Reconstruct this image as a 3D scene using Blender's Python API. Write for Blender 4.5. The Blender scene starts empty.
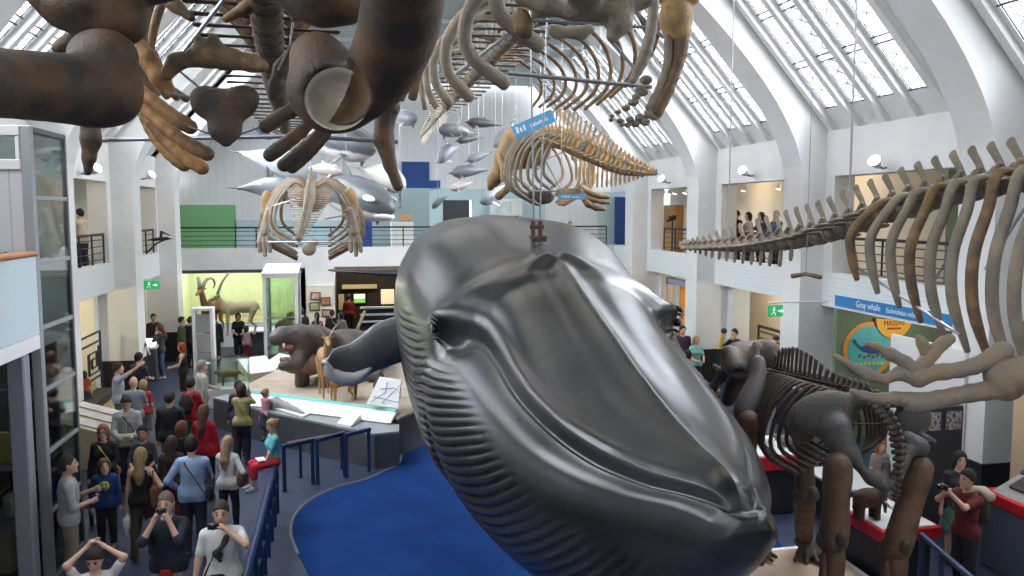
import bpy, math, random
import numpy as np
from mathutils import Matrix, Vector, Euler
S = bpy.context.scene
COL = S.collection
PI = math.pi
rng = random.Random(7)

# ---------------------------------------------------------------- camera, world, light, exposure
EYE = 5.2; CEI_Z = 10.65
cam_d = bpy.data.cameras.new('camera'); cam = bpy.data.objects.new('camera', cam_d); COL.objects.link(cam)
cam_d.sensor_width = 36.0; cam_d.lens = 826.0 / 1024.0 * 36.0
cam_d.clip_start = 0.05; cam_d.clip_end = 300
cam.location = (0, 0, EYE)
cam.rotation_euler = (math.radians(90 - 5.3), 0, math.radians(-11.1))
S.camera = cam
S.view_settings.view_transform = 'Standard'; S.view_settings.look = 'None'
S.view_settings.gamma = 1.0; S.view_settings.use_curve_mapping = False
S.view_settings.exposure = 0.18
try:
    S.cycles.use_denoising = True
    S.cycles.max_bounces = 8; S.cycles.diffuse_bounces = 4; S.cycles.glossy_bounces = 3
    S.cycles.transparent_max_bounces = 16; S.cycles.sample_clamp_indirect = 6.0
    S.cycles.caustics_reflective = False; S.cycles.caustics_refractive = False
except Exception: pass
W = bpy.data.worlds.new('sky'); S.world = W; W.use_nodes = True
bg = W.node_tree.nodes['Background']; bg.inputs[0].default_value = (0.86, 0.92, 1.0, 1); bg.inputs[1].default_value = 3.0

def area(name, loc, direction, sx, sy, power, color=(1, 1, 1)):
    d = bpy.data.lights.new(name, 'AREA'); d.shape = 'RECTANGLE'; d.size = sx; d.size_y = sy
    d.energy = power; d.color = color
    o = bpy.data.objects.new(name, d); COL.objects.link(o); o.location = loc
    o.rotation_euler = Vector(direction).to_track_quat('-Z', 'Y').to_euler()
    return o
def point(name, loc, power, color=(1, .85, .65), r=0.15):
    d = bpy.data.lights.new(name, 'POINT'); d.energy = power; d.color = color; d.shadow_soft_size = r
    o = bpy.data.objects.new(name, d); COL.objects.link(o); o.location = loc
    return o
def spot(name, loc, target, power, color=(1, .9, .75), ang=70, r=.06):
    d = bpy.data.lights.new(name, 'SPOT'); d.energy = power; d.color = color; d.spot_size = math.radians(ang); d.spot_blend = .5
    d.shadow_soft_size = r
    o = bpy.data.objects.new(name, d); COL.objects.link(o); o.location = loc
    o.rotation_euler = (Vector(target) - Vector(loc)).to_track_quat('-Z', 'Y').to_euler()
    return o
# daylight falling through the roof windows: one sky light outside the glass of every bay, on both slopes
SLOPE_R = Vector((-2.84, 0, 3.6)).normalized(); N_R = Vector((-3.6, 0, -2.84)).normalized()
for i in range(6):
    yr = 2.9 + 5.82 * i if i < 5 else 30.7; wd = 5.2 if i < 5 else 3.2
    area('daylight_right', Vector((9.35, yr, 9.05)) - N_R * 0.9, N_R, wd, 5.0, (900, 1800, 3300, 3300, 3300, 1900)[i], (0.95, 0.97, 1.0))
    area('daylight_left', Vector((-4.9, yr, 9.05)) - Vector((-N_R.x, 0, N_R.z)) * 0.9, (-N_R.x, 0, N_R.z), wd, 5.0, (900, 1800, 3300, 3300, 3300, 1900)[i], (0.95, 0.97, 1.0))
# fill lights without fixtures, added just under the frosted ceiling for downward light
for i in range(4): area('ceiling_fill', (2.25, 9.5 + 6 * i, CEI_Z - .12), (0, 0, -1), 7.5, 1.2, 130, (1.0, 0.97, 0.92))

# ---------------------------------------------------------------- materials (all procedural)
MATS = {}
def mat(name, col, rough=.6, col2=None, scale=3., detail=4., bump=0., bscale=None, metal=0., spec=.5, lo=.35, hi=.65, stretch=(1, 1, 1), emit=None, estr=0., coat=0., alpha=1.):
    if name in MATS: return MATS[name]
    m = bpy.data.materials.new(name); m.use_nodes = True; nt = m.node_tree; b = nt.nodes['Principled BSDF']
    b.inputs['Base Color'].default_value = (*col, 1); b.inputs['Roughness'].default_value = rough; b.inputs['Metallic'].default_value = metal
    b.inputs['Specular IOR Level'].default_value = spec
    if coat: b.inputs['Coat Weight'].default_value = coat; b.inputs['Coat Roughness'].default_value = .15
    if emit: b.inputs['Emission Color'].default_value = (*emit, 1); b.inputs['Emission Strength'].default_value = estr
    if alpha < 1: b.inputs['Alpha'].default_value = alpha
    if col2 or bump:
        tc = nt.nodes.new('ShaderNodeTexCoord'); mp = nt.nodes.new('ShaderNodeMapping'); mp.inputs['Scale'].default_value = stretch
        nt.links.new(tc.outputs['Object'], mp.inputs[0])
    if col2:
        n = nt.nodes.new('ShaderNodeTexNoise'); n.inputs['Scale'].default_value = scale; n.inputs['Detail'].default_value = detail
        nt.links.new(mp.outputs[0], n.inputs['Vector'])
        r = nt.nodes.new('ShaderNodeMapRange'); r.inputs[1].default_value = lo; r.inputs[2].default_value = hi
        nt.links.new(n.outputs[0], r.inputs[0])
        mx = nt.nodes.new('ShaderNodeMix'); mx.data_type = 'RGBA'; mx.inputs[6].default_value = (*col, 1); mx.inputs[7].default_value = (*col2, 1)
        nt.links.new(r.outputs[0], mx.inputs[0]); nt.links.new(mx.outputs[2], b.inputs['Base Color'])
    if bump:
        n2 = nt.nodes.new('ShaderNodeTexNoise'); n2.inputs['Scale'].default_value = bscale or scale * 3; n2.inputs['Detail'].default_value = 4
        nt.links.new(mp.outputs[0], n2.inputs['Vector'])
        bp = nt.nodes.new('ShaderNodeBump'); bp.inputs['Strength'].default_value = bump; bp.inputs['Distance'].default_value = .05
        nt.links.new(n2.outputs[0], bp.inputs['Height']); nt.links.new(bp.outputs[0], b.inputs['Normal'])
    MATS[name] = m; return m
def boards(name, col, groove, axis, pitch, rough=.6, width=.06):
    """boarded cladding: fine grooves every `pitch` metres along one axis"""
    if name in MATS: return MATS[name]
    m = bpy.data.materials.new(name); m.use_nodes = True; nt = m.node_tree; b = nt.nodes['Principled BSDF']
    b.inputs['Roughness'].default_value = rough
    tc = nt.nodes.new('ShaderNodeTexCoord'); sp = nt.nodes.new('ShaderNodeSeparateXYZ'); nt.links.new(tc.outputs['Object'], sp.inputs[0])
    d = nt.nodes.new('ShaderNodeMath'); d.operation = 'DIVIDE'; d.inputs[1].default_value = pitch; nt.links.new(sp.outputs[axis], d.inputs[0])
    f = nt.nodes.new('ShaderNodeMath'); f.operation = 'FRACT'; nt.links.new(d.outputs[0], f.inputs[0])
    l = nt.nodes.new('ShaderNodeMath'); l.operation = 'LESS_THAN'; l.inputs[1].default_value = width; nt.links.new(f.outputs[0], l.inputs[0])
    mx = nt.nodes.new('ShaderNodeMix'); mx.data_type = 'RGBA'; mx.inputs[6].default_value = (*col, 1); mx.inputs[7].default_value = (*groove, 1)
    nt.links.new(l.outputs[0], mx.inputs[0]); nt.links.new(mx.outputs[2], b.inputs['Base Color'])
    MATS[name] = m; return m
def glass(name, tint=(.95, 1, .98), gl=.12):
    if name in MATS: return MATS[name]
    m = bpy.data.materials.new(name); m.use_nodes = True; nt = m.node_tree
    for n in list(nt.nodes):
        if n.type != 'OUTPUT_MATERIAL': nt.nodes.remove(n)
    out = [n for n in nt.nodes if n.type == 'OUTPUT_MATERIAL'][0]
    t = nt.nodes.new('ShaderNodeBsdfTransparent'); t.inputs[0].default_value = (*tint, 1)
    g = nt.nodes.new('ShaderNodeBsdfGlossy'); g.inputs['Roughness'].default_value = .03
    fr = nt.nodes.new('ShaderNodeFresnel'); fr.inputs[0].default_value = 1.5
    ad = nt.nodes.new('ShaderNodeMath'); ad.operation = 'MULTIPLY_ADD'; ad.inputs[1].default_value = .7; ad.inputs[2].default_value = gl * .3
    nt.links.new(fr.outputs[0], ad.inputs[0])
    mx = nt.nodes.new('ShaderNodeMixShader'); nt.links.new(ad.outputs[0], mx.inputs[0]); nt.links.new(t.outputs[0], mx.inputs[1]); nt.links.new(g.outputs[0], mx.inputs[2])
    nt.links.new(mx.outputs[0], out.inputs[0]); MATS[name] = m; return m
def flat(name, col, rough=.6, **k): return mat(name, col, rough, **k)

WHITE = mat('white_paint', (.80, .80, .79), .7, (.74, .74, .73), 1.2)
CREAM = mat('cream_paint', (.80, .76, .66), .7)
BLACK = mat('black_paint', (.012, .012, .014), .5)
GREYM = mat('grey_metal', (.22, .23, .25), .4, metal=.3)
STEEL = mat('steel_rod', (.32, .33, .36), .35, metal=.6)
NAVY = mat('navy_rail_paint', (.012, .03, .10), .35)
WOOD = mat('oak_rail', (.45, .22, .09), .45, (.36, .16, .06), 6, stretch=(6, 1, 6))
GLASS = glass('clear_glass')

# where a sight line from the eye meets a plane of the hall (for measuring places off the photograph)
_p, _y = math.radians(5.3), math.radians(11.1)
_f = np.array([math.sin(_y) * math.cos(_p), math.cos(_y) * math.cos(_p), -math.sin(_p)]); _r = np.array([math.cos(_y), -math.sin(_y), 0]); _u = np.cross(_r, _f)
def _ray(x, y): return _f + _r * (x - 512) / 826. - _u * (y - 288) / 826.
def onX(x, y, X): d = _ray(x, y); return np.array([0, 0, EYE]) + d * X / d[0]
def dep(x, y, D): return np.array([0, 0, EYE]) + _ray(x, y) * D
def onY(x, y, Y): d = _ray(x, y); return np.array([0, 0, EYE]) + d * Y / d[1]
def onZ(x, y, Z): d = _ray(x, y); return np.array([0, 0, EYE]) + d * (Z - EYE) / d[2]

# ---------------------------------------------------------------- objects and tags
def tag(o, label=None, cat=None, group=None, kind=None):
    if label: o['label'] = label
    if cat: o['category'] = cat
    if group: o['group'] = group
    if kind: o['kind'] = kind
    return o
def thing(name, label, cat, loc=(0, 0, 0), rotz=0., group=None):
    o = bpy.data.objects.new(name, None); COL.objects.link(o); o.location = loc; o.rotation_euler = (0, 0, rotz); o.empty_display_size = .1
    return tag(o, label, cat, group)
def wmat(o):
    return Matrix.LocRotScale(o.location, o.rotation_euler, o.scale) if o.parent is None else wmat(o.parent) @ Matrix.LocRotScale(o.location, o.rotation_euler, o.scale)
def mesh_obj(name, V, Fc, m, parent=None, world=False, smooth=False, angle=None):
    me = bpy.data.meshes.new(name); V = np.asarray(V, float).reshape(-1, 3)
    if world and parent is not None:
        iv = np.array(wmat(parent).inverted()); V = V @ iv[:3, :3].T + iv[:3, 3]
    org = None
    if parent is None:
        org = np.array([(V[:, 0].min() + V[:, 0].max()) / 2, (V[:, 1].min() + V[:, 1].max()) / 2, V[:, 2].min()]); V = V - org
    me.from_pydata(V.tolist(), [], [tuple(int(i) for i in f) for f in Fc]); me.update()
    if m: me.materials.append(m)
    if smooth: me.polygons.foreach_set('use_smooth', [True] * len(me.polygons))
    if smooth and angle: me.set_sharp_from_angle(angle=math.radians(angle))
    o = bpy.data.objects.new(name, me); COL.objects.link(o)
    if parent: o.parent = parent
    else: o.location = org
    return o
def frame(t, ref=(0, 0, 1)):
    t = np.asarray(t, float); t = t / (np.linalg.norm(t) + 1e-12); ref = np.asarray(ref, float)
    if abs(t @ ref) > .97: ref = np.array([0, 1., 0]) if abs(t[1]) < .9 else np.array([1., 0, 0])
    s = np.cross(t, ref); s /= np.linalg.norm(s); return t, s, np.cross(s, t)
def catmull(P, n):
    P = np.asarray(P, float); k = len(P); Q = np.vstack([2 * P[0] - P[1], P, 2 * P[-1] - P[-2]]); u = np.linspace(0, k - 1 - 1e-9, n); i = u.astype(int); f = (u - i)[:, None]
    a, b, c, d = Q[i], Q[i + 1], Q[i + 2], Q[i + 3]
    return .5 * (2 * b + (c - a) * f + (2 * a - 5 * b + 4 * c - d) * f * f + (3 * b - a - 3 * c + d) * f ** 3)
class B:
    """collects solids; obj() links them as ONE mesh"""
    def __init__(s): s.V = []; s.F = []; s.n = 0
    def add(s, V, Fc):
        V = np.asarray(V, float); s.V.append(V); s.F += [tuple(i + s.n for i in f) for f in Fc]; s.n += len(V); return s
    def box(s, lo, hi, R=None, c=None):
        lo = np.minimum(lo, hi).astype(float) if False else np.asarray(lo, float); hi = np.asarray(hi, float)
        V = np.array([[x, y, z] for x in (lo[0], hi[0]) for y in (lo[1], hi[1]) for z in (lo[2], hi[2])])
        if R is not None:
            c = V.mean(0) if c is None else np.asarray(c, float); V = (V - c) @ np.array(R).T + c
        return s.add(V, [(0, 1, 3, 2), (4, 6, 7, 5), (0, 4, 5, 1), (2, 3, 7, 6), (0, 2, 6, 4), (1, 5, 7, 3)])
    def bbox(s, lo, hi, b=.01):
        """box with chamfered edges"""
        lo = np.asarray(lo, float); hi = np.asarray(hi, float); c = (lo + hi) / 2; h = (hi - lo) / 2; b = min(b, *(h * .9)); V = []
        for sx in (-1, 1):
            for sy in (-1, 1):
                for sz in (-1, 1):
                    for a in range(3):
                        e = h - b; e[a] = h[a]; V.append(c + e * np.array([sx, sy, sz]))
        def vi(sx, sy, sz, a): return (((sx > 0) * 4) + ((sy > 0) * 2) + (sz > 0)) * 3 + a
        Fc = []
        for a in range(3):
            u, v = [(1, 2), (2, 0), (0, 1)][a]
            for sg in (-1, 1):
                q = []
                for su, sv in ((-1, -1), (1, -1), (1, 1), (-1, 1)):
                    k = [0, 0, 0]; k[a] = sg; k[u] = su; k[v] = sv; q.append(vi(*k, a))
                Fc.append(q if sg > 0 else q[::-1])
        for a in range(3):
            u, v = [(1, 2), (2, 0), (0, 1)][a]
            for su in (-1, 1):
                for sv in (-1, 1):
                    k0 = [0, 0, 0]; k1 = [0, 0, 0]; k0[a] = -1; k1[a] = 1
                    for k in (k0, k1): k[u] = su; k[v] = sv
                    q = [vi(*k0, u), vi(*k1, u), vi(*k1, v), vi(*k0, v)]; Fc.append(q if su * sv < 0 else q[::-1])
        for sx in (-1, 1):
            for sy in (-1, 1):
                for sz in (-1, 1):
                    q = [vi(sx, sy, sz, 0), vi(sx, sy, sz, 1), vi(sx, sy, sz, 2)]; Fc.append(q if sx * sy * sz > 0 else q[::-1])
        return s.add(np.array(V), Fc)
    def tube(s, P, r, n=8, flat=1., ref=(0, 0, 1), cap=True, smooth=0, round_=False):
        """sweep; r scalar or per point; flat = second radius factor"""
        P = np.asarray(P, float); r = np.broadcast_to(np.asarray(r, float), (len(P),)).copy() if np.ndim(r) < 2 else np.asarray(r, float)
        if smooth: 
            k = len(P); P2 = catmull(P, smooth); r = np.interp(np.linspace(0, k - 1, smooth), range(k), r); P = P2
        if round_:
            t0 = (P[0] - P[1]) / np.linalg.norm(P[0] - P[1]); t1 = (P[-1] - P[-2]) / np.linalg.norm(P[-1] - P[-2])
            P = np.vstack([P[0] + t0 * r[0] * .55, P[0] + t0 * r[0] * .4, P, P[-1] + t1 * r[-1] * .4, P[-1] + t1 * r[-1] * .55]); r = np.r_[r[0] * .35, r[0] * .75, r, r[-1] * .75, r[-1] * .35]
        V = []; T = np.gradient(P, axis=0); flat = np.broadcast_to(flat, (len(P),)); sprev = None
        for i, p in enumerate(P):
            t, sd, u = frame(T[i], ref)
            if sprev is not None and sd @ sprev < 0: sd, u = -sd, -u
            sprev = sd
            for a in np.arange(n) * 2 * PI / n: V.append(p + r[i] * (math.cos(a) * sd + flat[i] * math.sin(a) * u))
        m = len(P); Fc = [(i * n + j, i * n + (j + 1) % n, (i + 1) * n + (j + 1) % n, (i + 1) * n + j) for i in range(m - 1) for j in range(n)]
        if cap: Fc += [tuple(range(n))[::-1], tuple(range((m - 1) * n, m * n))]
        return s.add(V, Fc)
    def cyl(s, a, b, r, n=10, r2=None): return s.tube([a, b], [r, r if r2 is None else r2], n)
    def ell(s, c, rad, R=None, nu=14, nv=9):
        V = []; Fc = []; c = np.asarray(c, float); R = np.eye(3) if R is None else np.array(R)
        for j in range(1, nv):
            th = PI * j / nv
            for i in range(nu):
                ph = 2 * PI * i / nu; V.append([math.sin(th) * math.cos(ph), math.sin(th) * math.sin(ph), math.cos(th)])
        V += [[0, 0, 1], [0, 0, -1]]; V = (np.array(V) * np.asarray(rad)) @ R.T + c; a = (nv - 1) * nu
        for j in range(nv - 2):
            for i in range(nu): Fc.append((j * nu + i, (j + 1) * nu + i, (j + 1) * nu + (i + 1) % nu, j * nu + (i + 1) % nu))
        for i in range(nu): Fc.append((a, i, (i + 1) % nu)); Fc.append((a + 1, (nv - 2) * nu + (i + 1) % nu, (nv - 2) * nu + i))
        return s.add(V, Fc)
    def prism(s, poly, a, b):
        """polygon of 3-D points `poly` extruded by vector from offset a to offset b"""
        P = np.asarray(poly, float); n = len(P); V = np.vstack([P + np.asarray(a, float), P + np.asarray(b, float)])
        return s.add(V, [tuple(range(n))[::-1], tuple(range(n, 2 * n))] + [(i, (i + 1) % n, n + (i + 1) % n, n + i) for i in range(n)])
    def loft(s, rings, cap=True, closed=True):
        n = len(rings[0]); V = np.vstack(rings); m = len(rings); k = n if closed else n - 1
        Fc = [(i * n + j, i * n + (j + 1) % n, (i + 1) * n + (j + 1) % n, (i + 1) * n + j) for i in range(m - 1) for j in range(k)]
        if cap: Fc += [tuple(range(n))[::-1], tuple(range((m - 1) * n, m * n))]
        return s.add(V, Fc)
    def obj(s, name, m, parent=None, world=False, smooth=False, angle=None):
        return mesh_obj(name, np.vstack(s.V), s.F, m, parent, world, smooth, angle)
def struct(name, b, m, smooth=False, angle=None, parent=None):
    o = b.obj(name, m, parent, world=bool(parent), smooth=smooth, angle=angle)
    if parent is None: o['kind'] = 'structure'
    return o
_IDX = {}
class SDF:
    """smooth union of round cones and ellipsoids, meshed as one continuous surface (surface nets)"""
    def __init__(s, k=.03): s.p = []; s.k = k; s.cuts = []; s.subs = []
    def rc(s, a, b, r1, r2=None, k=None): s.p.append(('c', np.asarray(a, float), np.asarray(b, float), r1, r1 if r2 is None else r2, s.k if k is None else k)); return s
    def chain(s, P, R, k=None):
        for i in range(len(P) - 1): s.rc(P[i], P[i + 1], R[i], R[i + 1], k)
        return s
    def ell(s, c, r, R=None, k=None): s.p.append(('e', np.asarray(c, float), np.asarray(r, float), None if R is None else np.array(R), 0, s.k if k is None else k)); return s
    def cut(s, point, normal): s.cuts.append((np.asarray(point, float), np.asarray(normal, float) / np.linalg.norm(normal))); return s   # removes the side the normal points to
    def sub(s, c, r, R=None): s.subs.append((np.asarray(c, float), np.asarray(r, float), None if R is None else np.array(R))); return s
    def mesh(s, h):
        lo = np.full(3, 1e9); hi = -lo
        for q in s.p:
            if q[0] == 'c':
                for p, r in ((q[1], q[3]), (q[2], q[4])): lo = np.minimum(lo, p - r); hi = np.maximum(hi, p + r)
            else: lo = np.minimum(lo, q[1] - q[2].max()); hi = np.maximum(hi, q[1] + q[2].max())
        lo = lo - 2.5 * h; n = np.ceil((hi - lo) / h).astype(int) + 4
        D = np.full(n, 1.0, np.float32); ax = [lo[i] + h * np.arange(n[i]) for i in range(3)]
        for q in s.p:
            k = q[5]
            if q[0] == 'c': a, b, r1, r2 = q[1:5]; m = max(r1, r2) + k + 2 * h; l = np.minimum(a, b) - m; u = np.maximum(a, b) + m
            else: m = q[2].max() + k + 2 * h; l = q[1] - m; u = q[1] + m
            i0 = np.clip(((l - lo) / h).astype(int), 0, n); i1 = np.clip(((u - lo) / h).astype(int) + 2, 0, n); sl = tuple(slice(a_, b_) for a_, b_ in zip(i0, i1))
            X, Y, Z = np.meshgrid(*[ax[i][sl[i]] for i in range(3)], indexing='ij', sparse=True)
            if q[0] == 'c':
                d = b - a; L = d @ d + 1e-12; t = np.clip(((X - a[0]) * d[0] + (Y - a[1]) * d[1] + (Z - a[2]) * d[2]) / L, 0, 1)
                dist = np.sqrt((X - a[0] - t * d[0]) ** 2 + (Y - a[1] - t * d[1]) ** 2 + (Z - a[2] - t * d[2]) ** 2) - (r1 + t * (r2 - r1))
            else: dist = s._e(X, Y, Z, q[1], q[2], q[3])
            A = D[sl]; hh = np.maximum(k - np.abs(A - dist), 0) / max(k, 1e-9); D[sl] = np.minimum(A, dist) - hh * hh * k * .25
        X, Y, Z = np.meshgrid(*ax, indexing='ij', sparse=True)
        for c, nn in s.cuts: D = np.maximum(D, ((X - c[0]) * nn[0] + (Y - c[1]) * nn[1] + (Z - c[2]) * nn[2]).astype(np.float32))
        for c, r, R in s.subs: D = np.maximum(D, -s._e(X, Y, Z, c, r, R))
        return surfnet(D, lo, h)
    @staticmethod
    def _e(X, Y, Z, c, r, R):
        x, y, z = X - c[0], Y - c[1], Z - c[2]
        if R is not None: x, y, z = (R[0, 0] * x + R[1, 0] * y + R[2, 0] * z), (R[0, 1] * x + R[1, 1] * y + R[2, 1] * z), (R[0, 2] * x + R[1, 2] * y + R[2, 2] * z)
        k0 = np.sqrt((x / r[0]) ** 2 + (y / r[1]) ** 2 + (z / r[2]) ** 2); k1 = np.sqrt((x / r[0] ** 2) ** 2 + (y / r[1] ** 2) ** 2 + (z / r[2] ** 2) ** 2) + 1e-9
        return np.where(k0 < 1e-3, -r.min(), k0 * (k0 - 1) / k1)
    def obj(s, name, m, parent=None, h=.02, world=False):
        V, Fc = s.mesh(h); return mesh_obj(name, V, Fc, m, parent, world, smooth=True)
def surfnet(D, lo, h):
    n = D.shape; ins = D < 0; c = [(0, 0, 0), (1, 0, 0), (0, 1, 0), (1, 1, 0), (0, 0, 1), (1, 0, 1), (0, 1, 1), (1, 1, 1)]
    sl = lambda o: tuple(slice(o[i], n[i] - 1 + o[i]) for i in range(3))
    cnt = sum(ins[sl(o)].astype(np.int8) for o in c); act = (cnt > 0) & (cnt < 8); idx = np.argwhere(act)
    ids = np.full(act.shape, -1, int); ids[act] = np.arange(len(idx)); acc = np.zeros((len(idx), 3)); w = np.zeros(len(idx))
    for a in range(8):
        for b in range(a + 1, 8):
            if bin(a ^ b).count('1') != 1: continue
            oa, ob = np.array(c[a]), np.array(c[b]); da = D[tuple((idx + oa).T)]; db = D[tuple((idx + ob).T)]; x = (da < 0) != (db < 0)
            t = np.where(x, da / np.where(da == db, 1, da - db), 0); acc += x[:, None] * (oa + t[:, None] * (ob - oa)); w += x
    V = lo + h * (idx + acc / w[:, None]); Fc = []
    for ax in range(3):
        u, v = (ax + 1) % 3, (ax + 2) % 3; s0 = [slice(None)] * 3; s1 = [slice(None)] * 3; s0[ax] = slice(0, n[ax] - 1); s1[ax] = slice(1, n[ax])
        A, Bq = ins[tuple(s0)], ins[tuple(s1)]; e = np.argwhere(A != Bq); e = e[(e[:, u] > 0) & (e[:, v] > 0) & (e[:, u] < n[u] - 1) & (e[:, v] < n[v] - 1)]
        if not len(e): continue
        du = np.zeros(3, int); du[u] = 1; dv = np.zeros(3, int); dv[v] = 1
        q = np.stack([ids[tuple((e - du - dv).T)], ids[tuple((e - dv).T)], ids[tuple(e.T)], ids[tuple((e - du).T)]], 1); f = A[tuple(e.T)]; q[~f] = q[~f][:, ::-1]; Fc.append(q)
    return V, np.vstack(Fc)
def link_copy(o, parent=None):
    c = o.copy(); COL.objects.link(c); c.parent = parent; return c
def rotz(a): return np.array([[math.cos(a), -math.sin(a), 0], [math.sin(a), math.cos(a), 0], [0, 0, 1]])
def rot(axis, a):
    return np.array(Matrix.Rotation(a, 3, Vector(axis)))
def text(name, body, size, m, parent, loc, rotm, align='LEFT', depth=.004, sx=1.):
    """flat lettering as a real mesh, standing on a surface"""
    cu = bpy.data.curves.new(name, 'FONT'); cu.body = body; cu.size = size; cu.align_x = align; cu.extrude = depth; cu.resolution_u = 3
    t = bpy.data.objects.new(name, cu); COL.objects.link(t); bpy.context.view_layer.update()
    me = bpy.data.meshes.new_from_object(t.evaluated_get(bpy.context.evaluated_depsgraph_get())); bpy.data.objects.remove(t)
    V = np.array([v.co[:] for v in me.vertices]) * np.array([sx, 1, 1]); Fc = [tuple(p.vertices) for p in me.polygons]; bpy.data.meshes.remove(me)
    V = V @ np.array(rotm).T + np.asarray(loc, float)
    return mesh_obj(name, V, Fc, m, parent, world=True)
R_RIGHT = np.array([[0, 0, -1], [-1, 0, 0], [0, 1, 0]], float)   # lettering that faces -X (read from the hall, on the right wall)
R_BACK = np.array([[1, 0, 0], [0, 0, -1], [0, 1, 0]], float)     # lettering that faces -Y
# ---------------------------------------------------------------- the hall: floor, walls, columns, arches, roof
XR, XL, YR = 10.81, -6.45, 33.0                 # inner faces of the side walls and the rear wall
GF, PAR, SLB, OPT, LEDGE, CEI = 3.5, 3.8, 3.01, 6.0, 7.03, 10.65
KR = [0.0, 5.82, 11.64, 17.46, 23.28, 29.1]      # near faces of the right columns
KL = [1.32, 7.14, 12.96, 18.78, 24.6, 30.2]
FLOOR = mat('blue_grey_vinyl', (.042, .054, .100), .40, (.032, .042, .082), 1.5, spec=.4)
struct('floor', B().box((-12, -3, -.2), (17, 40, 0)), FLOOR)
CARPET = mat('royal_blue_carpet', (.010, .044, .175), .95, (.007, .032, .135), 1.2, bump=.3, bscale=60, spec=.1)
SOFF = mat('arch_soffit_paint', (.56, .56, .56), .75)
FASC = boards('boarded_fascia', (.76, .80, .80), (.60, .65, .66), 2, .105, width=.09)
VBOARD = boards('boarded_white_wall', (.80, .81, .81), (.66, .67, .68), 0, .33, width=.05)
WARM = mat('warm_cream_wall', (.80, .66, .34), .7)
GREENW = mat('sage_green_wall', (.16, .23, .15), .7)
TAN = mat('tan_wall', (.62, .46, .30), .7)
def side_wall(sx, x0, K, name):
    w = B(); f = B(); bb = B(); X = lambda d: x0 + sx * d     # d runs outward from the hall face
    for i, k in enumerate(K):
        e = min(k + 5.82, YR + .6)
        # wall beside the columns, upper wall over the opening
        for a, b_ in ((k + .84, k + 1.2), (min(k + 5.46, e), e)):
            if b_ > a:
                w.box((min(X(0), X(.5)), a, PAR), (max(X(0), X(.5)), b_, OPT)); w.box((min(X(.45), X(1.0)), a, 0), (max(X(.45), X(1.0)), b_, SLB))
        w.box((min(X(0), X(.5)), k, OPT), (max(X(0), X(.5)), e, LEDGE))
        # parapet and floor slab
        f.box((min(X(0), X(.25)), k + .84, SLB), (max(X(0), X(.25)), e, PAR))
    o = struct(name, w, WHITE)
    o2 = f.obj('fascia', FASC, o, world=True)
    return o
wall_r = side_wall(1, XR, KR, 'wall_right'); wall_l = side_wall(-1, XL, KL, 'wall_left')
# rooms behind the openings: back walls, slabs, ceilings
def bay_room(sx, x0, ya, yb, up, lo, depth=3.2):
    X = lambda d: x0 + sx * d
    B_ = lambda a, b: (min(a, b), max(a, b))
    x1, x2 = B_(X(depth), X(depth + .2))
    struct('wall_gallery', B().box((x1, ya, GF), (x2, yb, 6.6)), up)
    struct('wall_ground', B().box((x1, ya, 0), (x2, yb, SLB)), lo)
for i, k in enumerate(KR):
    bay_room(1, XR, k, k + 5.82, [CREAM, CREAM, GREENW, CREAM, CREAM, CREAM][i], [CREAM, CREAM, CREAM, CREAM, CREAM, CREAM][i])
for i, k in enumerate(KL):
    bay_room(-1, XL, k, k + 5.82, CREAM, WARM)
for sx, x0, nm in ((1, XR, 'right'), (-1, XL, 'left')):
    x1, x2 = sorted((x0 + sx * .2, x0 + sx * 3.4))
    struct('floor_gallery', B().box((x1, -2, SLB), (x2, 36, GF)), mat('gallery_floor', (.25, .24, .23), .6))
    struct('ceiling_gallery', B().box((min(x0 + sx * .5, x2 if sx > 0 else x1), -2, 6.4), (max(x0 + sx * .5, x2 if sx > 0 else x1), 36, 6.6)), CREAM)
# columns that grow into the curved arches
def arch(sx, x0, k, name):
    X = lambda v: x0 + sx * v
    prof = [(-.57, 0), (-.57, 5.9), (-.60, 6.15), (-.66, 6.42), (-.76, 6.72), (-.98, 7.18), (-1.28, 7.66), (-1.62, 8.12), (-2.0, 8.56), (-2.42, 9.02), (-2.85, 9.45), (-3.4, 9.95), (-3.95, 10.35), (-4.3, CEI + .1)]
    back = [(.55, 0), (.55, 6.6), (.45, LEDGE + .1)] + [(.3 - (z - 7.2) * .79, z) for z in (7.4, 8.0, 8.6, 9.2, 9.8, 10.3)] + [(-2.9, CEI + .5)]
    m = B()
    # side faces as quads between soffit and back line
    pr = np.array(prof); bk = np.array(back); N = 40
    def res(p):
        s_ = np.r_[0, np.cumsum(np.hypot(*np.diff(p, axis=0).T))]; t = np.linspace(0, s_[-1], N); return np.c_[np.interp(t, s_, p[:, 0]), np.interp(t, s_, p[:, 1])]
    a, b_ = res(pr), res(bk); rings = []
    for (ax_, az), (bx, bz) in zip(a, b_): rings.append(np.array([[X(ax_), k, az], [X(ax_), k + .84, az], [X(bx), k + .84, bz], [X(bx), k, bz]]))
    m.loft(rings); o = struct(name, m, WHITE)
    base = B().box((X(-.60) if sx > 0 else X(.5), k - .03, 0), (X(.5) if sx > 0 else X(-.60), k + .87, 1.02)); bo = base.obj('plinth', BLACK, o, world=True)
    return o
t_i = 1
for k in KR: arch(1, XR, k, 'trim_%d' % t_i); t_i += 1
for k in KL: arch(-1, XL, k, 'trim_%d' % t_i); t_i += 1
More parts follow.
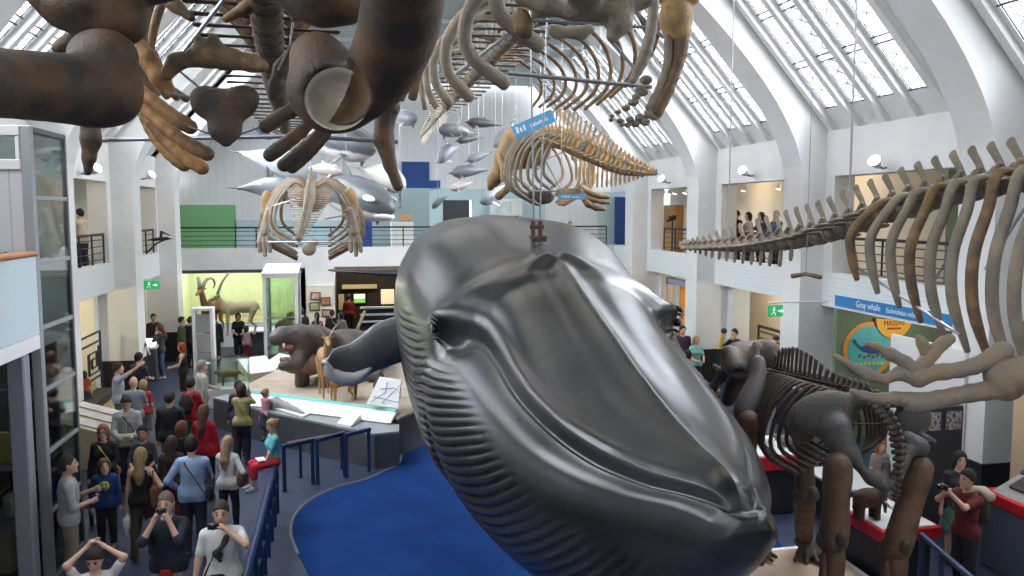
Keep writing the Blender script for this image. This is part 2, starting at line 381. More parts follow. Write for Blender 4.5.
# sloping roofs: beams with glazed strips between them
WIN_N = 1
FRAME = mat('window_ironwork', (.035, .035, .06), .5, metal=.3)
PANE = glass('roof_glass', (.96, .98, 1.0), .05)
def slope_pt(sx, x0, s_, out=0.):
    """point on the roof slope: s_ metres up the slope from the ledge, out = metres outward"""
    L = math.hypot(2.84, 3.9); ux, uz = -3.2 / 4.84, 3.63 / 4.84
    return np.array([x0 + sx * (.18 + ux * s_ + uz * out), 0, LEDGE + uz * s_ - ux * out])
def roof(sx, x0, K, nm):
    global WIN_N
    r = B(); beams = B(); top = 4.84
    def slab(y0, y1, s0, s1, o0, o1):
        rings = []
        P = [slope_pt(sx, x0, s0, o0), slope_pt(sx, x0, s1, o0), slope_pt(sx, x0, s1, o1), slope_pt(sx, x0, s0, o1)]
        rings = [np.array(P) + np.array([0, y, 0]) for y in (y0, y1)]
        return rings
    for ik, k in enumerate(K):
        nxt = K[ik + 1] + .39 if ik + 1 < len(K) else k + 6.2
        ys = [k + 1.93 + .94 * j for j in range(5)]
        r.loft(slab(k + .4, ys[0] - .1, -.25, top + .3, .0, .12))
        for y in ys: beams.loft(slab(y - .09, y + .09, -.02, top + .2, -.13, .14))
        r.loft(slab(ys[-1] + .1, nxt, -.25, top + .3, .0, .12))
        for j in range(4):
            a, b_ = ys[j] + .09, ys[j + 1] - .09
            r.loft(slab(a, b_, -.25, .62, .0, .12))
            r.loft(slab(a, a + .10, .62, top + .2, .0, .12)); r.loft(slab(b_ - .10, b_, .62, top + .2, .0, .12))
            # one glazed strip
            y0, y1 = a + .10, b_ - .10
            p = B().loft(slab(y0, y1, .62, top + .2, .03, .045)); w = p.obj('window_%d' % WIN_N, PANE); w['kind'] = 'structure'; WIN_N += 1
            fr = B(); q = lambda s_, y, o=.01: slope_pt(sx, x0, s_, o) + np.array([0, y, 0])
            for y in (y0 + .02, y1 - .02): fr.tube([q(.6, y), q(top + .2, y)], .014, 4)
            for s_ in (.64, 1.75, 1.9, 3.1, 3.25, 4.4, 4.55): fr.tube([q(s_, y0 - .07), q(s_, y1 + .07)], .02, 4)
            ym = (y0 + y1) / 2
            for s0 in (.64, 1.9, 3.25):
                L = [1.11, 1.2, 1.15][(.64, 1.9, 3.25).index(s0)]
                z = [(0, y0), (.12, ym - .03), (.28, y0 + .05), (.42, ym), (.56, y1 - .05), (.72, ym), (.86, y0 + .05), (1, ym)]
                fr.tube([q(s0 + t * L, y) for t, y in z], .009, 3); fr.tube([q(s0 + t * L, y0 + y1 - y) for t, y in z], .009, 3)
            fr.obj('lattice', FRAME, w, world=True)
    struct('ceiling_' + nm, r, WHITE); struct('ceiling_beams_' + nm, beams, WHITE)
roof(1, XR, KR, 'right'); roof(-1, XL, KL, 'left')
CEILG = mat('frosted_ceiling', (.42, .50, .49), .6, (.36, .44, .43), .8)
cx0, cx1 = XL + 3.0, XR - 3.0
cb = B().box((cx0 - .2, -2, CEI), (cx1 + .2, YR + 3, CEI + .08)); struct('ceiling', cb, CEILG)
cj = B()
for y in range(0, 36, 3): cj.box((cx0, y, CEI - .1), (cx1, y + .12, CEI + .02))
for x in np.arange(cx0, cx1 + .1, (cx1 - cx0) / 5): cj.box((x - .05, -2, CEI - .08), (x + .05, YR + 3, CEI + .02))
struct('ceiling_joists', cj, WHITE)
struct('wall_near', B().box((-12, -3.2, 0), (17, -3, 12)), WHITE)
# lower closing of the side rooms
# ---------------------------------------------------------------- the rear wall, its gallery and the ground-floor openings
def rect(x0, y0, x1, y1, Y):
    a, b_ = onY(x0, y1, Y), onY(x1, y0, Y); return (a[0], a[2]), (b_[0], b_[2])
YB = 36.4
BLUEW = mat('pale_blue_wall', (.50, .66, .68), .7); GREENP = mat('green_panel', (.23, .52, .25), .6); NAVYP = mat('deep_blue_panel', (.015, .06, .24), .55)
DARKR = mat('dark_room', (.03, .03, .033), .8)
def wallY(name, m, Y, x0, x1, z0, z1, holes, t=.25):
    """wall in the plane Y with rectangular holes [(x0,z0),(x1,z1)]"""
    b = B(); xs = sorted({x0, x1} | {h[0][0] for h in holes} | {h[1][0] for h in holes}); zs = sorted({z0, z1} | {h[0][1] for h in holes} | {h[1][1] for h in holes})
    for i in range(len(xs) - 1):
        for j in range(len(zs) - 1):
            cx, cz = (xs[i] + xs[i + 1]) / 2, (zs[j] + zs[j + 1]) / 2
            if not any(h[0][0] < cx < h[1][0] and h[0][1] < cz < h[1][1] for h in holes): b.box((xs[i], Y, zs[j]), (xs[i + 1], Y + t, zs[j + 1]))
    return struct(name, b, m)
dio = rect(180, 272, 300, 336, YR); dio = ((dio[0][0], .95), (dio[1][0], dio[1][1]))
drk = rect(336, 263, 640, 350, YR); drk = ((drk[0][0], 0.0), (9.2, drk[1][1]))
wallY('wall_rear', WHITE, YR, XL - .2, XR + .6, 0, PAR, [dio, drk])
struct('floor_rear_gallery', B().box((XL - 3, YR + .2, SLB + .02), (XR + 3, YB, GF)), mat('gallery_floor', (.25, .24, .23), .6))
hole = rect(372, 188, 430, 240, YB); hole = ((hole[0][0], GF), hole[1])
hole2 = rect(443, 200, 472, 240, YB); hole2 = ((hole2[0][0], GF), hole2[1])
wallY('wall_upper_rear', VBOARD, YB, XL - 3, XR + 3, GF, CEI + .1, [hole, hole2])
for i, h in enumerate((hole, hole2)):
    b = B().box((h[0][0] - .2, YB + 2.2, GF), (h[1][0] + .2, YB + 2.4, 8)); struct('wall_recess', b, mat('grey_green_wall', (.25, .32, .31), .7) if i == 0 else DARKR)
# coloured panels fixed to the upper rear wall
def panel(name, m, box, Y=YB, t=.06): return struct(name, B().box((box[0][0], Y - t, box[0][1]), (box[1][0], Y, box[1][1])), m)
g = rect(176, 205, 235.5, 248, YB); panel('trim_40', GREENP, ((XL - .5, GF), g[1]))
g = rect(235.5, 220, 372, 248, YB); panel('trim_41', BLUEW, ((g[0][0], GF), g[1]))
g = rect(430, 189, 545, 240, YB); bl = B(); 
for a, b_ in ((g[0][0], hole2[0][0]), (hole2[1][0], g[1][0])): bl.box((a, YB - .05, GF), (b_, YB, g[1][1]))
bl.box((hole2[0][0], YB - .05, hole2[1][1]), (hole2[1][0], YB, g[1][1])); struct('trim_42', bl, BLUEW)
g = rect(598, 192, 640, 240, YB); panel('trim_43', BLUEW, ((g[0][0], GF), g[1]))
b = B(); 
for q in ((402, 162, 429, 188), (365, 180.5, 402, 188), (429, 180.5, 440, 188)):
    h = rect(*q, YB); b.box((h[0][0], YB - .12, h[0][1]), (h[1][0], YB - .02, h[1][1]))
tag(b.obj('wall_panel', NAVYP), 'stepped deep blue panel on the upper rear wall above the grey recess', 'panel')  # blue panel fixed flat to the wall, not a banner
h = rect(614, 197, 626, 226, YB); b = B().bbox((h[0][0], YB - .25, GF), (h[1][0], YB - .05, h[1][1]), .02)
tag(b.obj('exhibit_panel', NAVYP), 'tall dark blue glowing exhibit panel at the right end of the rear gallery', 'panel')
h = rect(490, 199, 522, 216, YB - .4); b = B().bbox((h[0][0], YB - .45, h[0][1]), (h[1][0], YB - .35, h[1][1]), .02)
o = thing('picture_board', 'pale picture board on the rear gallery wall behind the whale', 'picture board', (float(h[0][0] + h[1][0]) / 2, YB - .4, GF))
b.obj('board', WHITE, o, True); B().box((h[0][0] + .12, YB - .47, h[0][1] + .1), (h[1][0] - .5, YB - .455, h[1][1] - .1)).obj('picture', mat('picture_greens', (.35, .5, .45), .5, (.75, .8, .8), 2.2), o, True)
for x in (h[0][0] + .2, h[1][0] - .3): B().box((x, YB - .42, GF), (x + .1, YB - .38, h[0][1])).obj('leg', GREYM, o, True)
# little white kiosk with an orange board in the recess, and a blue bench
h = rect(391, 222, 413, 240, YB + .3); o = thing('lectern', 'white lectern block with an orange board in the grey recess', 'lectern', (float(h[0][0] + h[1][0]) / 2, YB + .3, GF))
B().bbox((h[0][0], YB + .1, GF), (h[1][0], YB + .6, h[1][1]), .02).obj('block', WHITE, o, True)
q = rect(400, 214.5, 411.5, 220, YB + .2); B().bbox((q[0][0], YB + .12, q[0][1]), (q[1][0], YB + .22, q[1][1]), .01).obj('board', mat('orange_board', (.75, .35, .12), .5), o, True)
bb = B(); 
for x in (q[0][0] + .1, q[1][0] - .1): bb.cyl((x, YB + .17, GF + .5), (x, YB + .17, q[0][1]), .03, 6)
bb.obj('post', GREYM, o, True)
h = rect(356, 220, 372, 228, YR + .8); tag(B().bbox((h[0][0], YR + .6, GF), (h[1][0], YR + .9, h[1][1]), .03).obj('info_panel', NAVYP), 'low dark blue info panel behind the rear gallery rail', 'panel')  # low info panel, has no screen
# railings --------------------------------------------------------------
RAILM = mat('gallery_rail_iron', (.02, .02, .022), .5)
def railing(p0, p1, label, zb=PAR, h=.78, bars=4, post=1.15):
    p0, p1 = np.array(p0, float), np.array(p1, float); L = np.linalg.norm(p1 - p0); n = max(1, round(L / post))
    o = thing('gallery_railing', label, 'railing', tuple((p0 + p1) / 2)[:2] + (zb,), 0, 'gallery railings')
    q = lambda t, z: np.r_[(p0 + (p1 - p0) * t)[:2], zb + z]
    B().tube([q(0, h), q(1, h)], .035, 8).obj('handrail', RAILM, o, True)
    for j in range(bars): B().tube([q(0, h * (j + .6) / (bars + .4)), q(1, h * (j + .6) / (bars + .4))], .013, 5).obj('bar', RAILM, o, True)
    for i in range(n + 1): B().tube([q(i / n, 0), q(i / n, h)], .025, 6).obj('post', RAILM, o, True)
    return o
lt = onY(178, 228, YR)[0]
railing((lt, YR + .12), (XR - .3, YR + .12), 'long black iron railing across the rear gallery above the entrances', post=2.6)
for i, k in enumerate(KR[1:]):
    if i == 4: continue
    nm = ['nearest the camera on the right', 'on the right gallery behind the curved grey ribs', 'on the right gallery in front of the group of onlookers', 'on the far right gallery beside the spotlit display'][i]
    railing((XR + .5, k + 1.25), (XR + .5, k + 5.4), 'black iron railing ' + nm)
for i, k in enumerate(KL[2:5]):
    nm = ['on the left gallery behind the glass tower', 'on the left gallery in front of the man in a cream shirt', 'on the left gallery under the small hanging bird'][i]
    railing((XL - .12, k + 1.25), (XL - .12, k + 5.4), 'black iron railing ' + nm)
# lit diorama at the left of the rear wall, with the two horned animals
DIO = mat('diorama_backdrop', (.66, .72, .50), .8, (.74, .76, .56), .6)
b = B(); b.box((dio[0][0] - .1, YR + 2.2, 0), (dio[1][0] + .1, YR + 2.4, SLB)); b.box((dio[0][0] - .2, YR, 0), (dio[0][0], YR + 2.3, SLB)); b.box((dio[1][0], YR, 0), (dio[1][0] + .2, YR + 2.3, SLB)); b.box((dio[0][0], YR + .25, 2.9), (dio[1][0], YR + 2.3, 3.0))
struct('wall_diorama', b, DIO)
struct('floor_diorama', B().box((dio[0][0], YR + .2, .5), (dio[1][0], YR + 2.3, .95)), mat('dry_ground', (.45, .36, .2), .9, (.36, .3, .16), 4))
point('diorama_lamp', ((dio[0][0] + dio[1][0]) / 2 - 1, YR + .7, 2.75), 75, (1, .96, .82)); point('diorama_lamp', ((dio[0][0] + dio[1][0]) / 2 + 1, YR + .7, 2.75), 65, (1, .96, .82))
w = B().box((dio[0][0], YR + .05, dio[0][1]), (dio[1][0], YR + .07, dio[1][1])).obj('window_%d' % WIN_N, GLASS); w['kind'] = 'structure'; WIN_N += 1
fr = B(); fr.box((dio[0][0] - .1, YR - .06, dio[1][1]), (dio[1][0] + .1, YR + .1, dio[1][1] + .12)); fr.obj('lintel', mat('dark_lintel', (.05, .05, .06), .5), w, True)
# dark shop-like opening to the right
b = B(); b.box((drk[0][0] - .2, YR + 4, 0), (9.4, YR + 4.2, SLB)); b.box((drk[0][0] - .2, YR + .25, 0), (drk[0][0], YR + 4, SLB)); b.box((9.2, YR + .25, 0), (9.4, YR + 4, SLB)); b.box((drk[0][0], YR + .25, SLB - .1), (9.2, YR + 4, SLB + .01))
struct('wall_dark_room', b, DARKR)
h = rect(336, 263, 640, 270, YR); struct('trim_44', B().box((drk[0][0], YR - .05, h[0][1]), (9.2, YR + .1, h[1][1])), mat('brown_lintel', (.16, .085, .05), .6))
lamp_warm = [(rect(346, 300, 347, 301, YR + 2)[0][0], 60), (rect(384, 300, 385, 301, YR + 2)[0][0], 60)]
for x, p in lamp_warm: point('room_lamp', (x, YR + 2.0, 2.6), p, (1, .8, .55))
h = rect(354, 294, 365, 303, YR + 3.8); o = thing('television', 'wall screen with a white and green picture in the dark rear room', 'screen', (h[0][0], YR + 3.9, h[0][1]))
B().bbox((h[0][0] - .08, YR + 3.85, h[0][1] - .08), (h[1][0] + .08, YR + 3.95, h[1][1] + .08), .02).obj('casing', BLACK, o, True)
zm = (h[0][1] + h[1][1]) / 2
B().box((h[0][0], YR + 3.82, zm), (h[1][0], YR + 3.845, h[1][1])).obj('screen', mat('screen_white', (.7, .8, .7), .5, emit=(.75, .85, .7), estr=.8), o, True)
B().box((h[0][0], YR + 3.82, h[0][1]), (h[1][0], YR + 3.845, zm)).obj('screen', mat('screen_green', (.2, .5, .1), .5, emit=(.25, .6, .1), estr=.7), o, True)
PALEY = mat('pale_yellow_board', (.62, .52, .33), .6)
h = rect(342, 284, 377, 289, YR + 3.6); tag(B().bbox((h[0][0], YR + 3.5, h[0][1]), (h[1][0], YR + 3.6, h[1][1]), .02).obj('header_board', PALEY), 'long pale yellow header board over the screen in the dark room', 'board')
h = rect(381, 289, 394, 304, YR + 3.6); tag(B().bbox((h[0][0], YR + 3.5, h[0][1]), (h[1][0], YR + 3.6, h[1][1]), .02).obj('lit_panel', mat('lit_panel', (.85, .75, .5), .6, emit=(1, .85, .55), estr=.5)), 'bright cream lit panel at the right of the dark rear room', 'panel')
h = rect(338.5, 294, 344, 310, YR + 3.6); tag(B().bbox((h[0][0], YR + 3.5, h[0][1]), (h[1][0], YR + 3.6, h[1][1]), .02).obj('side_board', PALEY), 'narrow pale yellow board at the left of the dark rear room', 'board')
# pale counter beams and slanted board inside the room
o = thing('counter', 'pale counter with dark bands inside the rear room', 'counter', (onY(380, 320, YR + 1.5)[0], YR + 1.5, 0))
for y0, y1 in ((306, 309), (313, 316), (320, 323)):
    h = rect(360, y0, 398, y1, YR + 1.5); B().bbox((h[0][0], YR + 1.4, h[0][1]), (h[1][0] + .6, YR + 1.6, h[1][1]), .02).obj('ledge', mat('pale_grey_ledge', (.55, .56, .58), .5), o, True)
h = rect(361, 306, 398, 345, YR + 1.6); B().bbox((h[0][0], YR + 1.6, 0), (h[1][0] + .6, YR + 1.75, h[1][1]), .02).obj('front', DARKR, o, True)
a, c = onY(357, 330, YR + .9), onY(365, 311, YR + .9); o = B().tube([a, c], [.13, .13], 4, .5); tag(o.obj('slanted_board', PALEY), 'slanted pale board leaning before the counter in the rear room', 'board')
# picture panel on the white pier
h = rect(307.5, 284.5, 333, 330, YR - .1); o = thing('picture_board', 'white pier panel carrying four small framed pictures', 'picture panel', ((h[0][0] + h[1][0]) / 2, YR - .08, h[0][1]))
B().bbox((h[0][0], YR - .10, h[0][1]), (h[1][0], YR - .02, h[1][1]), .02).obj('panel', mat('warm_white_board', (.78, .70, .6), .6), o, True)
PIC = [mat('picture_a', (.7, .65, .5), .5, (.5, .15, .1), 3), mat('picture_b', (.15, .1, .07), .5, (.7, .3, .1), 3), mat('picture_c', (.2, .3, .1), .5, (.5, .55, .3), 3), mat('picture_d', (.6, .5, .4), .5, (.3, .2, .15), 3)]
for j, (q, tilt) in enumerate((((310.5, 292, 320.5, 300), .04), ((321, 297, 330.5, 305.5), -.06), ((309.5, 302, 319.5, 311), -.05), ((322, 309, 331.5, 317), .08))):
    h = rect(*q, YR - .12); Rm = rot((0, 1, 0), tilt)
    f = B().box((h[0][0], YR - .14, h[0][1]), (h[1][0], YR - .105, h[1][1]), Rm).obj('picture_frame', mat('picture_frame_wood', (.12, .08, .05), .5), o, True)
    B().box((h[0][0] + .05, YR - .15, h[0][1] + .05), (h[1][0] - .05, YR - .142, h[1][1] - .05), Rm).obj('picture', PIC[j], f, True)
# ---------------------------------------------------------------- the blue whale model
WX = 2.40
def whale_mat():
    m = bpy.data.materials.new('whale_paint'); m.use_nodes = True; nt = m.node_tree; b = nt.nodes['Principled BSDF']; L = nt.links.new
    tc = nt.nodes.new('ShaderNodeTexCoord'); mp = nt.nodes.new('ShaderNodeMapping'); mp.inputs['Scale'].default_value = (.9, .25, .9); L(tc.outputs['Object'], mp.inputs[0])
    n1 = nt.nodes.new('ShaderNodeTexNoise'); n1.inputs['Scale'].default_value = 1.3; n1.inputs['Detail'].default_value = 5; L(mp.outputs[0], n1.inputs['Vector'])
    r1 = nt.nodes.new('ShaderNodeMapRange'); r1.inputs[1].default_value = .42; r1.inputs[2].default_value = .72; L(n1.outputs[0], r1.inputs[0])
    mp2 = nt.nodes.new('ShaderNodeMapping'); mp2.inputs['Scale'].default_value = (5, .8, 5); L(tc.outputs['Object'], mp2.inputs[0])
    n2 = nt.nodes.new('ShaderNodeTexNoise'); n2.inputs['Scale'].default_value = 1.6; n2.inputs['Detail'].default_value = 6; L(mp2.outputs[0], n2.inputs['Vector'])
    mx = nt.nodes.new('ShaderNodeMix'); mx.data_type = 'RGBA'; mx.inputs[6].default_value = (.007, .0073, .0085, 1); mx.inputs[7].default_value = (.036, .038, .043, 1); L(r1.outputs[0], mx.inputs[0])
    m2 = nt.nodes.new('ShaderNodeMix'); m2.data_type = 'RGBA'; m2.blend_type = 'MULTIPLY'; m2.inputs[0].default_value = .55; L(mx.outputs[2], m2.inputs[6])
    r2 = nt.nodes.new('ShaderNodeMapRange'); r2.inputs[1].default_value = .3; r2.inputs[2].default_value = .7; r2.inputs[3].default_value = .7; r2.inputs[4].default_value = 1.25; L(n2.outputs[0], r2.inputs[0]); L(r2.outputs[0], m2.inputs[7])
    L(m2.outputs[2], b.inputs['Base Color'])
    r3 = nt.nodes.new('ShaderNodeMapRange'); r3.inputs[3].default_value = .25; r3.inputs[4].default_value = .34; L(n2.outputs[0], r3.inputs[0]); L(r3.outputs[0], b.inputs['Roughness'])
    bp = nt.nodes.new('ShaderNodeBump'); bp.inputs['Strength'].default_value = .008; bp.inputs['Distance'].default_value = .03; L(n2.outputs[0], bp.inputs['Height']); L(bp.outputs[0], b.inputs['Normal'])
    b.inputs['Specular IOR Level'].default_value = .55
    return m
WHALE = whale_mat()
# half sections: top centre, c1, c2, rostrum edge, groove, lip, outer lip, widest, lower, lower2, keel  (x, z)
def head_sec(zt, c3, c4, c5, c6, c7, zb, keel=None):
    rw = c3[0]; dome = zt - c3[1]; k = min(max((zt - 3.9) / .5, 0), 1); f1, f2 = .20 - .07 * k, .62 - .16 * k
    return [(0, zt), (rw * .36, zt - dome * f1), (rw * .74, zt - dome * f2), c3, c4, c5, c6, c7, (c7[0] * min(.90, .74 + .05 * c7[0]), zb + (c7[1] - zb) * .45), (c7[0] * .46, zb + (c7[1] - zb) * .11), (0, zb)]
SEC = [
 (4.515, head_sec(3.27, (.01, 3.27), (.015, 3.27), (.02, 3.27), (.03, 3.26), (.035, 3.25), 3.23)),
 (4.535, head_sec(3.32, (.03, 3.32), (.05, 3.315), (.07, 3.31), (.10, 3.27), (.115, 3.23), 3.17)),
 (4.58, head_sec(3.335, (.05, 3.335), (.08, 3.33), (.11, 3.32), (.155, 3.25), (.17, 3.18), 3.08)),
 (4.63, head_sec(3.34, (.06, 3.34), (.10, 3.335), (.135, 3.33), (.19, 3.25), (.21, 3.15), 3.00)),
 (4.67, head_sec(3.29, (.06, 3.29), (.10, 3.31), (.15, 3.335), (.215, 3.25), (.24, 3.13), 2.95)),
 (4.70, head_sec(3.36, (.06, 3.34), (.09, 3.31), (.15, 3.335), (.225, 3.25), (.255, 3.12), 2.92)),
 (4.76, head_sec(3.44, (.10, 3.39), (.125, 3.32), (.17, 3.335), (.245, 3.25), (.28, 3.10), 2.86)),
 (4.85, head_sec(3.49, (.14, 3.415), (.165, 3.32), (.20, 3.33), (.275, 3.25), (.315, 3.08), 2.78)),
 (5.0, head_sec(3.53, (.20, 3.41), (.225, 3.31), (.26, 3.32), (.335, 3.24), (.385, 3.05), 2.66)),
 (5.4, head_sec(3.57, (.38, 3.38), (.405, 3.27), (.44, 3.28), (.53, 3.19), (.585, 2.97), 2.36)),
 (5.8, head_sec(3.62, (.56, 3.40), (.585, 3.28), (.62, 3.29), (.73, 3.18), (.81, 2.92), 2.10)),
 (6.6, head_sec(3.78, (.78, 3.49), (.805, 3.37), (.84, 3.38), (1.01, 3.23), (1.13, 2.88), 1.75)),
 (7.4, head_sec(4.02, (.89, 3.62), (.915, 3.50), (.955, 3.50), (1.15, 3.32), (1.33, 2.92), 1.50)),
 (8.2, head_sec(4.26, (.94, 3.80), (.965, 3.68), (1.01, 3.67), (1.26, 3.46), (1.51, 3.02), 1.38)),
 (8.7, head_sec(4.42, (.99, 3.91), (1.02, 3.77), (1.08, 3.74), (1.33, 3.53), (1.59, 3.1), 1.33)),
 (8.95, head_sec(4.49, (1.06, 3.96), (1.09, 3.78), (1.16, 3.70), (1.39, 3.52), (1.61, 3.12), 1.31)),
 (9.15, head_sec(4.56, (1.24, 4.01), (1.25, 3.84), (1.28, 3.68), (1.45, 3.52), (1.62, 3.15), 1.30)),
 (9.35, head_sec(4.61, (1.38, 4.02), (1.39, 3.88), (1.40, 3.76), (1.50, 3.60), (1.63, 3.2), 1.28)),
 (9.7, [(0, 4.69), (0.499, 4.60), (1.02, 4.33), (1.39, 4.04), (1.44, 3.95), (1.48, 3.85), (1.54, 3.65), (1.63, 3.2), (1.44, 2.2), (0.816, 1.5), (0, 1.26)]),
 (10.2, [(0, 4.80), (0.576, 4.72), (1.08, 4.44), (1.44, 4.08), (1.5, 3.97), (1.54, 3.86), (1.59, 3.65), (1.66, 3.2), (1.44, 2.1), (0.826, 1.45), (0, 1.24)]),
 (12, [(0, 5.12), (0.768, 5.02), (1.28, 4.74), (1.56, 4.36), (1.61, 4.2), (1.65, 4.0), (1.69, 3.7), (1.7, 3.2), (1.44, 2.05), (0.826, 1.42), (0, 1.22)]),
 (14, [(0, 5.14), (0.763, 5.03), (1.27, 4.73), (1.54, 4.33), (1.6, 4.17), (1.64, 3.97), (1.67, 3.67), (1.67, 3.2), (1.42, 2.1), (0.82, 1.5), (0, 1.30)]),
 (17, [(0, 5.06), (0.628, 4.95), (1.05, 4.66), (1.28, 4.28), (1.33, 4.13), (1.36, 3.95), (1.38, 3.67), (1.38, 3.25), (1.17, 2.3), (0.677, 1.75), (0, 1.55)]),
 (20, [(0, 4.84), (0.506, 4.74), (0.832, 4.5), (1.01, 4.2), (1.05, 4.08), (1.08, 3.92), (1.1, 3.7), (1.09, 3.35), (0.918, 2.6), (0.53, 2.15), (0, 1.95)]),
 (23, [(0, 4.38), (0.384, 4.3), (0.653, 4.12), (0.797, 3.9), (0.826, 3.8), (0.845, 3.7), (0.854, 3.55), (0.845, 3.3), (0.701, 2.85), (0.403, 2.55), (0, 2.42)]),
 (26, [(0, 3.72), (0.173, 3.67), (0.298, 3.56), (0.365, 3.44), (0.384, 3.38), (0.394, 3.32), (0.394, 3.25), (0.384, 3.15), (0.317, 2.95), (0.182, 2.82), (0, 2.76)]),
 (28, [(0, 3.32), (0.0864, 3.3), (0.144, 3.25), (0.182, 3.2), (0.192, 3.18), (0.197, 3.16), (0.202, 3.13), (0.192, 3.08), (0.163, 3.0), (0.096, 2.95), (0, 2.93)]),
]
def pchip_tab(xs, T, q):
    """monotone cubic interpolation of the table T (rows at xs) at q"""
    xs = np.asarray(xs, float); h = np.diff(xs); dl = np.diff(T, axis=0) / h[:, None]; d = np.zeros_like(T)
    w1 = (2 * h[1:] + h[:-1])[:, None]; w2 = (h[1:] + 2 * h[:-1])[:, None]; ok = dl[:-1] * dl[1:] > 0
    with np.errstate(all='ignore'): hm = (w1 + w2) / (w1 / dl[:-1] + w2 / dl[1:])
    d[1:-1] = np.where(ok, hm, 0); d[0] = dl[0]; d[-1] = dl[-1]
    i = np.clip(np.searchsorted(xs, q) - 1, 0, len(xs) - 2); t = ((q - xs[i]) / h[i])[:, None]; H = h[i][:, None]
    return (1 + 2 * t) * (1 - t) ** 2 * T[i] + t * (1 - t) ** 2 * H * d[i] + t * t * (3 - 2 * t) * T[i + 1] + t * t * (t - 1) * H * d[i + 1]
def build_whale():
    ys = [s[0] for s in SEC]; T = np.array([np.array(s[1]).ravel() for s in SEC])
    q = np.r_[np.linspace(4.515, 4.9, 30), np.linspace(4.93, 9.9, 150), np.linspace(9.96, 16, 70), np.linspace(16.2, 28, 40)]
    R = pchip_tab(ys, T, q).reshape(len(q), 11, 2); rings = []
    for y, c in zip(q, R):
        A = catmull(c[:4], 26)[:-1]; Bm = np.vstack([c[3] + (c[4] - c[3]) * t for t in np.linspace(0, 1, 5)[:-1]] ); Cm = np.vstack([c[4] + (c[5] - c[4]) * t for t in np.linspace(0, 1, 5)[:-1]])
        Q = c[5:]; E = catmull(np.vstack([Q, Q[-2] * np.array([-1, 1])]), 6 * 56 + 1)[:5 * 56 + 1]
        pr = np.vstack([A, Bm, Cm, E]); x, z = pr[:, 0].copy(), pr[:, 1].copy()
        rw = c[3][0]
        # fine relief: median ridge, splash guard round the blowholes
        if y < 9.7:
            wr = np.clip((y - 5.3) / 1.2, 0, 1) * np.clip((9.6 - y) / .4, 0, 1); z = z + np.where(np.arange(len(z)) < 26, .055 * wr * np.exp(-(x / .07) ** 2) - .03 * wr * np.exp(-((x - .22) / .14) ** 2) + .03 * np.clip((y - 5.1) / .7, 0, 1) * np.exp(-((x - rw + .05) / .045) ** 2), 0)
        g = np.exp(-((y - 9.50 + .9 * x * x) / .17) ** 2) * np.exp(-(x / .36) ** 4); z = z + np.where(np.arange(len(z)) < 26, .10 * g - .10 * np.exp(-((y - 9.62) / .3) ** 2) * np.exp(-((x - .0) / .05) ** 2), 0)
        # brow over the eye
        br = np.exp(-((y - 9.42) / .32) ** 2) * np.exp(-((z - 4.0) / .16) ** 2); x = x + .11 * br * (x > .9)
        # throat pleats: grooves at constant girth distance from the keel, cut off below the lip
        s_ = np.r_[0, np.cumsum(np.hypot(np.diff(x), np.diff(z)))]; tot = s_[-1]; i5 = 25 + 8; lip = s_[i5]
        down = s_ - lip; up = tot - s_
        start = .46 + .08 * math.exp(-((y - 6) / 1.2) ** 2)
        if y > 8.6: start = np.interp(y, [8.6, 9.6, 11, 16, 18], [.50, .30, .15, .5, .8])
        if y < 5.4: start = .5
        mask = 1 / (1 + np.exp(-(down - start) / .035)) * np.clip((y - 4.9) / .4, 0, 1) * np.clip((18.5 - y) / 2, 0, 1)
        if y < 6: mask = mask * np.clip((up * 0 + y - 5.0) / .6, 0, 1)
        ph = (up + .06 * (y - 8) * np.clip((y - 5) / 4, 0, 1)) / .105; tri = np.abs((ph % 1) - .5) * 2      # 0 in the groove
        prof = np.clip(tri * 2.2, 0, 1) ** .6
        dx = np.gradient(x); dz = np.gradient(z); nl = np.hypot(dx, dz) + 1e-9; nx, nz = -dz / nl, dx / nl       # outward
        sg = np.where(nx * x + nz * (z - 3.0) < 0, -1, 1); nx, nz = nx * sg, nz * sg
        amp = .052 * mask * (prof - 1); amp[-1] = amp[-2]; x = x + nx * amp; z = z + nz * amp; x[0] = 0; x[-1] = 0; x = np.maximum(x, 0)
        left = np.c_[-x[::-1], np.full(len(x), y), z[::-1]][:-1]; right = np.c_[x, np.full(len(x), y), z][:-1]
        rings.append(np.vstack([right, left]))   # top -> right side -> keel -> left side
    return rings
rings = build_whale()
whale = thing('blue_whale_model', 'huge dark grey blue whale model hanging over the blue carpet', 'whale model', (WX, 16, 0))
wb = B().loft(rings); V = np.vstack(wb.V) + np.array([WX, 0, 0]); wbody = mesh_obj('body', V, wb.F, WHALE, whale, True, smooth=True)
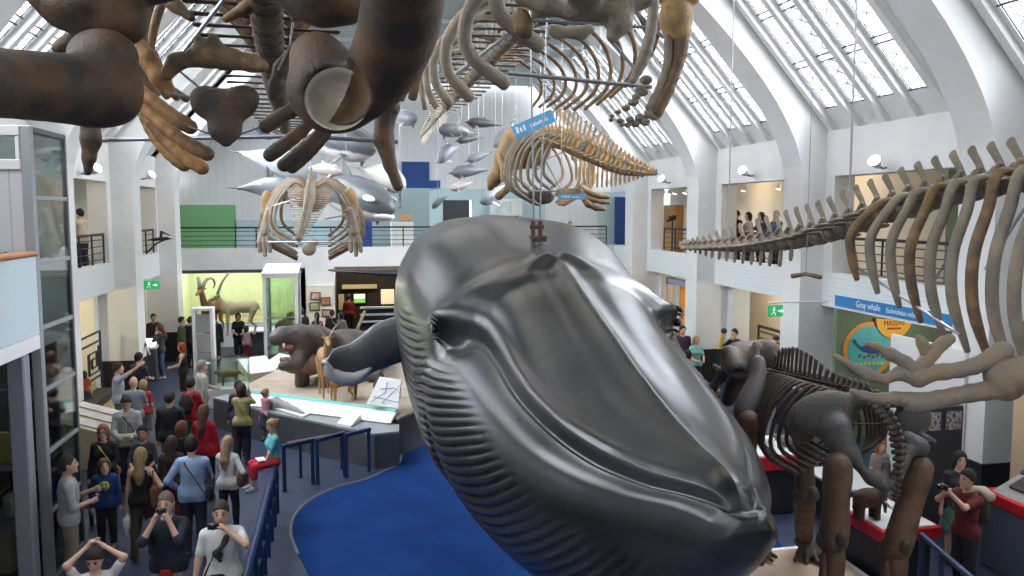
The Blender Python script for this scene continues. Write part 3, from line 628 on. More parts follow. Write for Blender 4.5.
# pectoral fins
WFIN = mat('whale_fin_grey', (.13, .135, .145), .32, (.09, .094, .10), 2)
WUNDER = mat('whale_fin_white', (.62, .63, .64), .4)
def fin(sx):
    Y0 = 13.4; yt = 12.9
    px = [(400, 316), (388, 318), (373, 324), (362, 333), (350, 341), (341, 343), (333, 345), (329, 352), (327, 363), (331, 374), (341, 380), (353, 382), (362, 378), (373, 371), (388, 366), (402, 362)]
    P = np.array([onY(x, y, Y0) for x, y in px]); P[:, 0] -= WX
    n = len(P) // 2; rings = []
    top, bot = P[:n], P[n:][::-1]
    for i in range(n):
        a, b_ = top[i], bot[i]; c = (a + b_) / 2; h = (a - b_) / 2; th = .17 * (1 - .55 * i / (n - 1)); ring = []
        sw = -.5 * (i / (n - 1)) ** 1.3
        for t in np.arange(16) * 2 * PI / 16: ring.append(c + h * math.cos(t) + np.array([0, th * math.sin(t) + sw, 0]))
        rings.append(np.array(ring))
    fine = []
    R = np.array(rings)
    for u in np.linspace(0, n - 1, 30):
        i = min(int(u), n - 2); f = u - i; fine.append(R[i] * (1 - f) + R[i + 1] * f)
    tipc = fine[-1].mean(0); fine.append(tipc + (fine[-1] - tipc) * .7 + np.array([-.06, 0, 0])); fine.append(tipc + (fine[-1] - tipc) * .1 + np.array([-.09, 0, 0]))
    A = np.vstack(fine); A[:, 0] = -A[:, 0] if sx > 0 else A[:, 0]; A[:, 0] += WX; nr = len(fine)
    b = B().loft(list(A.reshape(nr, 16, 3))); o = b.obj('pectoral_fin', WFIN, whale, True, smooth=True)
    # white lower rim
    e = A.reshape(nr, 16, 3)[9:31, 8] + np.array([0, -.01, 0]); e2 = A.reshape(nr, 16, 3)[9:31, 7]; 
    k = np.linspace(0, 1, len(e)); B().tube(e + np.array([0, -.07, .11]), .03 + .085 * np.sin(PI * np.clip(k * 1.05, 0, 1)) ** .7, 10).obj('white_rim', WUNDER, o, True, smooth=True)
    return o
fin(-1); fin(1)
# tail fluke
def fluke():
    rings = []
    for s_ in np.linspace(-1, 1, 41):
        a = abs(s_); xc = 3.15 * s_; lead = 27.3 + 1.5 * a ** 1.3; trail = 28.75 + .55 * a - .35 * (1 - a) ** 6 ; trail = max(trail, lead + .03); c = (lead + trail) / 2; h = (trail - lead) / 2; th = .15 * (1 - a) ** .7 + .02
        rings.append(np.array([[WX + xc, c - h * math.cos(t), 3.12 + .07 * a * a + th * math.sin(t)] for t in np.arange(12) * 2 * PI / 12]))
    return B().loft(rings).obj('tail_fluke', WHALE, whale, True, smooth=True)
fluke()
EYEM = mat('whale_eye', (.01, .01, .01), .15)
for sx in (-1, 1):
    e = np.array([WX + sx * 1.47, 9.36, 3.86]); o = B().ell(e, (.05, .06, .05)).obj('eye', EYEM, whale, True, smooth=True)
    B().tube([e + np.array([sx * .035, .05 * math.cos(t), .045 * math.sin(t)]) for t in np.linspace(0, 2 * PI, 17)], .010, 6).obj('eye_rim', mat('whale_eye_rim', (.3, .3, .31), .4), o, True, smooth=True)
    f = B()
    for j, (dz, L, bow) in enumerate(((.07, .22, .03), (.115, .27, .035), (.16, .28, .03), (-.075, .2, -.03))):
        P = [e + np.array([sx * (.035 - .05 * t * t - .01 * j), t * L, dz + bow * (1 - t * t)]) for t in np.linspace(-1, 1, 9)]
        f.tube(P, [.004, .010, .015, .018, .019, .018, .015, .010, .004], 7)
    f.obj('eyelid_folds', WHALE, whale, True, smooth=True)
# hanging bracket and rods on the back
b = B(); hp = np.array([WX, 10.55, 4.86])
b.box(hp + (-.10, -.14, -.05), hp + (.10, .14, .02)); b.cyl(hp + (-.05, 0, 0), hp + (-.05, 0, .22), .03, 8); b.cyl(hp + (.05, 0, 0), hp + (.05, 0, .22), .03, 8); b.cyl(hp + (-.09, 0, .14), hp + (.09, 0, .14), .03, 8)
b.obj('hanging_bracket', mat('rusty_iron', (.08, .05, .04), .7), whale, True)
b = B(); b.cyl(hp + (-.04, 0, .2), (WX - .15, 10.55, CEI - .1), .012, 6); b.cyl(hp + (.04, 0, .2), (WX + .22, 10.55, CEI - .1), .012, 6); b.obj('hanging_rod', STEEL, whale, True)
# carpet below
cp = [(400, 440), (400, 462), (383, 472), (365, 480), (340, 487), (318, 496), (302, 507), (293, 520), (291, 535), (296, 550), (304, 566), (312, 585), (330, 640), (420, 700), (620, 760), (800, 640), (760, 520), (640, 460)]
P = np.array([onZ(x, y, 0) for x, y in cp]); P = np.vstack([catmull(P[i:i + 2] if False else P, 90)]); 
struct('floor_carpet', B().prism(P, (0, 0, .001), (0, 0, .012)), CARPET)
struct('trim_50', B().tube(np.vstack([P[:50]]) + np.array([0, 0, .012]), .025, 6), GREYM)
# ---------------------------------------------------------------- hanging whale skeletons
def bone(name, c, c2, sc=6, rough=.62): return mat(name, c, rough, c2, sc, 5, bump=.25, bscale=30, lo=.38, hi=.66)
B_DARK = bone('bone_dark_brown', (.042, .032, .025), (.135, .072, .032), 4)
B_BROWN = bone('bone_brown', (.11, .075, .045), (.26, .15, .06), 7)
B_AMBER = bone('bone_amber', (.36, .18, .06), (.09, .045, .022), 4)
B_GREY = bone('bone_grey_brown', (.20, .165, .125), (.31, .25, .18), 5)
B_PALE = bone('bone_pale', (.46, .41, .33), (.60, .54, .44), 6)
B_TAN = bone('bone_tan', (.30, .185, .09), (.46, .28, .11), 6)
B_SKULL = bone('bone_amber_skull', (.36, .22, .09), (.16, .10, .05), 3)
B_BLACK = bone('bone_black_brown', (.030, .024, .020), (.085, .055, .035), 6)
B_SOFT = bone('bone_soft_grey', (.215, .185, .155), (.30, .215, .125), 4)
WIRE = mat('thin_steel_wire', (.38, .38, .40), .4, metal=.4)
def vertebra(p, t, up, r, L, sp_h, sp_w, tilt, tr_l, tr_w, chev=0., droop=0.):
    b = B(); t, s, u = frame(t, up); p = np.asarray(p, float); rings = []
    for y, k in ((-.5, .93), (-.42, 1.0), (-.3, .9), (0, .84), (.3, .9), (.42, 1.0), (.5, .93)):
        rings.append(np.array([p + t * y * L + r * k * (math.cos(a) * s + math.sin(a) * u) for a in np.arange(12) * 2 * PI / 12]))
    b.loft(rings)
    if sp_h: 
        P = [p + u * r * .7, p + u * (r + sp_h * .35) + t * tilt * .3, p + u * (r + sp_h * .75) + t * tilt * .75, p + u * (r + sp_h) + t * tilt]
        b.tube(P, [sp_w * .8, sp_w * .62, sp_w * .68, sp_w * .8], 8, .42, ref=s, round_=True)
        for q in (-1, 1): b.tube([p + u * r * .75 + s * q * r * .55, p + u * (r * 1.25) + s * q * r * .6 - t * L * .35], [sp_w * .5, sp_w * .35], 6, round_=True)
    if tr_l:
        for q in (-1, 1):
            P = [p + s * q * r * .8, p + s * q * (r + tr_l * .5) - u * droop * .4, p + s * q * (r + tr_l) - u * droop]
            b.tube(P, [tr_w * .75, tr_w * .7, tr_w], 8, .35, ref=u, round_=True)
    if chev: b.tube([p - u * r * .8, p - u * (r + chev * .5) + t * chev * .15, p - u * (r + chev) + t * chev * .3], [sp_w * .5, sp_w * .7, sp_w * .5], 8, .5, ref=s, round_=True)
    return b
def rib(p, t, up, side, r0, w, drop, inward, sweep, rad, flat=.5, rise=.08, tip=.8, n=18):
    t, s, u = frame(t, up); s = s * side; p = np.asarray(p, float)
    P = [p + s * r0, p + s * (r0 + .35 * (w - r0)) + u * rise + t * sweep * .05, p + s * w * .82 - u * drop * .16 + t * sweep * .2, p + s * w - u * drop * .45 + t * sweep * .45, p + s * (w * .93 + .07 * inward) - u * drop * .75 + t * sweep * .75, p + s * inward - u * drop + t * sweep]
    b = B(); P = catmull(P, n); k = np.linspace(0, 1, n); rr = rad * np.interp(k, [0, .12, .5, .85, 1], [.55, .8, 1, .95, tip])
    b.tube(P, rr, 8, flat, ref=u + s * .01 if False else s * 0 + np.cross(t, [0, 0, 0]) + t, round_=True); return b
def column(root, m, pts, n, prof, up=(0, 0, 1), ex=None):
    """vertebrae along a smooth line; prof(k) -> dict for k in 0..1 from head to tail"""
    C = catmull(pts, 240); d = np.r_[0, np.cumsum(np.linalg.norm(np.diff(C, axis=0), axis=1))]; sizes = np.array([prof(k)['L'] for k in np.linspace(0, 1, n)]); cum = np.r_[0, np.cumsum(sizes)]; cum = cum / cum[-1] * d[-1]; out = []
    for i in range(n):
        s_ = (cum[i] + cum[i + 1]) / 2; p = np.array([np.interp(s_, d, C[:, j]) for j in range(3)]); q = np.array([np.interp(min(s_ + .1, d[-1]), d, C[:, j]) for j in range(3)]) - np.array([np.interp(max(s_ - .1, 0), d, C[:, j]) for j in range(3)])
        a = prof((i + .5) / n); a = dict(a); a['L'] = (cum[i + 1] - cum[i]) * .82; a.pop('x', None)
        vertebra(p, q, up, **a).obj('vertebra', m if not callable(m) else m(i), root, True, smooth=True, angle=50); out.append((p, q / np.linalg.norm(q)))
    return out
lerp = lambda k, xs, ys: float(np.interp(k, xs, ys))
P0 = lambda *a: np.array(a, float)
def bones(name, root, m, P, R, h=.02, k=.04, smooth=0):
    if smooth: n0 = len(P); P = catmull(P, smooth); R = np.interp(np.linspace(0, n0 - 1, smooth), range(n0), R)
    return SDF(k).chain(P, R).obj(name, m, root, h, True)
def wire(root, a, z=CEI - .05, r=.006, b=None): 
    b = (a[0], a[1], z) if b is None else b
    return B().tube([a, b], [r, r], 5).obj('hanging_wire', WIRE, root, True)

# A: the dark skeleton overhead at the left, head towards us ---------------------------------------------------
A = thing('whale_skeleton', 'dark brown whale skeleton overhead at left with two massive jaw bones', 'whale skeleton', (-1.0, 11, 7.0), 0, 'hanging whale skeletons')
acol = [onZ(264, -30, 7.0), onZ(266, 10, 7.0), onZ(272, 60, 7.0), onZ(279, 100, 7.0), onZ(285, 128, 7.0), onZ(288, 140, 6.95)]
va = column(A, B_DARK, acol, 30, lambda k: dict(r=lerp(k, [0, .4, 1], [.15, .17, .09]), L=lerp(k, [0, .5, 1], [.8, 1.1, .6]), sp_h=lerp(k, [0, .4, .8, 1], [.3, .45, .2, 0.02]), sp_w=.09, tilt=.08, tr_l=lerp(k, [0, .1, .6, .9, 1], [.40, .52, .42, .1, .0]), tr_w=.06))
for i in range(7):
    p, t = va[1 + i]; p = np.asarray(p)
    for sd in (-1, 1):
        Q = catmull([p + P0(sd * .18, 0, .05), p + P0(sd * .55, .02, .55), p + P0(sd * 1.0, .05, .78), p + P0(sd * 1.28, .1, .35), p + P0(sd * 1.34, .15, -.2), p + P0(sd * (1.22 - .04 * i), .2, -.8 + .05 * i)], 20)
        B().tube(Q, .055 * np.interp(np.linspace(0, 1, 20), [0, .15, .6, 1], [.6, .9, 1, .75]), 8, .6, ref=(0, 1, 0), round_=True).obj('rib', B_BROWN, A, True, smooth=True)
def mandible(pts, radii, bulb, scoop, name='mandible'):
    s = SDF(.10); P = catmull(pts, 14); R = np.interp(np.linspace(0, len(pts) - 1, 14), range(len(pts)), radii); s.chain(P, R)
    for c, r in bulb: s.ell(c, r)
    if scoop: s.sub(*scoop)
    return s.obj(name, B_DARK, A, .028, True)
DA = 5.4
mandible([dep(112, 90, DA), dep(85, 90, DA - .1), dep(45, 87, DA - .4), dep(0, 83, DA - .8), dep(-60, 80, DA - 1.3), dep(-150, 62, DA - 1.9)], [.16, .19, .175, .165, .16, .15],
         [(dep(100, 58, DA + .08), (.20, .22, .18)), (dep(112, 55, DA + .05), (.15, .18, .13)), (dep(118, 88, DA), (.13, .2, .15)), (dep(104, 106, DA), (.18, .18, .12))], None)
mandible([dep(326, 112, DA), dep(356, 98, DA - .1), dep(382, 68, DA - .35), dep(398, 30, DA - .7), dep(404, -15, DA - 1.1), dep(402, -90, DA - 1.7)], [.10, .14, .19, .20, .19, .18],
         [(dep(318, 58, DA + .08), (.185, .2, .17)), (dep(333, 90, DA + .02), (.30, .24, .265))], (dep(331, 92, DA - .40), (.235, .40, .225)))
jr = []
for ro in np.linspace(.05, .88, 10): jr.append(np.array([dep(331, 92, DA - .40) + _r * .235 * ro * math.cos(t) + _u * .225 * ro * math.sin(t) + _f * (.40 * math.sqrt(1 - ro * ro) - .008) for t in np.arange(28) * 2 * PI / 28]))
B().loft(jr + [q + _f * .006 for q in jr[::-1]]).obj('joint_highlight', B_PALE, A, True, smooth=True)  # light reflected in the scoop, put in as a shell of paler bone
SKA = SDF(.08)
SKA.ell(dep(95, 8, 5.75), (.30, .3, .16)).ell(dep(118, 22, 5.75), (.15, .2, .14)).chain([dep(125, 22, 5.75), dep(95, 18, 5.75), dep(62, 8, 5.7), dep(38, -4, 5.6)], [.14, .15, .12, .08])
SKA.chain([dep(322, 8, 5.75), dep(345, 0, 5.75), dep(300, 2, 5.8)], [.13, .15, .12]).ell(dep(325, 0, 5.75), (.22, .25, .14))
SKA.chain([dep(110, -15, 5.8), dep(210, -60, 5.9), dep(330, -15, 5.8)], [.2, .34, .2]).chain([dep(210, -60, 5.9), dep(215, -150, 5.0), dep(220, -320, 4.0)], [.3, .24, .16])
SKA.obj('skull', B_DARK, A, .03, True)
bones('jugal', A, B_DARK, [dep(92, 20, 5.8), dep(78, 34, 5.85), dep(66, 44, 5.9), dep(58, 48, 5.9)], [.07, .05, .05, .045])
s = SDF(.06); s.chain([dep(167, 74, 6.1), dep(176, 62, 6.1), dep(196, 57, 6.1), dep(212, 55, 6.1), dep(232, 59, 6.1), dep(250, 63, 6.1), dep(262, 66, 6.1)], [.05, .055, .06, .085, .065, .055, .05]).chain([dep(206, 56, 6.1), dep(199, 40, 6.1)], [.06, .035]).chain([dep(216, 54, 6.1), dep(214, 38, 6.1)], [.06, .035]); s.obj('hyoid', B_BROWN, A, .018, True)
s = SDF(.05); s.ell(dep(205, 98, 6.3), (.11, .05, .095)).ell(dep(244, 98, 6.3), (.115, .05, .10)).ell(dep(224, 106, 6.3), (.235, .055, .135)).ell(dep(225, 128, 6.3), (.13, .05, .12)).rc(dep(225, 132, 6.3), dep(226, 143, 6.3), .07, .03); s.obj('sternum', B_DARK, A, .018, True)
for i, (a, b_, c, d) in enumerate((((135, 84), (155, 102), (174, 117), (190, 127)), ((133, 92), (155, 118), (182, 140), (207, 154)), ((136, 98), (155, 128), (178, 152), (202, 168)), ((140, 110), (152, 132), (168, 152), (184, 165)))):
    D = 6.5 + .25 * i; bones('first_rib', A, B_AMBER, [dep(*a, D), dep(*b_, D), dep(*c, D), dep(*d, D)], [.035, .05, .055, .06], .018, .02, 8)
for i, (a, b_, c, d) in enumerate((((330, 88), (308, 103), (285, 114), (266, 126)), ((330, 105), (308, 125), (288, 142), (270, 155)), ((335, 112), (318, 135), (300, 152), (284, 165)), ((338, 118), (322, 138), (308, 153), (292, 167)))):
    D = 6.5 + .25 * i; bones('first_rib', A, B_DARK, [dep(*a, D), dep(*b_, D), dep(*c, D), dep(*d, D)], [.035, .05, .055, .06], .018, .02, 8)
bones('stylohyoid', A, B_AMBER, [dep(134, 38, 6.4), dep(148, 58, 6.4), dep(160, 78, 6.4), dep(172, 93, 6.4)], [.045, .075, .07, .04], .018)
bones('stylohyoid', A, B_DARK, [dep(292, 52, 6.4), dep(282, 68, 6.4), dep(276, 86, 6.4), dep(273, 96, 6.4)], [.045, .06, .055, .04], .018)
bones('chevron_bone', A, B_BROWN, [dep(158, -4, 7), dep(176, 6, 7), dep(191, 18, 7)], [.05, .055, .035], .018); bones('chevron_bone', A, B_BROWN, [dep(266, -3, 7), dep(246, 8, 7), dep(226, 19, 7)], [.05, .055, .035], .018)
bones('humerus', A, B_DARK, [dep(90, 122, 7.4), dep(91, 140, 7.4), dep(89, 158, 7.4), dep(88, 172, 7.4)], [.085, .085, .055, .035], .02)
s = SDF(.04); s.ell(dep(386, 106, 7.4), (.13, .13, .11)).chain([dep(386, 112, 7.4), dep(383, 138, 7.4)], [.10, .085]).chain([dep(384, 140, 7.4), dep(390, 165, 7.4), dep(398, 186, 7.4)], [.095, .055, .05]); s.obj('humerus', B_DARK, A, .02, True)
for P in ([(95, 140), (300, 136), (398, 142)],): 
    for a, b_ in zip(P[:-1], P[1:]): B().tube([dep(*a, 7.6), dep(*b_, 7.6)], [.02, .02], 8).obj('support_rod', STEEL, A, True)
for a, b_, D in (((168, 72), (228, -6), 6.6), ((292, 20), (282, -2), 6.2), ((293, 22), (290, 45), 6.2), ((290, 45), (278, 70), 6.3), ((178, 70), (200, 88), 6.3), ((165, 92), (195, 98), 6.3), ((188, 126), (215, 136), 6.4), ((235, 136), (268, 124), 6.5)):
    B().tube([dep(*a, D), dep(*b_, D)], [.018, .018] if D == 6.6 else [.009, .009], 6).obj('support_rod', STEEL if D == 6.6 else GREYM, A, True)
for i in (4, 14, 24): wire(A, va[i][0])

# B: the long fin skeleton above the model whale -----------------------------------------------------------------
Bk = thing('whale_skeleton', 'very long grey brown whale skeleton hanging high above the whale model', 'whale skeleton', (2.6, 16, 8), 0, 'hanging whale skeletons')
bcol = [(2.6, 7.5, 7.9), (2.6, 12, 8.0), (2.6, 18, 8.05), (2.6, 24, 8.0), (2.6, 30.2, 7.9)]
vb = column(Bk, lambda i: B_GREY if i < 27 else B_PALE, bcol, 44, lambda k: dict(r=lerp(k, [0, .4, 1], [.14, .17, .09]), L=lerp(k, [0, .5, 1], [.9, 1.1, .7]), sp_h=lerp(k, [0, .4, .8, 1], [.25, .45, .25, .1]), sp_w=lerp(k, [.5, .7], [.10, .055]), tilt=.12, tr_l=lerp(k, [0, .1, .55, .7, 1], [.3, .5, .45, .08, .0]), tr_w=.08, chev=.26 if k > .62 else 0))
def bz(y): return P0_(2.6, y, float(np.interp(y, [v[0][1] for v in vb], [v[0][2] for v in vb])))
P0_ = lambda *a: np.array(a, float)
for Y, w, dr, iw, rad in ((8.0, 1.15, 1.08, .72, .082), (9.5, 1.25, 1.27, .78, .085), (11.0, 1.3, 1.27, .98, .08), (12.4, 1.32, 1.2, 1.08, .072), (13.8, 1.3, 1.08, 1.15, .062), (15.3, 1.25, .95, 1.2, .06)):
    rib(bz(Y), (0, 1, 0), (0, 0, 1), -1, .18, w, dr, iw, .15, rad, .62, tip=1.0).obj('rib', B_GREY, Bk, True, smooth=True)
for j in range(11):
    Y = 9.6 + .62 * j; rib(bz(Y), (0, 1, 0), (0, 0, 1), 1, .18, [1.1, 1.2, 1.25, 1.28, 1.3, 1.3, 1.3, 1.28, 1.25, 1.2, 1.1][j], [1.0, 1.15, 1.22, 1.25, 1.25, 1.2, 1.12, 1.05, .95, .88, .8][j], .95, .25, .034, .9, tip=.8).obj('rib', B_BROWN, Bk, True, smooth=True)
s = SDF(.06); s.chain([dep(522, -6, 7), dep(545, 6, 7), dep(572, 11, 7), dep(598, 11, 7), dep(622, 6, 7), dep(645, -4, 7)], [.09, .08, .07, .08, .09, .10]).chain([dep(610, 10, 7), dep(620, 22, 7), dep(613, 36, 7)], [.11, .10, .06]).chain([dep(585, 8, 7), dep(585, -40, 6.6), dep(588, -120, 5.2)], [.10, .3, .2]); s.obj('skull', B_GREY, Bk, .022, True)
s = SDF(.04); s.ell(dep(558, 33, 8.4), (.09, .04, .07)).ell(dep(580, 34, 8.4), (.09, .04, .07)).chain([dep(552, 29, 8.4), dep(570, 33, 8.4), dep(590, 29, 8.4)], [.05, .05, .05]); s.obj('hyoid', B_GREY, Bk, .018, True)
bones('stylohyoid', Bk, B_BROWN, [dep(521, 18, 7), dep(524, 28, 7), dep(526, 33, 7)], [.08, .08, .05], .02)
DB = 9.4
s = SDF(.05); s.ell(dep(676, 18, DB), (.20, .16, .24)).chain([dep(672, -8, DB), dep(690, -6, DB), dep(650, -4, DB)], [.14, .12, .06]); s.ell(dep(680, 33, DB), (.13, .12, .12)); s.obj('humerus', B_TAN, Bk, .024, True)
bones('radius', Bk, B_BROWN, [dep(681, 38, DB), dep(679, 58, DB), dep(670, 85, DB), dep(657, 112, DB)], [.10, .075, .07, .075], .02, .02, 8)
bones('ulna', Bk, B_GREY, [dep(668, 30, DB), dep(668, 60, DB), dep(660, 88, DB), dep(650, 108, DB)], [.055, .05, .05, .055], .018, .02, 8)
bones('scapula', Bk, B_GREY, [dep(654, -4, DB - .3), dep(652, 25, DB - .3), dep(645, 55, DB - .3), dep(633, 80, DB - .3)], [.06, .06, .07, .045], .018, .02, 9)
for P in ([(650, 114), (640, 118), (630, 120), (620, 121), (611, 120)], [(655, 116), (645, 122), (636, 124), (628, 125), (622, 125)], [(642, 92), (634, 102), (626, 108), (618, 112), (612, 116)], [(646, 80), (640, 90), (636, 97), (631, 103), (627, 108)]):
    for i, q in enumerate(P): B().ell(dep(*q, DB), (.075 - .012 * i, .05, .055 - .008 * i)).obj('phalanx', B_GREY, Bk, True, smooth=True)
for a, b_, D, r in (((534, 20), (660, 28), 9.2, .02), ((508, 73), (652, 87), 10.5, .028), ((445, 82), (560, -5), 12, .03), ((610, 40), (640, 75), 10, .025), ((636, 12), (664, 38), 10, .025)):
    B().tube([dep(*a, D), dep(*b_, D)], [r, r], 7).obj('support_rod', STEEL, Bk, True)
for i in (3, 20, 30, 41): wire(Bk, vb[i][0])

# C: the mid-air amber skeleton with the blue sign -----------------------------------------------------------------
Ck = thing('whale_skeleton', 'amber whale skeleton with tall spines and tail pointing right, blue sign above', 'whale skeleton', (4.2, 17, 6.2), 0, 'hanging whale skeletons')
ccol = [dep(520, 150, 20.0), dep(540, 140, 19.2), dep(562, 139, 18.2), dep(585, 148, 17.2), dep(608, 160, 16.4), dep(630, 169, 15.7), dep(656, 174, 15.0)]
vc = column(Ck, lambda i: B_TAN if i % 3 else B_GREY, ccol, 34, lambda k: dict(r=lerp(k, [0, .45, .75, 1], [.15, .27, .17, .03]), L=lerp(k, [0, .5, 1], [.9, 1.1, .6]), sp_h=lerp(k, [0, .3, .75, 1], [.2, .40, .12, 0.0]), sp_w=.065, tilt=.06, tr_l=lerp(k, [0, .3, .7, 1], [.12, .3, .06, 0]), tr_w=.06, chev=lerp(k, [.42, .45, .6, .8, .9], [0, .45, .4, .1, 0])))
for i in range(3, 14):
    p, t = vc[i]
    for sd in (-1, 1): rib(p, t, (0, 0, 1), sd, .15, [.7, .85, .95, 1.0, 1.0, 1.0, .95, .9, .8, .7, .6][i - 3], [1.1, 1.3, 1.45, 1.5, 1.5, 1.5, 1.45, 1.35, 1.25, 1.1, .95][i - 3], .3, .15, .045, .6).obj('rib', B_TAN if sd < 0 else B_GREY, Ck, True, smooth=True)
s = SDF(.12); s.ell(dep(526, 146, 20.3), (.66, .45, .56)).ell(dep(514, 152, 20.2), (.25, .3, .4)).ell(dep(540, 140, 20.2), (.3, .4, .3)).ell(dep(508, 158, 20.6), (.35, .4, .42)).chain([dep(503, 168, 20.8), dep(494, 180, 21.2), dep(490, 188, 21.6)], [.25, .16, .08]); s.obj('skull', B_SKULL, Ck, .04, True)
bones('mandible', Ck, B_TAN, [dep(500, 156, 20.2), dep(504, 168, 20.2), dep(503, 180, 20.3)], [.07, .10, .06], .025)
s = SDF(.05); s.ell(dep(545, 197, 18.2), (.22, .05, .16)).ell(dep(533, 195, 18.2), (.14, .05, .1)); s.obj('sternum', B_BLACK, Ck, .025, True)
for sx, pts in ((1, [(578, 190), (586, 198), (594, 200), (602, 202), (610, 203)]), (1, [(582, 194), (588, 204), (596, 208), (604, 209)]), (1, [(580, 188), (590, 193), (600, 196), (608, 197)])): bones('flipper_finger', Ck, B_BROWN, [dep(*q, 17.6) for q in pts], [.09, .07, .06, .05, .03][:len(pts)], .022)
bones('humerus', Ck, B_BROWN, [dep(560, 193, 17.8), dep(570, 193, 17.7), dep(581, 192, 17.6)], [.10, .09, .10], .022)
bones('humerus', Ck, B_BROWN, [dep(513, 182, 19.5), dep(506, 190, 19.5), dep(499, 196, 19.5)], [.10, .08, .1], .022)
for a in ((531, 187), (548, 187)): pass
B().tube([dep(531, 191, 18), dep(572, 191, 18)], [.02, .02], 6).obj('support_rod', STEEL, Ck, True)
for a, b_ in (((545, 160), (563, 152)), ((546, 162), (561, 190)), ((545, 162), (532, 175))): B().tube([dep(*a, 18), dep(*b_, 18)], [.018, .018], 6).obj('support_rod', STEEL, Ck, True)
for i in (5, 20): wire(Ck, vc[i][0], r=.01)
SKY = mat('sign_blue', (.10, .36, .66), .5); SIGNW = mat('sign_lettering_white', (.85, .88, .9), .5)
def hang_sign(name, label, q0, q1, q2, D0, D1, body, col=SKY):
    """flat hanging sign from corner pixels: left-top q0, left-bottom q1, right-top q2"""
    a, c, b_ = dep(*q0, D0), dep(*q1, D0), dep(*q2, D1); ex = (b_ - a); w = np.linalg.norm(ex); ex = ex / w; h = np.linalg.norm(a - c); ez = np.array([0, 0, 1.]); ex[2] *= 1; ey = np.cross(ez, ex); ey /= np.linalg.norm(ey); ez = np.cross(ex, ey)
    o = thing(name, label, 'sign', tuple((a + b_) / 2)); P = [c, c + ex * w, c + ex * w + ez * h, c + ez * h]; B().prism(P, ey * .05, ey * 0).obj('board', col, o, True)
    for f0, f1, hh in body:                                        # lettering too small to read: rows of fine upright strokes
        lt = B(); n = max(3, int((f1 - f0) * w / (hh * h * .45)))
        for i in range(n):
            p = c + ex * w * (f0 + (f1 - f0) * i / n) + ez * h * .32 - ey * .001; k = hh * h * (1, .7, .85)[i % 3]; q = ex * (f1 - f0) * w / n * .6; lt.prism([p, p + q, p + q + ez * k, p + ez * k], ey * 0, -ey * .004)
        lt.obj('lettering', SIGNW, o, True)
    for f in (.12, .88): B().tube([c + ex * w * f + ez * h, (c + ex * w * f + ez * h)[:2].tolist() + [CEI - .05]], [.008, .008], 5).obj('hanging_wire', WIRE, o, True)
    return o
hang_sign('hanging_sign', 'tilted pale blue sign hanging above the amber skeleton', (516, 126), (516, 139), (556, 108), 16.6, 16.4, ((.08, .34, .5), (.42, .86, .28)))
hang_sign('hanging_sign', 'small pale blue sign hanging under the amber skeleton', (558, 194), (558, 199.5), (585, 194), 17.0, 17.0, ((.15, .45, .45), (.5, .82, .3)))

# M: the skeleton seen from behind, ribs spread as rings -----------------------------------------------------------
Mk = thing('whale_skeleton', 'brown whale skeleton seen tail first, ribs spread like rings, left of the model', 'whale skeleton', tuple(dep(310, 195, 18)), 0, 'hanging whale skeletons')
mcol = [dep(312, 184, 21), dep(312, 184, 20), dep(311, 187, 19), dep(310, 195, 18), dep(308, 208, 17), dep(304, 224, 16.2), dep(299, 240, 15.6)]
vm = column(Mk, B_GREY, mcol, 36, lambda k: dict(r=lerp(k, [0, .5, 1], [.10, .13, .05]), L=lerp(k, [0, .5, 1], [1, 1, .6]), sp_h=lerp(k, [0, .4, .8, 1], [.2, .34, .16, .02]), sp_w=.05, tilt=.06, tr_l=lerp(k, [0, .3, .7, 1], [.25, .42, .2, 0]), tr_w=.035, chev=lerp(k, [.6, .65, .9], [0, .18, .03])))
for i in range(1, 13):
    p, t = vm[i]; 
    for sd in (-1, 1): rib(p, (0, -1, 0), (0, 0, 1), sd, .12, [.75, .95, 1.08, 1.15, 1.18, 1.18, 1.15, 1.1, 1.05, .98, .9, .8][i - 1], [1.3, 1.55, 1.7, 1.78, 1.8, 1.8, 1.75, 1.7, 1.6, 1.5, 1.35, 1.2][i - 1], .38, .2, .042, .6, rise=.12).obj('rib', B_BROWN if i < 9 else B_GREY, Mk, True, smooth=True)
s = SDF(.1); s.ell(dep(312, 195, 22), (.5, .6, .4)).chain([dep(312, 200, 22.4), dep(312, 205, 24)], [.35, .1]); s.obj('skull', B_BROWN, Mk, .05, True)
s = SDF(.05); s.ell(dep(309, 249, 18.6), (.16, .06, .16)).ell(dep(313, 242, 18.6), (.13, .05, .1)); s.obj('sternum', B_GREY, Mk, .025, True)
for x0, sg in ((266, -1), (353, 1)):
    bones('humerus', Mk, B_GREY, [dep(x0 - sg * 4, 212, 19), dep(x0, 222, 19), dep(x0 + sg * 1, 232, 19)], [.12, .09, .12], .025)
    for j in range(3): bones('flipper_finger', Mk, B_GREY, [dep(x0 + sg * 1 + (j - 1) * 2, 232, 19), dep(x0 + (j - 1) * 4 + sg * 2, 242, 19), dep(x0 + (j - 1) * 5 + sg * (3 if sg > 0 else 1), 255 - abs(j - 1) * 4, 19)], [.08, .07, .05], .022)
s = SDF(.05); s.ell(dep(350, 205, 19.4), (.2, .1, .42)); s.obj('scapula', B_TAN, Mk, .03, True)
s = SDF(.05); s.ell(dep(267, 205, 19.4), (.15, .1, .35)); s.obj('scapula', B_TAN, Mk, .03, True)
B().tube([dep(268, 242, 18.3), dep(352, 242, 18.3)], [.022, .022], 6).obj('support_rod', STEEL, Mk, True)
B().tube([dep(273, 206, 18.2), dep(300, 198, 18.2)], [.018, .018], 6).obj('support_rod', STEEL, Mk, True); B().tube([dep(325, 219, 18.2), dep(346, 215, 18.2)], [.018, .018], 6).obj('support_rod', STEEL, Mk, True)
for i in (4, 22): wire(Mk, vm[i][0], r=.008)

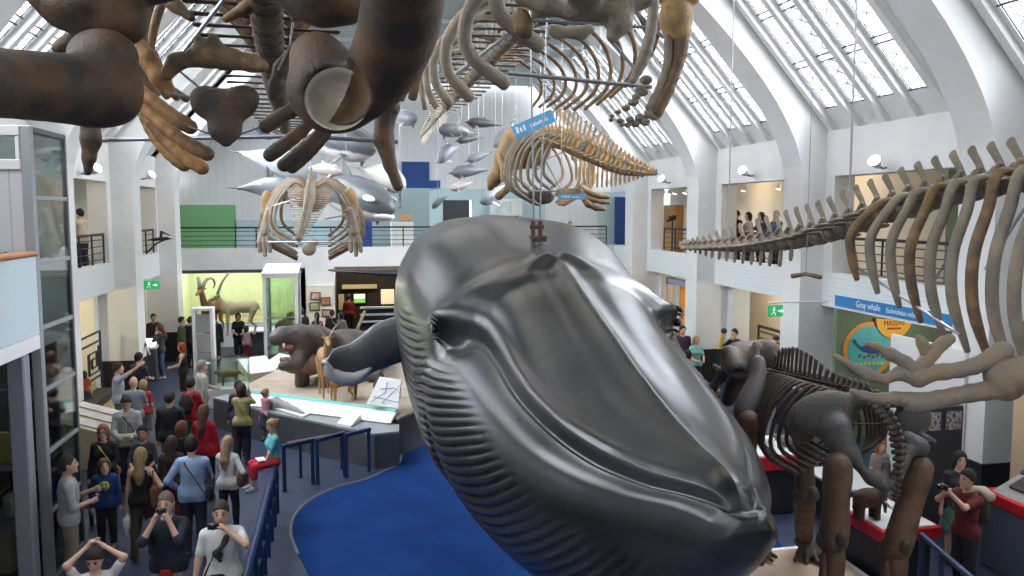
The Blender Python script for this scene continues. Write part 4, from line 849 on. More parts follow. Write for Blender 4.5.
# D: the grey whale skeleton along the right side -------------------------------------------------------------------
GX = 4.95
Dk = thing('whale_skeleton', 'grey brown whale skeleton at right with long curved ribs and tail towards the middle', 'whale skeleton', (GX, 8, 5), 0, 'hanging whale skeletons')
dcol = [(GX, 4.35, 5.45), (GX, 5.0, 5.47), onX(1000, 183, GX), onX(950, 193, GX), onX(900, 207, GX), onX(851, 224, GX), onX(818, 235, GX), onX(768, 243, GX), onX(725, 246, GX), onX(681, 246.5, GX)]
vd = column(Dk, B_GREY, dcol, 36, lambda k: dict(r=lerp(k, [0, .25, .6, 1], [.10, .115, .115, .03]), L=lerp(k, [0, .4, .8, 1], [.8, 1.05, 1.05, .6]), sp_h=lerp(k, [0, .15, .5, .7, .85, 1], [.17, .19, .235, .17, .06, 0]), sp_w=.060, tilt=.11, tr_l=lerp(k, [0, .2, .45, .7, 1], [.1, .16, .26, .12, 0]), tr_w=.07, chev=lerp(k, [.55, .58, .75, .95], [0, .17, .12, 0]), droop=.02))
def drib(att, tip, w, rad, sd=-1):
    p = att; P0 = p + np.array([sd * .10, 0, 0]); tipv = np.array(tip); dz = p[2] - tipv[2]
    P = [P0, p + np.array([sd * .30, .02, .02]), p + np.array([sd * w * .80, .05, -.17 * dz]), p + np.array([sd * w, .07, -.42 * dz]), p + np.array([sd * w * .98, .06, -.70 * dz]), p + np.array([sd * abs(tipv[0] - p[0]), .0, -dz])]
    Q = catmull(P, 22); k = np.linspace(0, 1, 22); return B().tube(Q, rad * np.interp(k, [0, .1, .5, .85, 1], [.5, .85, 1, 1, .55]), 9, 1.5, ref=(0, 1, 0), round_=True)
def dat(y): i = int(np.argmin([abs(v[0][1] - y) for v in vd])); return vd[i][0]
for j in range(12):
    Y = 6.55 - .215 * j; p = np.array([GX, Y, dat(Y)[2]]); z = lerp(Y, [4.2, 5.4, 5.9, 6.55], [3.85, 4.10, 4.30, 4.60]); ti = lerp(Y, [4.4, 5.4, 6.1, 6.55], [.30, .30, .44, .56]); w = ti + lerp(Y, [4.2, 5.4, 6.1, 6.55], [.18, .12, .05, .03])
    drib(p, (GX - ti, Y, z), w, .036).obj('rib', B_GREY if j % 3 else B_BROWN, Dk, True, smooth=True)
    if j > 3: drib(p, (GX + ti, Y, z), w + .15, .030, 1).obj('rib', B_BROWN, Dk, True, smooth=True)
DF = 5.35
s = SDF(.03); s.ell(dep(1006, 381, DF), (.13, .12, .13)).chain([dep(1000, 372, DF), dep(1030, 374, DF - .1), dep(1075, 350, DF - .2)], [.10, .11, .10]); s.obj('humerus', B_SOFT, Dk, .018, True)
bones('radius', Dk, B_SOFT, [dep(1002, 352, DF), dep(985, 362, DF), dep(960, 370, DF), dep(930, 373, DF), dep(918, 377, DF)], [.07, .055, .05, .055, .07], .016, .02, 9)
bones('ulna', Dk, B_SOFT, [dep(1004, 390, DF), dep(985, 391, DF), dep(955, 396, DF), dep(925, 402, DF), dep(914, 403, DF)], [.055, .06, .055, .06, .07], .016, .02, 9)
for P, R in (([(915, 378), (900, 373), (884, 380), (868, 375), (852, 366), (835, 356)], [.05, .045, .03, .042, .025, .02]), ([(918, 372), (905, 362), (890, 354), (878, 347), (868, 344)], [.05, .04, .042, .025, .022]), ([(912, 400), (895, 398), (880, 399), (865, 396), (852, 391)], [.055, .042, .035, .03, .02]), ([(922, 366), (933, 352), (943, 343), (950, 339)], [.05, .045, .04, .035]), ([(925, 352), (922, 343), (919, 338)], [.035, .035, .025])):
    bones('flipper_finger', Dk, B_SOFT, [dep(*q, DF) for q in P], R, .013, .02)
B().tube([onX(858, 268, 4.45), onX(960, 335, 4.55)], [.012, .012], 6).obj('support_rod', STEEL, Dk, True)
B().tube([dep(985, 270, 6.2), dep(1030, 200, 6.0)], [.014, .014], 6).obj('support_rod', STEEL, Dk, True); B().tube([dep(928, 290, 6.8), dep(960, 240, 6.8)], [.012, .012], 6).obj('support_rod', STEEL, Dk, True)
q = onX(849, 205, GX); wire(Dk, q, r=.011); q = onX(728, 238, GX); wire(Dk, q, r=.009); wire(Dk, vd[4][0], r=.011)
for a, b_ in ((-1, 1),): 
    i = int(np.argmin([abs(v[0][1] - onX(849, 205, GX)[1]) for v in vd])); B().tube([onX(849, 205, GX), onX(862, 226, GX) + np.array([-.12, 0, 0])], [.012, .012], 6).obj('support_rod', GREYM, Dk, True)
# two loose pelvic bones of the grey whale, hung on wires below the tail
s = SDF(.02); s.chain([onX(793, 276, 4.6), onX(806, 274, 4.6), onX(820, 277, 4.6)], [.028, .02, .026]); o = thing('pelvic_bone', 'thin loose brown bone hanging before the white column at right', 'bone', tuple(onX(806, 275, 4.6))); s.obj('shaft', B_BROWN, o, .012, True); wire(o, onX(806, 274, 4.6), r=.004)
# ---------------------------------------------------------------- people: one continuous body each, clothes and hair as parts
def P_(a, *r): return np.array((a,) + r, float)
SKIN = {'light': mat('skin_light', (.62, .38, .28), .55), 'tan': mat('skin_tan', (.46, .26, .17), .55), 'dark': mat('skin_dark', (.10, .05, .032), .5)}
def cloth(c): 
    k = 'cloth_%d_%d_%d' % tuple(int(v * 255) for v in c); return mat(k, c, .85, tuple(v * .8 for v in c), 9, bump=.15, bscale=14)
def hairm(c): return mat('hair_%d_%d_%d' % tuple(int(v * 255) for v in c), c, .8, tuple(v * .55 for v in c), 14, stretch=(3, 3, .6))
def ik(a, t, l1, l2, pole):
    d = t - a; L = min(np.linalg.norm(d), (l1 + l2) * .999); u = d / np.linalg.norm(d); x = (l1 * l1 - l2 * l2 + L * L) / (2 * L); h = math.sqrt(max(l1 * l1 - x * x, 1e-6)); pl = np.asarray(pole, float); pl = pl - u * (pl @ u); pl /= np.linalg.norm(pl) + 1e-9
    return a + u * x + pl * h, a + u * L
ARMS = {'down': ((.25, .03, .80), (1, -.6, 0)), 'front': ((.12, .32, 1.06), (.6, -.5, -.8)), 'camera': ((.075, .20, 1.505), (.55, .1, -1)), 'raise': ((.20, .45, 1.68), (1, 0, -.5)), 'head': ((.10, .0, 1.70), (1.0, .5, .1)), 'hip': ((.22, .10, .98), (1, -1, 0)), 'phone': ((.08, .30, 1.22), (.5, -.3, -1)), 'rail': ((.22, .42, .98), (1, -.4, -.3)), 'chin': ((.05, .14, 1.44), (.8, .2, -1)), 'forward': ((.16, .52, 1.15), (1, -.2, -.8)), 'lap': ((.12, .30, .76), (1, -.3, -.2)), 'seat': ((.26, .0, .66), (1, -.8, 0))}
def person(label, loc, face, h=1.75, sex='m', skin='light', hair=((.05, .03, .02), 'short'), top=((.1, .1, .1), 'short'), bottom=((.03, .03, .04), 'trousers'), shoes=(.03, .03, .03), arms=('down', 'down'), walk=0., sit=0., detail=0, head=(0, 0), lean=0., z=0., stout=1., group=None, cat='person'):
    sc = h / 1.75; vox = (.026, .019, .0115)[detail]; o = thing('person', label, cat, (loc[0], loc[1], z), math.radians(face - 90), group)
    child = h < 1.45; sw = (.155 if sex == 'f' else .175) * (.95 if child else 1); hw = .088; ww = (.115 if sex == 'f' else .135) * stout; hs = 1.22 if child else 1.07
    J = {}; dz = -sit
    V = lambda x, y, zz: np.array([x, y + lean * max(0, zz - .95) * 1.0, zz])
    J['pel'] = V(0, 0, .95); 
    S_ = {'chest': V(0, 0, 1.27), 'neck': V(0, -.015, 1.44), 'head': V(0, .02, 1.625 if not child else 1.60)}
    legs = []
    for sx in (-1, 1):
        st = walk * sx
        if sit: legs.append((P_(sx * hw, 0, .93), P_(sx * .11, .40, .90), P_(sx * .10, .42, .48)))
        else: legs.append((P_(sx * hw, 0, .92), P_(sx * .098, .02 + st * .45, .50), P_(sx * .10, -.03 + st * .9 - (.05 if st < 0 else 0), .085 + (.03 if st < 0 else 0))))
    ar = []
    for sx, a in ((-1, arms[0]), (1, arms[1])):
        t, pl = ARMS[a] if isinstance(a, str) else a
        shd = V(sx * sw, -.005, 1.385); el, wr = ik(shd, V(sx * t[0], t[1], t[2]), .285, .255, (sx * pl[0], pl[1], pl[2])); ar.append((shd, el, wr))
    k = .035
    def torso(S, e, lo=None):
        S.rc(V(-sw + .03, 0, 1.385), V(sw - .03, 0, 1.385), .062 + e, None, .06); S.ell(V(0, .005, 1.26), (sw * .93 + e, (.112 if sex == 'm' else .105) * stout + e, .20 + e), k=.06)
        if sex == 'f' and not child: S.ell(V(-.07, .085, 1.27), (.062 + e, .055 + e, .06 + e), k=.05); S.ell(V(.07, .085, 1.27), (.062 + e, .055 + e, .06 + e), k=.05)
        S.ell(V(0, .0, 1.06), (ww + e, .098 * stout + e, .17 + e), k=.07); S.ell(P_(0, -.005, .94), ((.16 if sex == 'm' else .168) * stout ** .5 + e, .112 + e, .115 + e), k=.07)
    def arm(S, i, e, frac=1.):
        a, el, wr = ar[i]; r0, r1, r2 = (.048, .038, .026) if sex == 'm' else (.041, .034, .023)
        if frac >= .5:
            S.rc(a, el, r0 + e, r1 + e, .03)
            if frac > .5: f = (frac - .5) * 2; S.rc(el, el + (wr - el) * f, r1 + e, r1 + (r2 - r1) * f + e, .03)
        else: f = frac * 2; S.rc(a, a + (el - a) * f, r0 + e, r0 + (r1 - r0) * f + e, .03)
    def leg(S, i, e, frac=1.):
        a, kn, an = legs[i]; S.rc(a, kn, .088 + e, .055 + e, .05)
        f = frac; end = kn + (an - kn) * f; S.rc(kn, end, .055 + e, .055 + (.038 - .055) * f + e, .03)
        if f > .9: S.ell(kn + (an - kn) * .3 + P_(0, -.015, 0), (.05 + e, .05 + e, .12 + e), k=.03)
    yaw, pitch = math.radians(head[0]), math.radians(head[1]); Rh = rotz(yaw) @ rot((1, 0, 0), pitch); hc = S_['head']; H = lambda x, y, zz: hc + Rh @ (np.array([x, y, zz]) * hs)
    body = SDF(k); torso(body, 0)
    for i in (0, 1): arm(body, i, 0); leg(body, i, 0)
    for i in (0, 1):                                                # feet
        a = legs[i][2]; body.rc(a + P_(0, -.03, -.03), a + P_(0, .13, -.055), .04, .03, .03)
    body.rc(S_['neck'], H(0, -.015, -.06), .054, .05, .03)
    body.ell(H(0, 0, .01), np.array((.074, .094, .112)) * hs, Rh, .02); body.ell(H(0, .022, -.055), np.array((.056, .068, .062)) * hs, Rh, .03)
    body.rc(H(0, .088, .02), H(0, .104, -.018), .011 * hs, .015 * hs, .015); body.ell(H(0, .078, -.098), np.array((.022, .018, .018)) * hs, None, .02)
    for sx in (-1, 1): body.ell(H(sx * .076, -.01, .0), np.array((.012, .022, .032)) * hs, None, .008)
    hands = []
    for i, sx in ((0, -1), (1, 1)):                                 # palm, four fingers of unequal length, thumb
        a, el, wr = ar[i]; d = (wr - el) / np.linalg.norm(wr - el); side = np.cross(d, P_(0, 1, 0)); 
        side = side / (np.linalg.norm(side) + 1e-9) if np.linalg.norm(side) > .2 else P_(1, 0, 0); nrm = np.cross(side, d)
        ka = arms[i]; curl = .9 if ka in ('camera', 'phone', 'front', 'rail', 'chin') else .35
        inw = P_(-sx, 0, 0); pn = inw - d * (inw @ d); pn = pn / (np.linalg.norm(pn) + 1e-9) if np.linalg.norm(pn) > .2 else nrm; acr = np.cross(d, pn)
        if acr[1] < 0: acr = -acr
        body.rc(wr, wr + d * .075, .026, .030, .02); body.rc(wr + d * .07 - acr * .022, wr + d * .07 + acr * .022, .019, .019, .015); kn = wr + d * .082
        for j, L in enumerate((.060, .070, .075, .066)):
            f0 = kn + acr * (-.031 + .0205 * j); d1 = d * math.cos(curl * .6) + pn * math.sin(curl * .6); d2 = d * math.cos(curl * 1.7) + pn * math.sin(curl * 1.7); f1 = f0 + d1 * L * .55; f2 = f1 + d2 * L * .5
            body.rc(f0, f1, .0098, .0092, .006); body.rc(f1, f2, .0092, .008, .004)
        t0 = wr + d * .03 + acr * .026; t1 = t0 + d * .032 + acr * .022 + pn * .012; body.rc(t0, t1, .013, .011, .012); body.rc(t1, t1 + d * .03 + pn * .014, .011, .009, .004)
        hands.append((wr + d * .09 + pn * .02, d, pn))
    def put(S, name, m, par=None, v=None):
        Vv, Fc = S.mesh((v or vox) / sc); return mesh_obj(name, Vv * sc + np.array([0, 0, dz]), Fc, m, par or o, False, smooth=True)
    put(body, 'body', SKIN[skin])
    # hair
    hcol, style = hair
    if style != 'bald':
        S = SDF(.02); e = {'crop': .006, 'short': .014}.get(style, .018); S.ell(H(0, -.006, .02), np.array((.076 + e, .096 + e, .108 + e)) * hs, Rh, .02)
        S.cut(H(0, .045 if style in ('long', 'bob', 'tied') else .05, .0), Rh @ P_(0, .80, -.60)); S.cuts[-1] = (H(0, .056, .045), Rh @ np.array([0, .72, -.69])); 
        if style in ('short', 'crop'): S.cut(H(0, 0, -.06), Rh @ P_(0, .25, -1))
        if style == 'long': S.rc(H(0, -.06, -.02), V(0, -.125, 1.36), .085, .075, .04); S.rc(V(0, -.125, 1.36), V(0, -.13, 1.25), .075, .05, .03); S.cuts = []; S.sub(H(0, .118, -.025), np.array((.078, .098, .122)) * hs, None)
        if style == 'bob': S.rc(H(-.05, -.04, -.02), H(-.055, -.03, -.11), .052, .04, .03); S.rc(H(.05, -.04, -.02), H(.055, -.03, -.11), .052, .04, .03); S.rc(H(0, -.06, 0), H(0, -.07, -.11), .07, .05, .03); S.cuts = []; S.sub(H(0, .118, -.025), np.array((.075, .098, .120)) * hs, None)
        if style == 'tied': S.ell(H(0, -.125, .05), (.045, .05, .05), None, .03)
        put(S, 'hair', hairm(hcol))
        if style == 'cap':
            S = SDF(.01); S.ell(H(0, -.003, .035), (.094, .114, .10), Rh); S.cut(H(0, 0, .03), Rh @ P_(0, .05, -1)); S.rc(H(0, .09, .04), H(0, .15, .032), .05, .04, .01); put(S, 'cap', cloth((.72, .71, .68)), v=min(vox, .014))
    # clothes
    tc, sl = top; S = SDF(.035); e = .016 + (.006 if sl in ('jacket', 'hoodie') else 0); torso(S, e); fr = {'none': 0, 'short': .34, 'half': .55, 'long': .97, 'jacket': .97, 'hoodie': .97}[sl]
    if fr: arm(S, 0, e - .002, fr); arm(S, 1, e - .002, fr)
    if not sit:
        for i in (0, 1): a_, k_, _ = legs[i]; S.rc(a_, a_ + (k_ - a_) * .32, .088 + e + .012, .083 + e + .012, .07)
    hem = {'tuck': .93}.get(sl, .83 if sl in ('jacket', 'long', 'hoodie') else .86); S.sub(V(0, .008, 1.475), (.064, .072, .055)) if sl != 'none' else S.cut(V(0, 0, 1.41), (0, .25, 1)); S.cut(P_(0, 0, hem if not sit else .9), (0, 0, -1))
    if sl == 'none': S.sub(V(-sw - .02, 0, 1.40), (.075, .2, .09)); S.sub(V(sw + .02, 0, 1.40), (.075, .2, .09))
    if sl == 'hoodie': S.cuts.clear(); S.cut(P_(0, 0, hem), (0, 0, -1)); S.rc(V(-.07, -.08, 1.44), V(.07, -.08, 1.44), .055, .055, .03); S.sub(V(0, .06, 1.50), (.062, .12, .10))
    put(S, {'jacket': 'jacket', 'hoodie': 'hooded_top'}.get(sl, 'shirt'), cloth(tc))
    bc, bt = bottom; S = SDF(.03); e2 = .012; S.ell(P_(0, -.005, .94), ((.16 if sex == 'm' else .168) * stout ** .5 + e2, .112 + e2, .115 + e2), k=.05); S.ell(V(0, 0, 1.04), (ww + e2, .098 * stout + e2, .1), k=.05)
    if bt == 'skirt':
        S.rc(P_(-.05, 0, .90), P_(-.07, .0, .58), .15, .17, .05); S.rc(P_(.05, 0, .90), P_(.07, 0, .58), .15, .17, .05); S.cut(P_(0, 0, .50), (0, 0, -1)); S.cut(P_(0, 0, 1.04), (0, 0, 1)); put(S, 'skirt', cloth(bc))
    else:
        fr = {'trousers': .93, 'shorts': .12, 'leggings': .96, 'crop': .5}[bt]; ee = .008 if bt == 'leggings' else .018
        for i in (0, 1): leg(S, i, ee, fr)
        S.cut(P_(0, 0, 1.04), (0, 0, 1)); put(S, 'shorts' if bt == 'shorts' else 'trousers', cloth(bc))
    for i in (0, 1):
        a = legs[i][2]; S = SDF(.02); S.rc(a + P_(0, -.035, -.025), a + P_(0, .02, -.02), .052, .052); S.rc(a + P_(0, -.03, -.035), a + P_(0, .145, -.05), .047, .036); S.cut(a + P_(0, 0, -.085), (0, 0, -1)); put(S, 'shoe', cloth(shoes), v=max(vox, .015))
    if detail:
        for sx in (-1, 1):
            B().ell((H(sx * .031, .083, .018)) * sc + np.array([0, 0, dz]), np.array((.014, .009, .009)) * sc * hs, nu=8, nv=6).obj('eye', BLACK, o, smooth=True)
            if detail > 1 and style != 'long_back': B().tube([H(sx * .016, .094, .042) * sc + [0, 0, dz], H(sx * .033, .092, .047) * sc + [0, 0, dz], H(sx * .05, .080, .04) * sc + [0, 0, dz]], [.005 * sc] * 3, 5).obj('eyebrow', hairm(hcol), o)
        B().tube([H(-.024, .082, -.062) * sc + [0, 0, dz], H(0, .09, -.06) * sc + [0, 0, dz], H(.024, .082, -.062) * sc + [0, 0, dz]], [.004 * sc, .008 * sc, .004 * sc], 5, .8).obj('mouth', mat('lips', (.38, .14, .11), .5), o, smooth=True)
    o_ = dict(o=o, hands=[((q[0] * sc + np.array([0, 0, dz])), q[1], q[2]) for q in hands], H=lambda x, y, zz: H(x, y, zz) * sc + np.array([0, 0, dz]), V=lambda x, y, zz: V(x, y, zz) * sc + np.array([0, 0, dz]), sc=sc)
    return o_
def held(name, label, cat, b, m, p, parts=(), group=None):
    """a thing carried by a person, built in the person's own frame"""
    M = np.array(wmat(p['o'])); V = np.vstack(b.V) @ M[:3, :3].T + M[:3, 3]; 
    if not parts: return tag(mesh_obj(name, V, b.F, m, smooth=True, angle=40), label, cat, group)
    o = thing(name, label, cat, tuple(V.mean(0)), 0, group); mesh_obj('case' if name == 'camera' else 'bag_body', V, b.F, m, o, True, smooth=True, angle=40)
    for n, bb, mm in parts: Vp = np.vstack(bb.V) @ M[:3, :3].T + M[:3, 3]; mesh_obj(n, Vp, bb.F, mm, o, True, smooth=True, angle=40)
    return o
def strap(p, m, side=1, name='bag_strap', r=.018, zlow=.95):
    V = p['V']; P = [V(-side * .10, .02, 1.455), V(-side * .03, .135, 1.36), V(side * .09, .155, 1.18), V(side * .19, .10, zlow), V(side * .20, -.02, zlow - .02), V(side * .15, -.13, zlow + .05), V(side * .04, -.145, 1.2), V(-side * .07, -.12, 1.38), V(-side * .10, .02, 1.455)]
    return B().tube(catmull(P, 40), r, 6, .35).obj(name, m, p['o'], smooth=True)
def bag(p, label, col, side=1, z=.92, size=(.05, .13, .12), y=-.02, x=.24, cat='bag', handle=True):
    c = p['V'](side * x, y, z); b = B().bbox(c - size, c + size, .035); m = cloth(col); parts = [('handle', B().tube(catmull([c + P_(0, -size[1] * .7, size[2]), c + P_(-side * .03, 0, size[2] + .22), c + P_(0, size[1] * .7, size[2])], 12), .011, 6), m)] if handle else []
    return held('bag', label, cat, b, m, p, parts)
def camera_for(p, label, c, big=False):
    b = B().bbox(c - P_(.062, .018, .036), c + P_(.062, .018, .036), .008); L = .07 if big else .025
    return held('camera', label, 'camera', b, mat('camera_black', (.015, .015, .016), .35), p, [('lens', B().tube([c + P_(0, .015, 0), c + P_(0, .02 + L, 0)], [.034, .03], 14), mat('camera_lens', (.02, .02, .025), .1))])
def at_head(x, y, h): return onZ(x, y, h)[:2]
# ---------------------------------------------------------------- the glass tower and parapet at the left
TX, TY0, TY1, TZ = -4.16, 12.18, 13.62, 6.34
TGREY = mat('tower_grey_frame', (.34, .36, .38), .45, metal=.2); TDARK = mat('tower_dark_frame', (.11, .12, .135), .5)
PALEB = mat('pale_blue_panel', (.56, .66, .70), .6)
t = thing('glass_tower', 'tall grey framed glass display tower at the left edge', 'display tower', (-5.3, 12.9, 0))
B().bbox((TX - .13, TY0, 0), (TX, TY0 + .13, TZ), .01).obj('corner_post', TGREY, t, True)
B().bbox((TX - .07, TY1 - .07, 0), (TX, TY1, TZ), .01).obj('corner_post', TDARK, t, True)
B().bbox((-6.4, TY1 - .07, 0), (-6.33, TY1, TZ), .01).obj('corner_post', TDARK, t, True); 
for z in (5.38, 4.5, 3.6, 2.73, 1.85, 1.0, .04):
    B().bbox((TX - .05, TY0 + .13, z - .03), (TX, TY1 - .07, z + .03), .008).obj('rail', TGREY, t, True)
B().bbox((TX - .08, TY0 + .1, TZ - .08), (TX, TY1, TZ), .01).obj('top_rail', TDARK, t, True)
B().box((TX - .03, TY0 + .13, .05), (TX - .015, TY1 - .07, TZ - .08)).obj('glass_pane', GLASS, t, True)
B().box((-6.33, TY1 - .04, .05), (TX - .07, TY1 - .025, TZ - .08)).obj('glass_pane', GLASS, t, True)
for z in (4.5, 2.73): B().bbox((-6.33, TY1 - .06, z - .03), (TX - .07, TY1 - .01, z + .03), .008).obj('rail', TGREY, t, True)
# upper front: boarded panel with a framed window over it
zp = onY(0, 168, TY0)[2]; zb = 4.66
B().box((-6.4, TY0 + .02, zb), (TX - .13, TY0 + .10, zp - .021)).obj('boarded_panel', boards('tower_boarding', (.62, .63, .65), (.42, .43, .46), 0, .28, width=.06), t, True)
B().bbox((-6.4, TY0 - .01, TZ - .14), (TX - .13, TY0 + .12, TZ), .01).obj('window_frame', WHITE, t, True); B().bbox((-6.4, TY0 - .01, zp - .02), (TX - .13, TY0 + .12, zp + .12), .01).obj('window_frame', WHITE, t, True); B().bbox((TX - .19, TY0 - .004, zp + .121), (TX - .135, TY0 + .11, TZ - .141), .01).obj('window_frame', WHITE, t, True)
B().box((-6.4, TY0 + .03, zp + .12), (TX - .19, TY0 + .05, TZ - .14)).obj('window_pane', glass('grey_glass', (.55, .58, .56), .3), t, True)
# lower front: glazed shelves
zs = [onY(20, y, TY0)[2] for y in (390, 402, 463, 471, 524, 532)]
for a in range(0, 6, 2): B().bbox((-6.4, TY0, zs[a + 1]), (TX - .13, TY0 + .12, zs[a]), .01).obj('rail', TDARK, t, True)
B().box((-6.4, TY0 + .05, .05), (TX - .13, TY0 + .062, 3.3)).obj('glass_pane', GLASS, t, True)
B().box((-6.42, TY0 + .95, 0), (TX - .12, TY0 + 1.0, 3.3)).obj('backboard', mat('dark_case_back', (.03, .028, .025), .7), t, True)
for z in zs[1::2]: B().box((-6.4, TY0 + .13, z - .02), (TX - .13, TY0 + .94, z + .01)).obj('shelf', TDARK, t, True)
B().box((-6.4, TY0 + .13, 3.3), (TX - .1, TY1 - .08, 3.36)).obj('shelf', TGREY, t, True); B().box((-6.4, TY0 + .13, 4.47), (TX - .1, TY1 - .08, 4.51)).obj('shelf', TGREY, t, True)
TANC = mat('cardboard_tan', (.30, .22, .12), .7)
a, c = onY(-12, 439, TY0 + .3), onY(16, 431, TY0 + .3); tag(B().bbox((a[0], TY0 + .25, zs[3] + .01), (c[0], TY0 + .3, c[2]), .01).obj('case_label', mat('label_ochre', (.50, .36, .12), .6)), 'ochre label card on a shelf inside the glass tower', 'label')
def spec(name, label, px, z, m, chain, Y=TY0 + .5): 
    s = SDF(.04); q = onY(px, 450, Y); [s.rc(P_(q[0] + a, Y, z + b_), P_(q[0] + c_, Y, z + d), r0, r1) for a, b_, c_, d, r0, r1 in chain]; return tag(s.obj(name, m, None, .02), label, 'specimen')
spec('mounted_bird', 'pale mounted bird on the lower shelf of the glass tower', 8, zs[5], cloth((.35, .33, .30)), [(0, .12, 0, .3, .09, .11), (0, .3, .1, .45, .07, .05), (-.02, .02, -.02, .12, .02, .03), (0, .2, -.22, .12, .07, .02)])
tag(B().bbox((-5.6, TY0 + .2, zs[5] - .68 + .0), (-4.75, TY0 + .7, zs[5] - .06), .02).obj('plinth_box', TANC), 'tan plinth box in the bottom bay of the glass tower', 'plinth')
tag(B().bbox((-5.5, TY0 + .3, zs[3] - .43), (-4.9, TY0 + .7, zs[3] - .03), .02).obj('storage_box', TANC), 'tan box on the middle shelf of the glass tower', 'box')
# a pale shark-like skeleton and stair treads seen through the side glass
sp = thing('rib_specimen', 'pale ribbed specimen behind the upper glass of the tower', 'specimen', (-4.8, 12.9, 4.51))
B().cyl((-4.8, 12.9, 4.51), (-4.8, 12.9, 4.80), .03, 8).obj('post', TGREY, sp, True)
for i in range(7): B().tube(catmull([(-4.9, 12.55 + .11 * i, 5.35), (-4.6, 12.55 + .11 * i, 5.2), (-4.55, 12.57 + .11 * i, 4.95), (-4.75, 12.6 + .11 * i, 4.8)], 10), .022, 6).obj('rib', B_PALE, sp, True, smooth=True)
B().tube([(-4.9, 12.45, 5.35), (-4.9, 13.4, 5.38)], .035, 8).obj('backbone', B_PALE, sp, True)
# parapet running towards us from the corner
o = thing('balcony_parapet', 'pale blue balcony parapet with an oak handrail at the left edge', 'parapet', (-4.3, 9, 3.34))
B().bbox((TX - .16, 3.0, 3.53), (TX, TY0 - .01, 4.60), .015).obj('panel', PALEB, o, True); B().bbox((TX - .6, 3.0, 3.34), (TX, TY0 - .01, 3.53), .01).obj('slab_edge', WHITE, o, True)
B().bbox((TX - .20, 3.0, 4.60), (TX + .04, TY0 - .01, 4.665), .02).obj('handrail', WOOD, o, True)
struct('floor_balcony', B().box((-7.5, -2, 3.30), (TX - .16, TY0 - .02, 3.5)), mat('gallery_floor', (.25, .24, .23), .6))
tag(B().bbox((TX - .32, TY0 - .36, 0), (TX - .10, TY0 - .14, 3.30), .02).obj('trim_60', mat('mauve_column', (.32, .31, .36), .5)), kind='structure')
struct('wall_under_balcony', B().box((-7.6, TY0 + 1.05, 0), (-6.45, TY0 + 1.2, 3.3)), TAN)
# left ground floor: dark room entrance, stepped yellow platform, fret railing
YEL = mat('ochre_carpet_step', (.46, .35, .15), .8)
st = thing('stepped_platform', 'stepped ochre platform under the left gallery', 'platform', (-7.0, 24, 0))
for i in range(3): B().bbox((XL - 1.8, 20.4, .22 * i), (XL + .6 - .45 * i, 24.0 - .2 * i, .22 * (i + 1)), .02).obj('step', YEL if i != 1 else mat('dark_step', (.05, .045, .04), .7), st, True)
fr = thing('fret_railing', 'iron railing with a square spiral pattern under the left gallery', 'railing', (XL - .4, 23.2, .66))
fx = XL - .3
for a, b_ in (((22.3, 1.95), (24.1, 1.95)), ((22.3, .75), (24.1, .75)), ((22.3, 1.7), (24.1, 1.7))): B().tube([(fx, a[0], a[1]), (fx, b_[0], b_[1])], .03, 6).obj('bar', RAILM, fr, True)
B().tube([(fx, 23.95, 1.58), (fx, 23.95, .9), (fx, 23.05, .9), (fx, 23.05, 1.45), (fx, 23.75, 1.45), (fx, 23.75, 1.05), (fx, 23.3, 1.05), (fx, 23.3, 1.28), (fx, 23.55, 1.28)], .035, 4).obj('fret', RAILM, fr, True)
for y in (22.3, 24.1): B().tube([(fx, y, .4), (fx, y, 1.97)], .03, 6).obj('post', RAILM, fr, True)
point('bay_light', (12.2, 15.4, 2.75), 38, (1, .92, .8)); point('bay_light', (XL - 1.6, 22.6, 2.7), 90, (1, .85, .5)); point('bay_light', (XR + 1.8, 20.6, 2.7), 90, (1, .93, .72)); point('bay_light', (XR + 1.8, 24.6, 2.7), 60, (1, .9, .65)); point('bay_light', (XL - 1.6, 28.0, 2.7), 30, (1, .8, .5))  # first light is added, without a fixture, to brighten the MASSIVE sign
for k, pw in ((11.64, 26), (17.46, 40), (23.28, 40)): point('gallery_lamp', (XR + 2.0, k + 3.2, 6.1), pw, (1, .82, .6))
for k, pw in ((18.78, 36), (24.6, 20)): point('gallery_lamp', (XL - 1.6, k + 3.6, 6.1), pw, (1, .85, .62))
cs = thing('sloping_showcase', 'low sloping showcase with pale sheets behind the crowd at left', 'showcase', (-5.3, 18.6, 0))
B().bbox((-5.9, 17.6, 0), (-4.9, 19.4, .72), .02).obj('body', mat('pale_wood', (.50, .40, .26), .5), cs, True)
B().prism([(-5.9, 17.6, .72), (-4.9, 17.6, .72), (-5.9, 17.6, 1.05)], (0, 0, 0), (0, 1.8, 0)).obj('sloping_top', mat('pale_wood', (.50, .40, .26), .5), cs, True)
for y in (17.75, 18.35, 18.9): B().prism([(-5.80, y, 1.035), (-5.0, y, .77), (-5.0, y + .4, .77), (-5.80, y + .4, 1.035)], (0, 0, 0), (.003, 0, .012)).obj('sheet', cloth((.62, .60, .55)), cs, True)
o = thing('wood_bumper', 'low wooden rail with navy posts behind the boy in blue', 'rail', tuple(onZ(90, 520, 0)))
B().bbox(tuple(onZ(88, 530, .0) + P_(-.05, 0, .35)), tuple(onZ(88, 530, 0) + P_(.05, 2.6, .47)), .02).obj('rail', WOOD, o, True)
for y in (.2, 1.3, 2.4): B().cyl(onZ(88, 530, 0) + P_(0, y, 0), onZ(88, 530, 0) + P_(0, y, .95), .035, 8).obj('post', NAVY, o, True)
B().tube([onZ(88, 530, 0) + P_(0, .2, .95), onZ(88, 530, 0) + P_(0, 2.4, .95)], .035, 8).obj('top_rail', NAVY, o, True)
